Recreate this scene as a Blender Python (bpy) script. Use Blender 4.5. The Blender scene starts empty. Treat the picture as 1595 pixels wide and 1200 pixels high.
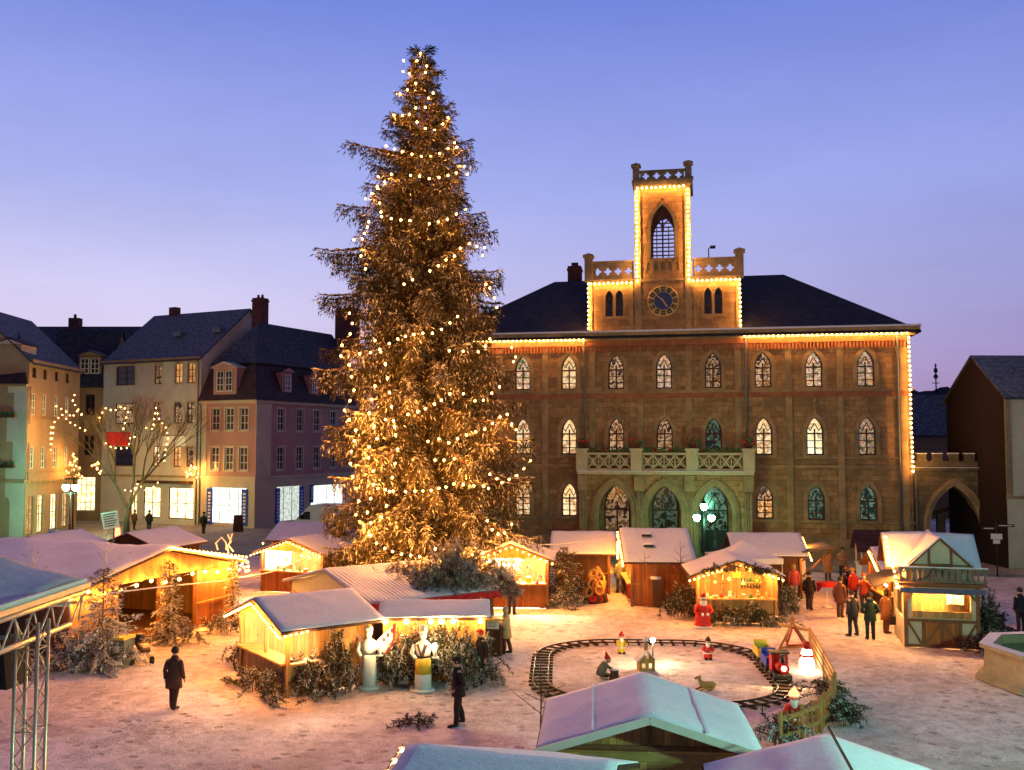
import bpy, bmesh, math, random
import numpy as np
from mathutils import Vector, Matrix
R = math.radians
C = bpy.context.scene.collection
rng = random.Random(7)
scene = bpy.context.scene
# ---------------------------------------------------------------- camera
FPX, CH, TH = 1500.0, 7.5, math.atan(90/1500)
cam = bpy.data.cameras.new('camera'); camo = bpy.data.objects.new('camera', cam); C.objects.link(camo)
camo.location = (0, 0, CH); camo.rotation_euler = (R(90)+TH, 0, 0)
cam.sensor_width = 36; cam.lens = 36*FPX/1595; cam.clip_start = .1; cam.clip_end = 4000
scene.camera = camo
# ---------------------------------------------------------------- exposure
scene.view_settings.view_transform = 'Standard'; scene.view_settings.look = 'None'
scene.view_settings.exposure = 0.0; scene.view_settings.gamma = 1
scene.cycles.use_denoising = True
scene.cycles.max_bounces = 5; scene.cycles.diffuse_bounces = 2; scene.cycles.glossy_bounces = 2
scene.cycles.transmission_bounces = 2; scene.cycles.transparent_max_bounces = 6
scene.cycles.sample_clamp_indirect = 4; scene.cycles.caustics_reflective = False; scene.cycles.caustics_refractive = False
# ---------------------------------------------------------------- dusk sky
world = bpy.data.worlds.new('World'); scene.world = world; world.use_nodes = True
def build_sky():
    nt = world.node_tree; N = nt.nodes; L = nt.links; N.clear()
    out = N.new('ShaderNodeOutputWorld'); bg = N.new('ShaderNodeBackground'); L.new(bg.outputs[0], out.inputs[0])
    sky = N.new('ShaderNodeTexSky'); sky.sky_type = 'NISHITA'; sky.sun_disc = False
    sky.sun_elevation = R(1.0); sky.sun_rotation = R(-40); sky.air_density = 1.2; sky.ozone_density = 3
    sc = N.new('ShaderNodeVectorMath'); sc.operation = 'SCALE'; sc.inputs[3].default_value = .12
    L.new(sky.outputs[0], sc.inputs[0])
    tc = N.new('ShaderNodeTexCoord'); sp = N.new('ShaderNodeSeparateXYZ'); L.new(tc.outputs['Generated'], sp.inputs[0])
    def ramp(stops):
        r = N.new('ShaderNodeValToRGB'); e = r.color_ramp.elements
        while len(e) < len(stops): e.new(.5)
        for el, (p, c) in zip(e, stops): el.position = p; el.color = (*c, 1)
        L.new(sp.outputs[2], r.inputs[0]); return r
    rl = ramp([(0, (.80, .66, .84)), (.07, (.79, .68, .92)), (.15, (.70, .66, .97)), (.25, (.44, .49, .94)), (.42, (.20, .275, .80)), (.9, (.12, .13, .36))])
    rr = ramp([(0, (.36, .20, .36)), (.06, (.38, .27, .54)), (.14, (.38, .36, .72)), (.25, (.35, .41, .86)), (.42, (.19, .26, .79)), (.9, (.12, .13, .36))])
    mr = N.new('ShaderNodeMapRange'); mr.inputs[1].default_value = -.32; mr.inputs[2].default_value = .50
    L.new(sp.outputs[0], mr.inputs[0])
    nz = N.new('ShaderNodeTexNoise'); nz.inputs['Scale'].default_value = 3.0; nz.inputs['Detail'].default_value = 5
    mp = N.new('ShaderNodeMapping'); mp.inputs[3].default_value = (1, 1, 5); L.new(tc.outputs['Generated'], mp.inputs[0]); L.new(mp.outputs[0], nz.inputs[0])
    ad = N.new('ShaderNodeMath'); ad.operation = 'MULTIPLY_ADD'; ad.inputs[1].default_value = .22; ad.inputs[2].default_value = -.11
    L.new(nz.outputs[0], ad.inputs[0])
    a2 = N.new('ShaderNodeMath'); a2.operation = 'ADD'; a2.use_clamp = True; L.new(mr.outputs[0], a2.inputs[0]); L.new(ad.outputs[0], a2.inputs[1])
    mx = N.new('ShaderNodeMixRGB'); L.new(a2.outputs[0], mx.inputs[0]); L.new(rl.outputs[0], mx.inputs[1]); L.new(rr.outputs[0], mx.inputs[2])
    m2 = N.new('ShaderNodeMixRGB'); m2.inputs[0].default_value = .08; L.new(mx.outputs[0], m2.inputs[1]); L.new(sc.outputs[0], m2.inputs[2])
    my = N.new('ShaderNodeMapRange'); my.inputs[1].default_value = -.5; my.inputs[2].default_value = .55; my.inputs[3].default_value = .28; my.inputs[4].default_value = 1
    L.new(sp.outputs[1], my.inputs[0]); cl = N.new('ShaderNodeTexNoise'); cl.inputs['Scale'].default_value = 2.2; cl.inputs['Detail'].default_value = 7; cl.inputs['Roughness'].default_value = .62; cmp_ = N.new('ShaderNodeMapping'); cmp_.inputs[3].default_value = (1, 1, 3.5); L.new(tc.outputs['Generated'], cmp_.inputs[0]); L.new(cmp_.outputs[0], cl.inputs[0]); cr = N.new('ShaderNodeMapRange'); cr.inputs[1].default_value = .3; cr.inputs[2].default_value = .7; cr.inputs[3].default_value = .93; cr.inputs[4].default_value = 1.07; L.new(cl.outputs[0], cr.inputs[0]); ml = N.new('ShaderNodeMath'); ml.operation = 'MULTIPLY'; L.new(cr.outputs[0], ml.inputs[0]); L.new(my.outputs[0], ml.inputs[1]); m3 = N.new('ShaderNodeVectorMath'); m3.operation = 'SCALE'; L.new(m2.outputs[0], m3.inputs[0]); L.new(ml.outputs[0], m3.inputs[3])
    L.new(m3.outputs[0], bg.inputs[0]); bg.inputs[1].default_value = 1.0
build_sky()
sun = bpy.data.lights.new('sun', 'SUN'); sun.energy = .03; sun.angle = R(12); sun.color = (1, .8, .75)
suno = bpy.data.objects.new('sun', sun); C.objects.link(suno); suno.rotation_euler = (R(86), 0, R(-40+180))

# ---------------------------------------------------------------- pixel rays -> places (X,Y on the ground plane z, or at depth Y)
def ray(px, py):
    u = (px-797.5)/FPX; v = (600-py)/FPX
    return Vector((u, math.cos(TH)-v*math.sin(TH), math.sin(TH)+v*math.cos(TH)))
def G(px, py, z=0.0):
    d = ray(px, py); t = (z-CH)/d.z; return Vector((d.x*t, d.y*t, z))
def A(px, py, Y):
    d = ray(px, py); t = Y/d.y; return Vector((d.x*t, Y, CH+d.z*t))

# ---------------------------------------------------------------- materials
MATS = {}
def _new(name):
    m = bpy.data.materials.new(name); m.use_nodes = True; MATS[name] = m
    nt = m.node_tree; return m, nt.nodes, nt.links, nt.nodes['Principled BSDF']
def _ramp(N, stops):
    r = N.new('ShaderNodeValToRGB'); e = r.color_ramp.elements
    while len(e) < len(stops): e.new(.5)
    for el, (p, c) in zip(e, stops): el.position = p; el.color = (*c, 1)
    return r
def _noise(N, L, vec, scale, detail=4, rough=.6, dist=0):
    n = N.new('ShaderNodeTexNoise'); n.inputs['Scale'].default_value = scale; n.inputs['Detail'].default_value = detail
    n.inputs['Roughness'].default_value = rough; n.inputs['Distortion'].default_value = dist
    if vec is not None: L.new(vec, n.inputs['Vector'])
    return n
def _mixc(N, L, fac, a, b, mode='MIX'):
    m = N.new('ShaderNodeMixRGB'); m.blend_type = mode
    for i, x in ((0, fac), (1, a), (2, b)):
        if isinstance(x, (int, float)): m.inputs[i].default_value = x
        elif isinstance(x, tuple): m.inputs[i].default_value = (*x, 1)
        else: L.new(x, m.inputs[i])
    return m.outputs[0]
def _bump(N, L, b, h, strength, dist=.02):
    bp = N.new('ShaderNodeBump'); bp.inputs['Strength'].default_value = strength; bp.inputs['Distance'].default_value = dist
    L.new(h, bp.inputs['Height']); L.new(bp.outputs[0], b.inputs['Normal'])
def mat(name, col, rough=.8, var=.18, scale=3.0, bump=.25, fine=25, metal=0, dirt=None, snow=0, kind=None, brick=None, spec=.3):
    """plain / brick / plank / tile surfaces with uneven colour; snow = share of up-facing surface covered"""
    m, N, L, b = _new(name)
    tc = N.new('ShaderNodeTexCoord'); v = tc.outputs['Object']
    n1 = _noise(N, L, v, scale, 6, .65); n2 = _noise(N, L, v, fine, 3)
    lo = tuple(c*(1-var) for c in col); hi = tuple(min(1, c*(1+var)) for c in col)
    c = _ramp(N, [(.3, lo), (.7, hi)]); L.new(n1.outputs[0], c.inputs[0]); colr = c.outputs[0]
    h = n2.outputs[0]
    if kind in ('brick', 'plank', 'planky', 'tile'):
        sp = N.new('ShaderNodeSeparateXYZ'); L.new(v, sp.inputs[0])
        ad = N.new('ShaderNodeMath'); ad.operation = 'ADD'; L.new(sp.outputs[0], ad.inputs[0]); L.new(sp.outputs[1], ad.inputs[1])
        cb = N.new('ShaderNodeCombineXYZ')
        if kind == 'plank': L.new(sp.outputs[2], cb.inputs[0]); L.new(ad.outputs[0], cb.inputs[1])
        else: L.new(ad.outputs[0], cb.inputs[0]); L.new(sp.outputs[2], cb.inputs[1])
        bt = N.new('ShaderNodeTexBrick'); L.new(cb.outputs[0], bt.inputs[0])
        bw, bh, ms = brick or (.5, .22, .012)
        bt.inputs['Scale'].default_value = 1; bt.inputs['Brick Width'].default_value = bw; bt.inputs['Row Height'].default_value = bh
        bt.inputs['Mortar Size'].default_value = ms; bt.inputs['Mortar Smooth'].default_value = .4
        bt.inputs['Color1'].default_value = (.6, .6, .6, 1); bt.inputs['Color2'].default_value = (1.25, 1.2, 1.12, 1); bt.inputs['Mortar'].default_value = (.38, .36, .33, 1)
        colr = _mixc(N, L, .8, colr, bt.outputs[0], 'MULTIPLY')
        if kind in ('plank', 'planky'):
            mp = N.new('ShaderNodeMapping'); mp.inputs[3].default_value = (14, 14, .9) if kind == 'plank' else (.9, .9, 14); L.new(v, mp.inputs[0])
            g = _noise(N, L, mp.outputs[0], 2.2, 5, .7, .6); gr = _ramp(N, [(.3, (.66, .6, .55)), (.7, (1.12, 1.12, 1.12))]); L.new(g.outputs[0], gr.inputs[0])
            colr = _mixc(N, L, .7, colr, gr.outputs[0], 'MULTIPLY')
            vo = N.new('ShaderNodeTexVoronoi'); vo.inputs['Scale'].default_value = 2.6; L.new(v, vo.inputs[0])
            kr = _ramp(N, [(.06, (.35, .2, .1)), (.1, (1, 1, 1))]); L.new(vo.outputs[0], kr.inputs[0])
            colr = _mixc(N, L, .8, colr, kr.outputs[0], 'MULTIPLY')
        mh = N.new('ShaderNodeMath'); mh.operation = 'MULTIPLY_ADD'; mh.inputs[1].default_value = -.7; L.new(bt.outputs['Fac'], mh.inputs[0]); L.new(h, mh.inputs[2]); h = mh.outputs[0]
    if dirt:
        n3 = _noise(N, L, v, scale*.35, 8, .7, .5); dr = _ramp(N, [(.42, (0, 0, 0)), (.66, (1, 1, 1))]); L.new(n3.outputs[0], dr.inputs[0])
        colr = _mixc(N, L, dr.outputs[0], colr, dirt)
    if snow:
        ge = N.new('ShaderNodeNewGeometry'); sg = N.new('ShaderNodeSeparateXYZ'); L.new(ge.outputs['Normal'], sg.inputs[0])
        n4 = _noise(N, L, v, 4.5, 8, .8); ma = N.new('ShaderNodeMath'); ma.operation = 'MULTIPLY_ADD'; ma.inputs[1].default_value = 1.3; ma.inputs[2].default_value = -.65-.55+snow*.9
        L.new(n4.outputs[0], ma.inputs[0]); ad2 = N.new('ShaderNodeMath'); ad2.operation = 'ADD'; L.new(sg.outputs[2], ad2.inputs[0]); L.new(ma.outputs[0], ad2.inputs[1])
        mr = N.new('ShaderNodeMapRange'); mr.inputs[1].default_value = .1; mr.inputs[2].default_value = 1.3; L.new(ad2.outputs[0], mr.inputs[0])
        colr = _mixc(N, L, mr.outputs[0], colr, (.80, .80, .82))
    L.new(colr, b.inputs['Base Color']); b.inputs['Roughness'].default_value = rough; b.inputs['Metallic'].default_value = metal
    b.inputs['Specular IOR Level'].default_value = spec
    if bump: _bump(N, L, b, h, bump)
    return m
def glow(name, col, s, var=None, scale=3.0, detail=3):
    """a surface that gives off light; var = second colour of what is seen inside"""
    m, N, L, b = _new(name); b.inputs['Base Color'].default_value = (*[c*(.02 if var else .4) for c in col], 1); b.inputs['Roughness'].default_value = .15 if var else .4
    b.inputs['Emission Strength'].default_value = s
    if var:
        tc = N.new('ShaderNodeTexCoord'); oi = N.new('ShaderNodeObjectInfo'); sv = N.new('ShaderNodeVectorMath'); sv.operation = 'SCALE'; L.new(oi.outputs['Location'], sv.inputs[0]); sv.inputs[3].default_value = 1.37
        av = N.new('ShaderNodeVectorMath'); L.new(tc.outputs['Object'], av.inputs[0]); L.new(sv.outputs[0], av.inputs[1]); vv = av.outputs[0]
        vo = N.new('ShaderNodeTexVoronoi'); vo.distance = 'CHEBYCHEV'; vo.inputs['Scale'].default_value = scale; L.new(vv, vo.inputs[0])
        mrs = N.new('ShaderNodeMapRange'); L.new(oi.outputs['Random'], mrs.inputs[0]); mrs.inputs[3].default_value = s*.6; mrs.inputs[4].default_value = s*1.45; L.new(mrs.outputs[0], b.inputs['Emission Strength'])
        n = _noise(N, L, vv, scale*.7, detail); st = [(i/(len(var)), c) for i, c in enumerate(var)]
        r = _ramp(N, [(.27+.33*p, c) for p, c in st]); r.color_ramp.interpolation = 'LINEAR'
        mxv = N.new('ShaderNodeMath'); mxv.operation = 'MULTIPLY_ADD'; mxv.inputs[1].default_value = .75; L.new(n.outputs[0], mxv.inputs[0])
        ms = N.new('ShaderNodeMath'); ms.operation = 'MULTIPLY'; ms.inputs[1].default_value = .2; L.new(vo.outputs['Distance'], ms.inputs[0]); L.new(ms.outputs[0], mxv.inputs[2])
        L.new(mxv.outputs[0], r.inputs[0]); L.new(r.outputs[0], b.inputs['Emission Color'])
    else: b.inputs['Emission Color'].default_value = (*col, 1)
    return m
def foliage(name, a, b_, frost):
    m, N, L, b = _new(name); tc = N.new('ShaderNodeTexCoord'); n = _noise(N, L, tc.outputs['Object'], 1.1, 6, .75)
    r = _ramp(N, [(.3, a), (.68, b_)]); L.new(n.outputs[0], r.inputs[0])
    n2 = _noise(N, L, tc.outputs['Object'], 5.0, 4, .7); f = _ramp(N, [(.62-frost*.4, (0, 0, 0)), (.72-frost*.3, (1, 1, 1))]); L.new(n2.outputs[0], f.inputs[0])
    L.new(_mixc(N, L, f.outputs[0], r.outputs[0], (.62, .61, .58)), b.inputs['Base Color']); b.inputs['Roughness'].default_value = .8; b.inputs['Specular IOR Level'].default_value = .2
    return m

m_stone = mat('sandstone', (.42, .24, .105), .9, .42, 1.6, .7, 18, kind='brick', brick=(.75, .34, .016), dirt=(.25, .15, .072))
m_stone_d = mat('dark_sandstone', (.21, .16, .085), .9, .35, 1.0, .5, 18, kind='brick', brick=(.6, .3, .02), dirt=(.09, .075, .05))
m_trim = mat('dressed_stone', (.42, .27, .125), .85, .2, 2.0, .2, 20, dirt=(.2, .15, .08))
m_trim_bright = mat('brightened_dressed_stone', (.55, .43, .25), .85, .15, 2.0, .2, 20)  # dressed stone with light put into its colour, so the balcony reads brighter
m_redstone = mat('red_brick_frieze', (.36, .13, .06), .9, .3, 3, .3, 22)
m_slate = mat('slate_roof', (.030, .027, .04), .75, .3, 2, .4, 20, kind='tile', brick=(.3, .25, .02))
m_slate_s = mat('snowy_slate_roof', (.06, .058, .075), .8, .3, 2, .4, 20, kind='tile', brick=(.3, .25, .02), snow=.04)
m_slate_b = mat('slate_roof_in_thin_frost', (.035, .035, .05), .8, .35, 2, .4, 20, kind='tile', brick=(.3, .25, .02), snow=.02)
m_tile = mat('old_tile_roof', (.06, .035, .04), .8, .3, 2, .4, 20, kind='tile', brick=(.25, .22, .02))
m_whitewall = mat('white_render', (.62, .56, .46), .9, .1, .8, .15, 30, dirt=(.5, .44, .35))
m_creamwall = mat('cream_render', (.60, .50, .36), .9, .12, .8, .15, 30, dirt=(.5, .4, .28))
m_tanwall = mat('tan_render', (.42, .27, .15), .9, .12, .8, .15, 30, dirt=(.33, .21, .12))
m_brownwall = mat('brown_render', (.28, .18, .10), .9, .15, .8, .15, 30)
m_pinkwall = mat('pink_render', (.47, .25, .21), .9, .12, .8, .15, 30, dirt=(.40, .21, .17))
m_palewall = mat('pale_green_render', (.62, .57, .38), .9, .12, .8, .15, 30)
m_darkwall = mat('old_dark_brick', (.014, .005, .005), .9, .3, 1.5, .3, 25, kind='brick', brick=(.3, .09, .012))
m_chim = mat('chimney_brick', (.16, .06, .045), .9, .25, 3, .3, 25, kind='brick', brick=(.25, .08, .012))
m_whitepaint = mat('white_paint', (.72, .68, .58), .6, .06, 4, .05)
m_redwood = mat('red_brown_window_wood', (.09, .025, .016), .6, .2, 6, .1)
m_darkwood = mat('dark_stained_wood', (.10, .045, .022), .75, .25, 2, .3, 20, kind='plank', brick=(3, .14, .008))
m_wood = mat('pine_boards', (.52, .29, .095), .7, .2, 1.5, .3, 20, kind='plank', brick=(3, .14, .008))
m_woodh = mat('pine_boards_lying', (.66, .42, .15), .7, .2, 1.5, .3, 20, kind='planky', brick=(2.4, .15, .008))
m_orangewood = mat('orange_stained_boards', (.40, .135, .035), .7, .2, 1.5, .3, 20, kind='plank', brick=(3, .13, .008))
m_beam = mat('timber_beam', (.20, .085, .035), .75, .25, 5, .3, 30)
m_greywood = mat('weathered_grey_wood', (.17, .14, .10), .85, .25, 5, .3, 30)
m_fencewood = mat('split_fence_wood', (.42, .22, .065), .8, .25, 6, .3, 30)
m_iron = mat('dark_iron', (.03, .03, .032), .5, .2, 8, .1, metal=.6)
m_alu = mat('aluminium', (.66, .56, .38), .38, .1, 6, .05, metal=.75)
m_zinc = mat('zinc_pipe', (.20, .21, .22), .5, .2, 6, .1, metal=.5)
m_black = mat('black_plastic', (.014, .013, .013), .45, .2, 8, .1)
m_red = mat('red_paint', (.55, .02, .015), .5, .15, 5, .1)
m_redcloth = mat('red_cloth', (.5, .02, .02), .9, .2, 6, .3)
m_yellow = mat('yellow_paint', (.75, .50, .05), .5, .1, 5, .1)
m_blue = mat('blue_paint', (.03, .07, .48), .5, .1, 5, .05)
m_green = mat('green_cloth', (.05, .16, .05), .85, .2, 6, .3)
m_white = mat('white_lacquer', (.80, .78, .72), .45, .05, 4, .05)
m_paper = mat('notice_paper', (.8, .77, .66), .8, .05, 10, .02)
m_ink = mat('printing_ink', (.04, .035, .035), .7, .1, 10, 0)
m_skin = mat('skin', (.5, .29, .2), .6, .08, 8, .05)
m_hair = mat('dark_hair', (.035, .022, .015), .7, .3, 30, .3)
m_gold = mat('gilded_metal', (.55, .37, .12), .4, .15, 6, .1, metal=.5)
m_clockblue = mat('clock_face_blue', (.03, .045, .16), .5, .15, 5, .05)
m_canvas = mat('grey_canvas_roof', (.30, .28, .30), .8, .15, 1.5, .3, 14, snow=.18)
m_greycloth = mat('greenish_tarpaulin', (.55, .55, .38), .7, .1, 3, .2)
m_glassdark = mat('dark_window_glass', (.012, .014, .02), .08, .2, 3, 0, spec=.7)
m_glassblue = mat('window_glass_at_dusk', (.03, .03, .045), .06, .2, 3, 0, spec=.9)
m_bark = mat('spruce_bark', (.15, .075, .035), .9, .3, 8, .5, 30)
m_bark2 = mat('lime_bark', (.075, .06, .035), .9, .3, 8, .4, 30)
m_hill = mat('wooded_hillside', (.014, .014, .024), 1, .4, .04, .3, 1)
m_rock = mat('fountain_stone', (.40, .33, .20), .85, .2, 2, .3, 20, dirt=(.28, .23, .13))
m_vanpaint = mat('grey_van_paint', (.74, .70, .64), .35, .05, 2, .03, spec=.5)
m_tyre = mat('rubber', (.02, .02, .02), .8, .2, 8, .2)
m_plasticgrey = mat('grey_green_plastic', (.12, .15, .13), .55, .15, 6, .1)
m_brownbin = mat('brown_plastic', (.12, .06, .03), .5, .15, 6, .1)
m_needles = foliage('spruce_needles', (.018, .014, .0055), (.056, .040, .013), .0)
m_frost = foliage('frosted_spruce_needles', (.10, .08, .04), (.36, .30, .20), .45)
m_bushn = foliage('fir_needles', (.03, .035, .012), (.085, .075, .028), .03)
m_bushf = foliage('snowy_fir_needles', (.28, .26, .21), (.66, .62, .54), .75)
def snow_mat(name, clean, dirty, lo, hi, sc=1.4, bump=.6, feet=False):
    m, N, L, b = _new(name); tc = N.new('ShaderNodeTexCoord'); v = tc.outputs['Object']
    n1 = _noise(N, L, v, sc, 8, .72, .4); n2 = _noise(N, L, v, sc*9, 6, .7); n3 = _noise(N, L, v, sc*.16, 3)
    a = N.new('ShaderNodeMath'); a.operation = 'MULTIPLY_ADD'; a.inputs[1].default_value = .38; L.new(n1.outputs[0], a.inputs[0])
    c = N.new('ShaderNodeMath'); c.operation = 'MULTIPLY'; c.inputs[1].default_value = .42; L.new(n2.outputs[0], c.inputs[0]); L.new(c.outputs[0], a.inputs[2])
    d = N.new('ShaderNodeMath'); d.operation = 'MULTIPLY_ADD'; d.inputs[1].default_value = .2; L.new(n3.outputs[0], d.inputs[0]); L.new(a.outputs[0], d.inputs[2])
    r = _ramp(N, [(lo, dirty), (hi, clean)]); L.new(d.outputs[0], r.inputs[0]); colr = r.outputs[0]; hh = d.outputs[0]
    if feet:   # trodden footprints, thick in some places
        vo = N.new('ShaderNodeTexVoronoi'); vo.inputs['Scale'].default_value = 2.1; nd = _noise(N, L, v, 1.7, 3); mv = _mixc(N, L, .12, v, nd.outputs[1]); L.new(mv, vo.inputs[0])
        fr = _ramp(N, [(.16, (1,1,1)), (.26, (0,0,0))]); L.new(vo.outputs['Distance'], fr.inputs[0]); ms = _noise(N, L, v, .33, 4, .6); mk = _ramp(N, [(.36, (0,0,0)), (.5, (1,1,1))]); L.new(ms.outputs[0], mk.inputs[0])
        fm = N.new('ShaderNodeMath'); fm.operation = 'MULTIPLY'; L.new(fr.outputs[0], fm.inputs[0]); L.new(mk.outputs[0], fm.inputs[1]); f2 = N.new('ShaderNodeMath'); f2.operation = 'MULTIPLY'; f2.inputs[1].default_value = .6; L.new(fm.outputs[0], f2.inputs[0])
        colr = _mixc(N, L, f2.outputs[0], colr, (.26, .17, .13)); wr = _noise(N, L, v, .14, 5, .65, 1.5); wk = _ramp(N, [(.5, (0,0,0)), (.68, (.6,.6,.6))]); L.new(wr.outputs[0], wk.inputs[0]); colr = _mixc(N, L, wk.outputs[0], colr, (.42, .31, .28))
        sb = N.new('ShaderNodeMath'); sb.operation = 'MULTIPLY_ADD'; sb.inputs[1].default_value = -.35; L.new(fm.outputs[0], sb.inputs[0]); L.new(hh, sb.inputs[2]); hh = sb.outputs[0]
    L.new(colr, b.inputs['Base Color'])
    b.inputs['Roughness'].default_value = .85; b.inputs['Specular IOR Level'].default_value = .2
    _bump(N, L, b, hh, bump, .12)
    return m
m_snow = snow_mat('fresh_snow', (.86, .83, .86), (.70, .67, .72), .36, .56, 1.5, .6)
m_ground = snow_mat('trodden_snow', (.93, .80, .79), (.40, .28, .265), .40, .545, 2.3, 1.0, True)
m_cobble = snow_mat('cobbles_with_slush', (.40, .36, .33), (.12, .095, .08), .36, .62, 1.6, .8)
m_water = mat('dark_green_water', (.01, .09, .05), .08, .2, 2, .1, spec=.8)
# light-giving surfaces
WARM = (1.0, .50, .14)
e_bulb = glow('warm_bulb', (1, .58, .17), 12); BULB_W = {'warm_bulb': (360, (1, .37, .055)), 'warm_facade_bulb': (56, (1, .43, .08))}
e_bulb_house = glow('warm_facade_bulb', (1, .60, .19), 12)
for _m in (e_bulb, e_bulb_house): _m.cycles.emission_sampling = 'NONE'
e_tube = glow('stall_lamp', (1, .52, .15), 420)
e_tube_w = glow('white_stall_lamp', (1, .80, .50), 1500)
e_white = glow('white_lamp', (1, .72, .38), 900)
e_teal = glow('mercury_lamp', (.26, 1, .56), 110)
e_teal_left = glow('green_mercury_lamp', (.30, 1, .58), 420)
e_teal_near = glow('near_mercury_lamp', (.40, 1, .68), 3100)
e_candle = glow('candle_flame', (1, .6, .22), 900)
e_redlamp = glow('red_lamp', (1, .12, .05), 8)
e_win = glow('lit_window', (1, .72, .38), 1.0, [(.2, .07, .02), (1, .58, .22), (.35, .12, .04), (1.0, .78, .45), (.9, .5, .18)], 2.4)
e_win_p = glow('window_with_paintings', (1, .72, .4), .95, [(.1, .04, .02), (.9, .52, .2), (.5, .07, .03), (1, .72, .4), (.07, .08, .2), (.8, .42, .14), (.06, .12, .06)], 3.6)
e_win_dim = glow('dim_window', (.8, .35, .12), .6, [(.06, .02, .01), (.7, .32, .1), (.05, .02, .015), (1, .6, .3), (.03, .02, .02)], 3)
e_win_green = glow('greenish_window', (.3, .6, .35), .2, [(.005, .012, .008), (.02, .06, .035), (.008, .015, .01), (.5, .85, .55), (.01, .03, .02)], 3)
e_win_orange = glow('orange_lit_window', (1, .5, .16), .8, [(.8, .36, .1), (1, .62, .22), (.65, .26, .07)], 2)
e_shop = glow('bright_shop', (.85, 1, .8), 1.6, [(.8, 1, .82), (1, 1, .86), (.25, .36, .26), (1, 1, .95), (.5, .62, .5)], 3.4)
e_shopy = glow('yellow_shop', (1, .9, .45), 3.0, [(1, .82, .35), (1, .95, .6), (.34, .2, .06), (.95, .85, .5), (.6, .4, .14)], 2.2)
e_star = glow('lit_figure', (1, .75, .42), 26)

# ---------------------------------------------------------------- mesh builder
class MB:
    def __init__(s): s.v = []; s.f = []; s.m = []; s.sm = []; s.mats = []; s.M = Matrix.Identity(4)
    def mi(s, m):
        if m not in s.mats: s.mats.append(m)
        return s.mats.index(m)
    def add(s, vs, fs, m, smooth=False):
        o = len(s.v); s.v += [tuple(s.M @ Vector(p)) for p in vs]; k = s.mi(m)
        for f in fs: s.f.append(tuple(i+o for i in f)); s.m.append(k); s.sm.append(smooth)
    def box(s, a, b, m):
        x0, y0, z0 = [min(a[i], b[i]) for i in range(3)]; x1, y1, z1 = [max(a[i], b[i]) for i in range(3)]
        s.add([(x0,y0,z0),(x1,y0,z0),(x1,y1,z0),(x0,y1,z0),(x0,y0,z1),(x1,y0,z1),(x1,y1,z1),(x0,y1,z1)],
              [(0,3,2,1),(4,5,6,7),(0,1,5,4),(1,2,6,5),(2,3,7,6),(3,0,4,7)], m)
    def bar(s, p, q, w, h, m, up=(0,0,1)):
        p = Vector(p); q = Vector(q); d = (q-p).normalized(); u = Vector(up)
        if abs(d.dot(u)) > .98: u = Vector((0,1,0))
        x = d.cross(u).normalized()*w/2; y = x.cross(d).normalized()*h/2
        s.add([p-x-y, p+x-y, p+x+y, p-x+y, q-x-y, q+x-y, q+x+y, q-x+y], [(3,2,1,0),(4,5,6,7),(0,1,5,4),(1,2,6,5),(2,3,7,6),(3,0,4,7)], m)
    def tube(s, pts, r, m, n=6, smooth=True, cap=True):
        P = [Vector(p) for p in pts]; k = len(P); rr = r if isinstance(r, (list, tuple)) else [r]*k
        vs = []; x = None
        for i in range(k):
            d = (P[min(i+1,k-1)]-P[max(i-1,0)]).normalized()
            if x is None: x = d.orthogonal().normalized()
            else:
                x = x-d*x.dot(d); x = x.normalized() if x.length > 1e-5 else d.orthogonal().normalized()
            y = d.cross(x)
            for j in range(n):
                a = 2*math.pi*j/n; vs.append(P[i]+(x*math.cos(a)+y*math.sin(a))*rr[i])
        fs = [(i*n+j, i*n+(j+1)%n, (i+1)*n+(j+1)%n, (i+1)*n+j) for i in range(k-1) for j in range(n)]
        if cap: fs += [tuple(range(n-1,-1,-1)), tuple(range((k-1)*n, k*n))]
        s.add(vs, fs, m, smooth)
    def loft(s, rings, m, n=12, smooth=True):
        """rings: (cx,cy,cz,rx,ry)"""
        vs = []
        for (cx,cy,cz,rx,ry) in rings:
            for j in range(n):
                a = 2*math.pi*j/n; vs.append((cx+rx*math.cos(a), cy+ry*math.sin(a), cz))
        k = len(rings); fs = [(i*n+j, i*n+(j+1)%n, (i+1)*n+(j+1)%n, (i+1)*n+j) for i in range(k-1) for j in range(n)]
        fs += [tuple(range(n-1,-1,-1)), tuple(range((k-1)*n, k*n))]
        s.add(vs, fs, m, smooth)
    def lathe(s, prof, m, c=(0,0,0), n=12, smooth=True): s.loft([(c[0],c[1],c[2]+z,r,r) for r,z in prof], m, n, smooth)
    def ball(s, c, r, m, n=10, k=6):
        r = r if isinstance(r, (list, tuple)) else (r,r,r)
        s.loft([(c[0],c[1],c[2]+r[2]*math.sin(t), max(1e-3,r[0]*math.cos(t)), max(1e-3,r[1]*math.cos(t))) for t in [math.pi*(i/k-.5)*.999 for i in range(k+1)]], m, n)
    def prism(s, poly, y0, y1, m):
        """poly in (x,z), pushed from y0 to y1"""
        n = len(poly); vs = [(x,y0,z) for x,z in poly]+[(x,y1,z) for x,z in poly]
        s.add(vs, [tuple(range(n)), tuple(range(2*n-1,n-1,-1))]+[(i,i+n,(i+1)%n+n,(i+1)%n) for i in range(n)], m)
    def build(s, name, parent=None, label=None):
        me = bpy.data.meshes.new(name); me.from_pydata(s.v, [], s.f)
        for m in s.mats: me.materials.append(m)
        me.polygons.foreach_set('material_index', s.m); me.polygons.foreach_set('use_smooth', s.sm); me.update()
        return link(name, me, parent, label)
def link(name, me, parent=None, label=None):
    o = bpy.data.objects.new(name, me); C.objects.link(o)
    if parent is not None: o.parent = parent
    if label: o['label'] = label
    return o
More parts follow.
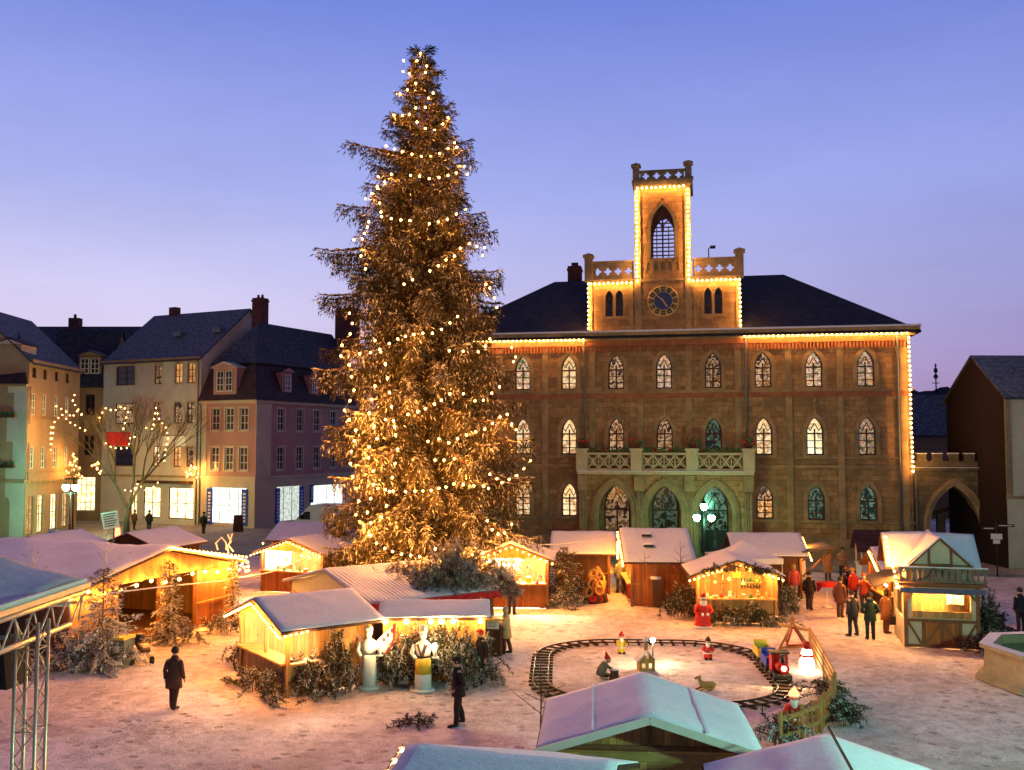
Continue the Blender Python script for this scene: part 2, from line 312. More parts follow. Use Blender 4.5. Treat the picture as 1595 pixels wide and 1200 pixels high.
def thing(name, label, cat, loc=(0,0,0), rz=0, group=None, data=None):
    o = bpy.data.objects.new(name, data); C.objects.link(o); o.location = loc; o.rotation_euler = (0,0,rz)
    return tag(o, label, cat, group)
def tag(o, label=None, cat=None, group=None, kind=None):
    for k, v in (('label',label),('category',cat),('group',group),('kind',kind)):
        if v: o[k] = v
    return o
def arch_pts(a, t, n=8):
    """left half of a pointed arch, from (-a,0) to (0,t)"""
    if t <= 0: return [(-a,0),(0,0)]
    c = (t*t-a*a)/(2*a); r = a+c; e = math.pi-math.acos(max(-1,min(1,-(-c)/r)))
    return [(c+r*math.cos(math.pi+(e-math.pi)*i/n), r*math.sin(math.pi+(e-math.pi)*i/n)) for i in range(n)]+[(0,t)]
def panel(mb, x0, x1, z0, z1, op, m, dep=.3, y=0.0):
    """wall panel facing -y with one opening op=(cx,w,zsill,zspring,arch) and its reveal"""
    if op is None:
        mb.add([(x0,y,z0),(x1,y,z0),(x1,y,z1),(x0,y,z1)], [(0,1,2,3)], m); return
    cx, w, zs, zp, t = op; a = w/2
    L = [(cx+px, zp+pz) for px, pz in arch_pts(a, t)]
    left = [(x0,z0),(cx,z0),(cx,zs),(cx-a,zs)]+L+[(cx,z1),(x0,z1)]
    Rr = [(2*cx-px, pz) for px, pz in L]
    right = [(x1,z1),(cx,z1)]+Rr[::-1]+[(cx+a,zs),(cx,zs),(cx,z0),(x1,z0)]
    for poly in (left, right):
        q = []
        for p in poly:
            if not q or (abs(p[0]-q[-1][0])+abs(p[1]-q[-1][1])) > 1e-6: q.append(p)
        mb.add([(px,y,pz) for px,pz in q], [tuple(range(len(q)))], m)
    rim = [(cx-a,zs)]+L+Rr[::-1][1:]+[(cx+a,zs)]
    n = len(rim); vs = [(px,y,pz) for px,pz in rim]+[(px,y+dep,pz) for px,pz in rim]
    mb.add(vs, [(i,i+n,(i+1)%n+n,(i+1)%n) for i in range(n)], m)
def facade(mb, x0, x1, rows, m, dep=.25):
    """rows: (z0,z1,[openings sorted by cx])"""
    for z0, z1, ops in rows:
        if not ops: panel(mb, x0, x1, z0, z1, None, m); continue
        e = [x0]+[(ops[i][0]+ops[i][1]/2+ops[i+1][0]-ops[i+1][1]/2)/2 for i in range(len(ops)-1)]+[x1]
        for i, op in enumerate(ops): panel(mb, e[i], e[i+1], z0, z1, op, m, dep)
_wc = {}
def window(parent, cx, zs, w, h, t, fm, pm, y=.2, bars=(1,2), side=None, name='window', label=None, tr=False):
    """window part (frame and glazing bars) with its pane; h = sill to spring, t = arch rise"""
    key = (round(w,2), round(h,2), round(t,2), fm.name, bars, tr); a = w/2
    if key not in _wc:
        mb = MB(); f = .085 if w < 1.3 else .11
        out = [(-a,0)]+[(x,h+z) for x,z in arch_pts(a,t)]; out += [(-x,z) for x,z in out[::-1][1:]]
        k = 1-2*f/w; ins = [(x*k, f+(z)*(1-1.6*f/(h+t))) for x,z in out]
        n = len(out); vs = [(x,0,z) for x,z in out]+[(x,0,z) for x,z in ins]+[(x,.06,z) for x,z in ins]
        mb.add(vs, [(i,(i+1)%n,n+(i+1)%n,n+i) for i in range(n)]+[(n+i,n+(i+1)%n,2*n+(i+1)%n,2*n+i) for i in range(n)], fm)
        nv, nh = bars; top = h if t > 0 else h-f
        for i in range(nv): x = -a+w*(i+1)/(nv+1); mb.box((x-(.05 if tr else .03),.005,f), (x+(.05 if tr else .03),.05,top+(t*.25 if t > 0 else 0)), fm)
        for i in range(nh): z = h*(i+1)/(nh+1) if t <= 0 else h*.96*(i+1)/nh; mb.box((-a+f*.7,.01,z-.028), (a-f*.7,.045,z+.028), fm)
        if tr:
            mb.box((-a+f*.7,.008,h*.96-.05),(a-f*.7,.048,h*.96+.05), fm)
            for sx in (-1,1): mb.bar((sx*a*.5,.03,h+t*.12), (sx*a*.02,.03,h+t*.62), .06, .05, fm, (0,1,0)); mb.bar((sx*a*.5,.03,h+t*.12), (sx*a*.85,.03,h+t*.42), .05, .05, fm, (0,1,0))
        me = bpy.data.meshes.new(name); me.from_pydata(mb.v, [], mb.f); me.materials.append(fm); me.update(); _wc[key] = me
    pk = (key, pm.name)
    if pk not in _wc:
        out = [(-a,0)]+[(x,h+z) for x,z in arch_pts(a,t)]; out += [(-x,z) for x,z in out[::-1][1:]]
        mb = MB(); mb.prism([(x*.98,z*.985+.015) for x,z in out], .05, .07, pm)
        me = bpy.data.meshes.new('pane'); me.from_pydata(mb.v, [], mb.f); me.materials.append(pm); me.update(); _wc[pk] = me
    o = link(name, _wc[key], parent, label)
    if side is None: o.location = (cx,y,zs)
    else: o.location = (side-y,cx,zs); o.rotation_euler = (0,0,R(90))
    p = link('pane', _wc[pk], o); return o
def roof(mb, L, D, ze, zr, ov, m, hl=None, hr=None, t=.14, x0=0.0, y0=0.0, ovx=None):
    """pitched roof over [x0,x0+L]x[y0,y0+D], ridge along x; hl/hr = hip insets"""
    ox = ov if ovx is None else ovx; dz = ov*(zr-ze)/(D/2)
    a = [(x0-ox,y0-ov,ze-dz),(x0+L+ox,y0-ov,ze-dz),(x0+L+ox,y0+D+ov,ze-dz),(x0-ox,y0+D+ov,ze-dz)]
    r = [(x0+(hl if hl is not None else -ox),y0+D/2,zr),(x0+L-(hr if hr is not None else -ox),y0+D/2,zr)]
    top = a+r; bot = [(x,y,z-t) for x,y,z in top]; fs = [(0,1,5,4),(2,3,4,5)]
    fs.append((3,0,4) if hl is not None else None); fs.append((1,2,5) if hr is not None else None); fs = [f for f in fs if f]
    allf = fs+[tuple(i+6 for i in f[::-1]) for f in fs]
    rim = [0,1]+([5] if hr is None else [])+[2,3]+([4] if hl is None else [])
    for i in range(len(rim)): p, q = rim[i], rim[(i+1)%len(rim)]; allf.append((p+6,q+6,q,p))
    mb.add(top+bot, allf, m)
def text_mesh(mb, s, size, M, m, ext=.004):
    c = bpy.data.curves.new('t', 'FONT'); c.body = s; c.size = size; c.align_x = 'CENTER'; c.align_y = 'CENTER'; c.extrude = ext; c.resolution_u = 2
    o = bpy.data.objects.new('t', c); me = bpy.data.meshes.new_from_object(o)
    old = mb.M; mb.M = old @ M; mb.add([v.co.copy() for v in me.vertices], [tuple(p.vertices) for p in me.polygons], m); mb.M = old
    bpy.data.objects.remove(o); bpy.data.meshes.remove(me); bpy.data.curves.remove(c)

# ---------------------------------------------------------------- strings of bulbs
def _ico(name, r, m):
    bm = bmesh.new(); bmesh.ops.create_icosphere(bm, subdivisions=1, radius=r); me = bpy.data.meshes.new(name); bm.to_mesh(me); bm.free()
    for p in me.polygons: p.use_smooth = True
    me.materials.append(m); return me
BULB = {}
def bulb_mesh(r, m):
    k = (r, m.name)
    if k not in BULB: BULB[k] = _ico('bulb', r, m)
    return BULB[k]
def resample(pts, step):
    P = [Vector(p) for p in pts]; out = [P[0]]; acc = 0
    for a, b in zip(P, P[1:]):
        l = (b-a).length
        if l < 1e-6: continue
        d = step-acc
        while d <= l: out.append(a+(b-a)*d/l); d += step
        acc = (acc+l)%step if l >= step-acc else acc+l
    return out
def sagged(a, b, sag, n=8):
    a = Vector(a); b = Vector(b); return [a+(b-a)*i/n-Vector((0,0,sag*4*(i/n)*(1-i/n))) for i in range(n+1)]
def light_string(label, pts, step, r=.06, m=None, group=None, at_pts=False, wire=.012, jit=.0, boost=1.0):
    m = m or e_bulb; mb = MB(); mb.tube(pts, wire, m_iron, 4, True, False); o = mb.build('light_string'); tag(o, label, 'string lights', group)
    q = [Vector(p) for p in pts] if at_pts else resample(pts, step)
    ld = None
    if m.name in BULB_W:
        S_, c_ = BULB_W[m.name]; ld = bpy.data.lights.new('bulb_light', 'POINT'); ld.color = c_; ld.energy = math.pi*S_*4*math.pi*r*r*boost; ld.shadow_soft_size = .012
    for p in q[:100]:
        b = link('bulb', bulb_mesh(round(r*.95,3), m), o); b.location = p-Vector((rng.uniform(-jit,jit), rng.uniform(-jit,jit), r*.8+rng.uniform(-jit,jit)))
        if ld: l = bpy.data.objects.new('bulb_light', ld); C.objects.link(l); l.parent = b; l.location = (0,-.5*r,-1.15*r)
    return o

# ---------------------------------------------------------------- evergreen sprays
def sprays(name, P, D, Ln, W, mats, mi, parent, seed=1, droop=.25):
    """many narrow leaf-sized sprays as one mesh: P base, D direction, Ln length, W width"""
    g = np.random.default_rng(seed); n = len(P); P = np.asarray(P, float); D = np.asarray(D, float); D /= np.linalg.norm(D, axis=1)[:,None]+1e-9
    X = np.cross(D, g.normal(size=(n,3))); X /= np.linalg.norm(X, axis=1)[:,None]+1e-9
    Ln = np.asarray(Ln)[:,None]; W = np.asarray(W)[:,None]
    mid = P+D*Ln*.5; tip = P+D*Ln; tip[:,2] -= droop*Ln[:,0]*.5
    V = np.stack([P, mid+X*W/2, tip, mid-X*W/2], 1).reshape(-1,3)
    me = bpy.data.meshes.new(name); me.vertices.add(4*n); me.vertices.foreach_set('co', V.ravel().astype(np.float32))
    me.loops.add(4*n); me.loops.foreach_set('vertex_index', np.arange(4*n, dtype=np.int32)); me.polygons.add(n)
    me.polygons.foreach_set('loop_start', np.arange(0,4*n,4,dtype=np.int32)); me.polygons.foreach_set('loop_total', np.full(n,4,dtype=np.int32))
    for m in mats: me.materials.append(m)
    me.polygons.foreach_set('material_index', np.asarray(mi, dtype=np.int32)); me.update(calc_edges=True); me.validate()
    return link(name, me, parent)
# ================================================================ GROUND
def build_ground():
    xs = np.concatenate([[-1500,-400,-150,-80], np.arange(-46,34.01,.3), [50,80,150,400,1500]])
    ys = np.concatenate([[-300,-60,-10,2], np.arange(8,66.01,.3), [75,95,130,200,400,1500]])
    nx, ny = len(xs), len(ys); X, Y = np.meshgrid(xs, ys); g = np.random.default_rng(3)
    Z = g.normal(0, .016, X.shape)
    for _ in range(1): Z = (Z+np.roll(Z,1,0)+np.roll(Z,1,1)+np.roll(Z,-1,0))/2.2
    Z += .02*np.sin(X*.7+Y*.33)*np.sin(Y*.51-X*.21)
    Z = np.clip(Z, -.06, .06)
    Z[(Y > 58) | (Y < 9) | (np.abs(X+6) > 39)] = 0
    V = np.stack([X,Y,Z], -1).reshape(-1,3)
    F = [(j*nx+i, j*nx+i+1, (j+1)*nx+i+1, (j+1)*nx+i) for j in range(ny-1) for i in range(nx-1)]
    me = bpy.data.meshes.new('ground'); me.from_pydata(V.tolist(), [], F); me.materials.append(m_ground)
    me.polygons.foreach_set('use_smooth', [True]*len(F)); me.update(); o = link('ground', me); o['kind'] = 'structure'
build_ground()
AL = R(11); TH0 = Vector((10.05, 63.5, 0))
def hall(s, y, z=0): return TH0+Vector((s*math.cos(AL)+y*math.sin(AL), -s*math.sin(AL)+y*math.cos(AL), z))
def build_pave():
    mb = MB()
    a = [hall(-22,0), hall(24,0), hall(24,-5.5), hall(-22,-5.5)]
    z0, z1 = .02, .14; vs = [(p.x,p.y,z1) for p in a]+[(p.x,p.y,-.05) for p in a]
    mb.add(vs, [(3,2,1,0),(3,7,6,2),(1,2,6,5),(0,4,7,3)], m_cobble)
    o = mb.build('pavement'); o['kind'] = 'structure'
    mb = MB(); a = [(-60,62),(-22,63),(-12,66),(-6,76),(-5,92),(-5,120),(-60,120)]
    mb.add([(x,y,.004) for x,y in a], [tuple(range(7))], m_cobble); o = mb.build('street'); o['kind'] = 'structure'
    mb = MB(); rs = [(-120,330,6),(-40,330,14),(20,340,20),(90,330,23),(140,320,25),(190,300,27),(240,300,29),(330,290,30),(480,250,22)]
    P = []
    for i in range(len(rs)-1):
        for k in range(24):
            t = k/24; a, b = rs[i], rs[i+1]; P.append((a[0]+(b[0]-a[0])*t, a[1]+(b[1]-a[1])*t, a[2]+(b[2]-a[2])*t+rng.uniform(-.9,1.0)))
    n = len(P); vs = [(x,y,z) for x,y,z in P]+[(x*.95,y-90,-2) for x,y,z in P]+[(x*1.2,y+200,-2) for x,y,z in P]
    mb.add(vs, [(i+n,i+n+1,i+1,i) for i in range(n-1)]+[(i,i+1,i+1+2*n,i+2*n) for i in range(n-1)], m_hill)
    o = mb.build('hill'); o['kind'] = 'structure'
build_pave()

# ================================================================ TOWN HALL
def pierced(mb, x0, x1, z0, z1, y0, y1, m, n=32, fac=1.0):
    cx, cz, hw, hh = (x0+x1)/2, (z0+z1)/2, (x1-x0)/2, (z1-z0)/2; r0 = min(hw,hh)*fac
    A_ = [2*math.pi*(i+.5)/n for i in range(n)]; hole = []; sq = []
    for a in A_:
        rr = r0*(.30+.46*abs(math.cos(2*a))**.7); hole.append((cx+rr*math.cos(a), cz+rr*math.sin(a)))
        k = 1/max(abs(math.cos(a)),abs(math.sin(a))); sq.append((cx+hw*k*math.cos(a), cz+hh*k*math.sin(a)))
    for y, flip in ((y0,0),(y1,1)):
        vs = [(x,y,z) for x,z in sq]+[(x,y,z) for x,z in hole]
        mb.add(vs, [((i,(i+1)%n,n+(i+1)%n,n+i) if not flip else (n+i,n+(i+1)%n,(i+1)%n,i)) for i in range(n)], m)
    vs = [(x,y0,z) for x,z in hole]+[(x,y1,z) for x,z in hole]
    mb.add(vs, [(i,i+n,(i+1)%n+n,(i+1)%n) for i in range(n)], m)
def arch_band(mb, cx, zs, a, spring, t, w, y0, y1, m, ogee=False):
    """raised moulding round a pointed opening"""
    o = [(-a-w,zs)]+[(x,spring+z) for x,z in arch_pts(a+w, t+w*1.2)]; i_ = [(-a,zs)]+[(x,spring+z) for x,z in arch_pts(a,t)]
    for sg in (1,-1):
        n = len(o); vs = [(cx+sg*x,y0,z) for x,z in o]+[(cx+sg*x,y0,z) for x,z in i_]+[(cx+sg*x,y1,z) for x,z in o]
        fs = [(i,i+1,n+i+1,n+i) for i in range(n-1)]+[(2*n+i,2*n+i+1,i+1,i) for i in range(n-1)]
        mb.add(vs, [f if sg > 0 else f[::-1] for f in fs], m)
    if ogee:
        z = spring+t+w
        mb.box((cx-.05,y0-.02,z), (cx+.05,y1,z+.75), m); mb.box((cx-.17,y0-.03,z+.42), (cx+.17,y1,z+.54), m); mb.ball((cx,y0-.02,z+.8), .1, m, 6, 4)
        for sg in (1,-1):
            for k in range(4):
                q = k/4; mb.ball((cx+sg*(a+w)*(1-q)*.98, y0-.03, spring+(t+w)*(q**.62)+.04), .07, m, 5, 3)
def build_hall():
    th = thing('town_hall', 'sandstone town hall with clock tower, pointed windows and bulb-lit roofline', 'town hall', TH0, -AL)
    X0, X1 = -15.34, 15.34; bays = [3.17*k for k in range(-4,5)]
    w = MB()
    g_ops = [(c, 1.05, 2.6, 3.85, .95) if abs(c) > 4 else (c, 1.75, .3, 3.2, 1.6) for c in bays]
    facade(w, X0, X1, [(0,6.0,g_ops), (6.0,10.85,[(c,1.05,6.72,8.15,.98) for c in bays]), (10.85,14.6,[(c,1.05,11.08,12.42,.96) for c in bays])], m_stone, .38)
    w.add([(X1,0,0),(X1,14,0),(X1,14,14.6),(X1,0,14.6)], [(0,1,2,3)], m_stone); w.add([(X0,0,0),(X0,14,0),(X0,14,14.6),(X0,0,14.6)], [(3,2,1,0)], m_stone)
    w.add([(X0,14,0),(X1,14,0),(X1,14,14.6),(X0,14,14.6)], [(3,2,1,0)], m_stone)
    w.build('wall', th)
    b = MB(); b.box((X0+.3,.9,.2),(X1-.3,1.0,14.3), m_black); b.build('inner_partition', th)
    for xa, xb in ((X0-.16,-5.51),(5.51,X1+.16)): p = MB(); p.box((xa,-.16,0),(xb,-.002,1.45), m_trim); p.build('plinth', th)
    for z, h, d in ((10.78,.16,.14),(5.92,.16,.16),(2.42,.13,.12),(6.5,.1,.08)):
        c = MB()
        for xa, xb in (((X0-d,-5.51),(5.51,X1+d)) if z < 3 else ((X0-d,X1+d),)): c = MB(); c.box((xa,-d,z),(xb,-.003,z+h), m_trim); c.build('string_course', th)
    c = MB(); c.box((X0,-.09,10.45),(X1,-.004,10.77), m_redstone)
    for i in range(140):
        x = X0+.1+i*(X1-X0-.2)/139; c.box((x-.055,-.2,13.55),(x+.055,-.003,13.95), m_redstone)
    c.box((X0,-.24,13.95),(X1,-.004,14.28), m_redstone); c.build('frieze', th)
    c = MB(); c.box((X0-.3,-.38,14.28),(X1+.3,-.002,14.6), m_trim); c.box((X0-.55,-.62,14.6),(X1+.55,.3,14.82), m_trim); c.box((X0-.6,-.7,14.82),(X1+.6,.25,14.93), m_snow); c.build('cornice', th)
    pl = [1.585+3.17*k for k in range(-5,5)]
    for x in pl:
        if abs(abs(x)-15) < .8: x = math.copysign(14.9, x)
        c = MB()
        zs = [(6.08,6.49),(6.61,10.44),(10.95,13.9)]
        if abs(x) > 5.6: zs = [(1.46,2.41),(2.56,5.9)]+zs
        for a, z in zs: c.box((x-.2,-.13,a),(x+.2,-.004,z), m_trim)
        c.build('pilaster', th)
    # windows
    lit = {(-4,2):e_win_p,(-3,2):e_win_p,(-2,2):e_win,(-1,2):e_win_dim,(0,2):e_win_p,(1,2):e_win_dim,(2,2):e_win_dim,(3,2):e_win_p,(4,2):e_win_p,
           (-4,1):e_win_p,(-3,1):e_win,(-2,1):e_win,(-1,1):e_win_dim,(0,1):e_win_dim,(1,1):e_win_green,(2,1):e_win,(3,1):e_win,(4,1):e_win_p,
           (-4,0):e_win,(-3,0):e_win,(-2,0):e_win,(2,0):e_win_dim,(3,0):e_win_green,(4,0):e_win_green}
    for k, c in zip(range(-4,5), bays):
        for fl, (zs, h, t) in enumerate(((2.6,1.25,.95),(6.72,1.43,.98),(11.08,1.34,.96))):
            if fl == 0 and abs(k) < 2: continue
            wi = window(th, c, zs, 1.05, h, t, m_redwood, lit[(k,fl)], .2, (1,3), tr=True)
            s = MB(); arch_band(s, c, zs, .525, zs+h, t, .26, -.1, -.004, m_trim, fl == 1); s.box((c-.75,-.2,zs-.15),(c+.75,-.006,zs-.01), m_trim); s.build('window_surround', th)
    # portal arcade under the balcony
    po = MB(); facade(po, -5.5, 5.5, [(0,5.45,[(c,2.1,.0,3.0,1.75) for c in (-3.17,0,3.17)])], m_stone, .5)
    po.M = Matrix.Identity(4)
    for i, v in enumerate(po.v): po.v[i] = (v[0], v[1]-1.3, v[2])
    po.box((-5.5,-1.299,0),(-5.0,-.01,5.45), m_stone); po.box((5.0,-1.299,0),(5.5,-.01,5.45), m_stone)
    for c in (-3.17,0,3.17):
        arch_band(po, c, .0, 1.05, 3.0, 1.75, .32, -1.42, -1.304, m_trim); arch_band(po, c, .0, 1.4, 3.0, 2.1, .12, -1.5, -1.306, m_trim)
    for x in (-5.25,-1.585,1.585,5.25):
        for d in (-.16,0,.16): po.tube([(x+d,-1.42,0),(x+d,-1.42,4.4)], .09, m_trim, 6)
        po.box((x-.32,-1.6,4.4),(x+.32,-1.31,5.4), m_trim)
    po.build('arcade', th)
    for c, fm, pm in ((-3.17,m_redwood,e_win_dim),(0,m_black,e_win_green),(3.17,m_iron,e_win_green)):
        d = window(th, c, .3, 1.75, 2.9, 1.6, fm, pm, .25, (1,2), name='door', tr=True)
        k = MB(); 
        for sx in (-1,1): k.box((sx*.07,-.02,.08),(sx*.78,.03,1.55 if pm is not e_win_dim else .9), fm)
        k.build('door_leaf', d)
    # balcony
    ba = MB(); ba.box((-5.6,-1.7,5.46),(5.6,-.005,5.66), m_trim_bright); ba.box((-5.62,-1.72,5.66),(5.62,-1.2,5.70), m_snow)
    ba.build('balcony', th); balo = bpy.data.objects['balcony']
    for k, x in enumerate((-5.3,-1.77,1.77,5.3)):
        q = MB(); q.box((x-.36,-1.66,5.71),(x+.36,-1.0,7.0), m_trim_bright); q.box((x-.44,-1.72,7.0),(x+.44,-.94,7.14), m_trim_bright); q.build('balcony_pier', balo)
        f = MB(); f.loft([(x,-1.33,7.14,.2,.2),(x,-1.33,7.42,.3,.3)], m_darkwood, 8)
        for i in range(26): f.ball((x+rng.uniform(-.36,.36),-1.33+rng.uniform(-.3,.3),7.45+rng.uniform(0,.3)), rng.uniform(.05,.1), m_red if i%3 == 0 else m_green, 5, 3)
        f.build('flower_tub', balo)
    for x0, x1 in ((-4.92,-2.15),(-1.39,1.39),(2.15,4.92)):
        q = MB(); q.box((x0,-1.52,6.72),(x1,-1.2,6.86), m_trim_bright); q.box((x0,-1.5,5.72),(x1,-1.22,5.84), m_trim_bright); n = 4; s = (x1-x0)/n
        for i in range(n):
            a, b_ = x0+i*s, x0+(i+1)*s
            q.bar((a,-1.36,5.84),(b_,-1.36,6.72), .1, .09, m_trim_bright, (0,1,0)); q.bar((a,-1.345,6.72),(b_,-1.345,5.84), .1, .09, m_trim_bright, (0,1,0))
            q.lathe([(.05,5.84),(.05,6.72)], m_trim_bright, (a,-1.36,0), 6)
            for dx, dz in ((.2,0),(-.2,0),(0,.2),(0,-.2)): q.ball(((a+b_)/2+dx,-1.35,6.28+dz), (.07,.05,.07), m_trim_bright, 6, 4)
        q.build('balustrade', balo)
        f = MB(); f.box((x0+.05,-1.5,6.87),(x1-.05,-1.25,7.0), m_darkwood)
        for i in range(90): f.ball((rng.uniform(x0+.1,x1-.1), -1.4+rng.uniform(-.16,.16), 7.02+rng.uniform(-.05,.16)), rng.uniform(.04,.09), m_green if i%6 else m_red, 5, 3)
        f.build('flower_box', balo)
    # roof
    rf = MB(); roof(rf, 30.68, 14, 14.95, 19.6, .6, m_slate, 7.0, 7.0, .14, X0); rfo = rf.build('roof', th)
    ch = MB(); ch.box((-7.5,8.2,18),(-6.5,9.2,21.0), m_chim); ch.box((-7.56,8.14,20.65),(-6.44,9.26,20.8), m_chim); ch.box((-7.25,8.5,21),(-6.75,8.9,21.3), m_chim); ch.build('chimney', rfo)
    # attic block
    at = MB(); at.M = Matrix.Translation((0,-.12,0))
    for sg in (-1,1):
        xa, xb = sorted((sg*5.0, sg*1.83)); cs = [sg*3.24-.34, sg*3.24+.34]
        facade(at, xa, xb, [(14.94,18.3,[(cs[0],.5,15.95,17.2,.5),(cs[1],.5,15.95,17.2,.5)])], m_stone, .4)
        at.box((sg*3.24-.85,-.1,15.78),(sg*3.24+.85,-.003,15.93), m_trim); at.box((sg*4.85-.14,-.08,14.94),(sg*4.85+.14,-.003,18.2), m_trim); at.box((sg*2.1-.12,-.08,14.94),(sg*2.1+.12,-.003,18.2), m_trim)
        for c_ in cs: arch_band(at, c_, 15.95, .25, 17.2, .5, .1, -.07, -.004, m_trim)
        at.add([(sg*5,0,14.5),(sg*5,3.6,14.5),(sg*5,3.6,18.3),(sg*5,0,18.3)], [(0,1,2,3) if sg > 0 else (3,2,1,0)], m_stone)
    at.add([(-5,3.6,14.5),(5,3.6,14.5),(5,3.6,18.3),(-5,3.6,18.3)], [(3,2,1,0)], m_stone); at.box((-5,.5,18.0),(5,3.6,18.15), m_snow)
    ato = at.build('attic', th)
    for sg in (-1,1):
        for d in (-.34,.34): window(ato, sg*3.24+d, 15.95, .5, 1.25, .5, m_redwood, m_glassdark, .15, (0,2))
        q = MB(); x0, x1 = sorted((sg*4.7, sg*1.95))
        q.box((sg*5.1,-.26,18.3),(sg*1.84,.25,18.44), m_trim); q.box((x0,-.2,19.52),(x1,.16,19.68), m_trim); n = 4; s = (x1-x0)/n
        for i in range(n): pierced(q, x0+i*s, x0+(i+1)*s, 18.44, 19.52, -.14, .1, m_trim)
        for y in (1.2,2.4): q.bar((sg*4.95,y,18.44),(sg*4.95,y,19.6), .2, .2, m_trim)
        q.box((sg*4.85,.3,19.5),(sg*5.05,3.5,19.66), m_trim); q.build('parapet', ato)
        q = MB(); x = sg*4.95; q.box((x-.26,-.34,18.3),(x+.26,.18,19.95), m_trim); q.box((x-.36,-.44,19.95),(x+.36,.28,20.1), m_trim)
        q.add([(x-.36,-.44,20.1),(x+.36,-.44,20.1),(x+.36,.28,20.1),(x-.36,.28,20.1),(x,-.08,20.3)], [(0,1,4),(1,2,4),(2,3,4),(3,0,4)], m_trim); q.build('corner_pier', ato)
    # tower
    t = MB(); t.M = Matrix.Translation((0,-.24,0)); op = (0,1.55,19.75,21.75,1.55)
    panel(t, -1.83, 1.83, 14.94, 18.2, None, m_stone); panel(t, -1.83, 1.83, 18.2, 24.75, op, m_stone, .35)
    vs = len(t.v); panel(t, -1.83, 1.83, 18.2, 24.75, op, m_stone, -.35, 3.7)
    for sg in (-1,1):
        t.add([(sg*1.83,0,14.94),(sg*1.83,3.7,14.94),(sg*1.83,3.7,24.75),(sg*1.83,0,24.75)], [(0,1,2,3) if sg > 0 else (3,2,1,0)], m_stone)
        t.box((sg*1.45,-.12,14.95),(sg*1.845,-.003,24.3), m_trim)
    t.box((-1.83,0,24.75),(1.83,3.7,24.9), m_stone); t.box((-1.95,-.22,24.6),(1.95,-.004,24.78), m_trim); t.box((-2.0,-.28,24.78),(2.0,3.9,24.98), m_trim)
    t.box((-1.44,-.1,18.2),(1.44,-.005,18.36), m_trim)
    arch_band(t, 0, 19.75, .78, 21.75, 1.55, .3, -.12, -.004, m_trim)
    for sg in (-1,1):
        for k in range(7): q = k/6; t.ball((sg*(1.14)*(1-q)*1.0, -.1, 21.75+1.95*q**.6), .1, m_redstone, 5, 3)
    for i in range(5): arch_band(t, -.9+i*.45, 18.9, .16, 19.3, .22, .05, -.06, -.006, m_trim)
    to = t.build('tower', th)
    q = MB()   # belfry tracery
    for x in (-.77,-.39,0,.39,.77): q.bar((x,-.05,19.75),(x,-.05,21.9 if abs(x) > .3 else 22.6), .1 if x == 0 else .06, .12, m_redwood)
    for k in range(9): q.box((-.77,-.08,19.9+k*.27),(.77,-.03,19.98+k*.27), m_redwood)
    for sg in (-1,1): arch_band(q, sg*.39, 21.6, .3, 21.75, .5, .08, -.1, -.02, m_redwood)
    q.prism([(x+.2*math.cos(a),22.65+.2*math.sin(a)) for x in (0,) for a in [i*math.pi/4 for i in range(8)]], -.08, -.03, m_redwood)
    q.prism([(-.75,21.75),(-.3,22.4),(0,22.3),(.3,22.4),(.75,21.75),(.6,22.4),(.3,22.95),(0,23.3),(-.3,22.95),(-.6,22.4)], -.07, -.04, m_redwood)
    q.build('belfry_tracery', to)
    q = MB()
    for y in (-.32, 3.3):
        q.box((-1.5,y,25.55),(1.5,y+.3,25.68), m_trim); q.box((-1.5,y,24.98),(1.5,y+.3,25.06), m_trim)
        for i in range(4): pierced(q, -1.44+i*.72, -1.44+(i+1)*.72, 25.06, 25.55, y+.08, y+.22, m_trim, 24, 1.25)
    for x in (-1.8,1.6): q.box((x,.1,25.5),(x+.2,3.3,25.62), m_trim); [q.box((x,.4+i*.7,24.98),(x+.2,.55+i*.7,25.5), m_trim) for i in range(5)]
    q.build('parapet', to)
    for x in (-1.72,1.72):
        for y in (-.2,3.45):
            q = MB(); q.box((x-.22,y-.22,24.98),(x+.22,y+.22,25.95), m_trim); q.box((x-.32,y-.32,25.95),(x+.32,y+.32,26.07), m_trim)
            q.add([(x-.32,y-.32,26.07),(x+.32,y-.32,26.07),(x+.32,y+.32,26.07),(x-.32,y+.32,26.07),(x,y,26.26)], [(0,1,4),(1,2,4),(2,3,4),(3,0,4)], m_trim); q.build('corner_pier', to)
    ck = MB(); cz = 16.86; Cm = Matrix.Translation((0,-.24,cz)) @ Matrix.Rotation(R(90),4,'X')
    ck.M = Cm; ck.lathe([(1.04,.0),(1.04,.09),(.98,.12)], m_gold, n=40, smooth=False); ck.lathe([(.6,.12),(.6,.125)], m_clockblue, n=32, smooth=False); cko = ck.build('clock', to)
    nm = MB(); RN = ['XII','I','II','III','IIII','V','VI','VII','VIII','IX','X','XI']
    for i, s in enumerate(RN):
        a = R(90-30*i); p = Matrix.Translation((.8*math.cos(a),.8*math.sin(a),.128)) @ Matrix.Rotation(a-R(90),4,'Z')
        nm.M = Cm @ p; nm.add([(-.13,-.16,0),(.13,-.16,0),(.15,.15,0),(-.15,.15,0)], [(0,1,2,3)], m_ink); text_mesh(nm, s, .2, Matrix.Translation((0,0,.01)), m_gold, .002)
    nm.build('dial_numerals', cko)
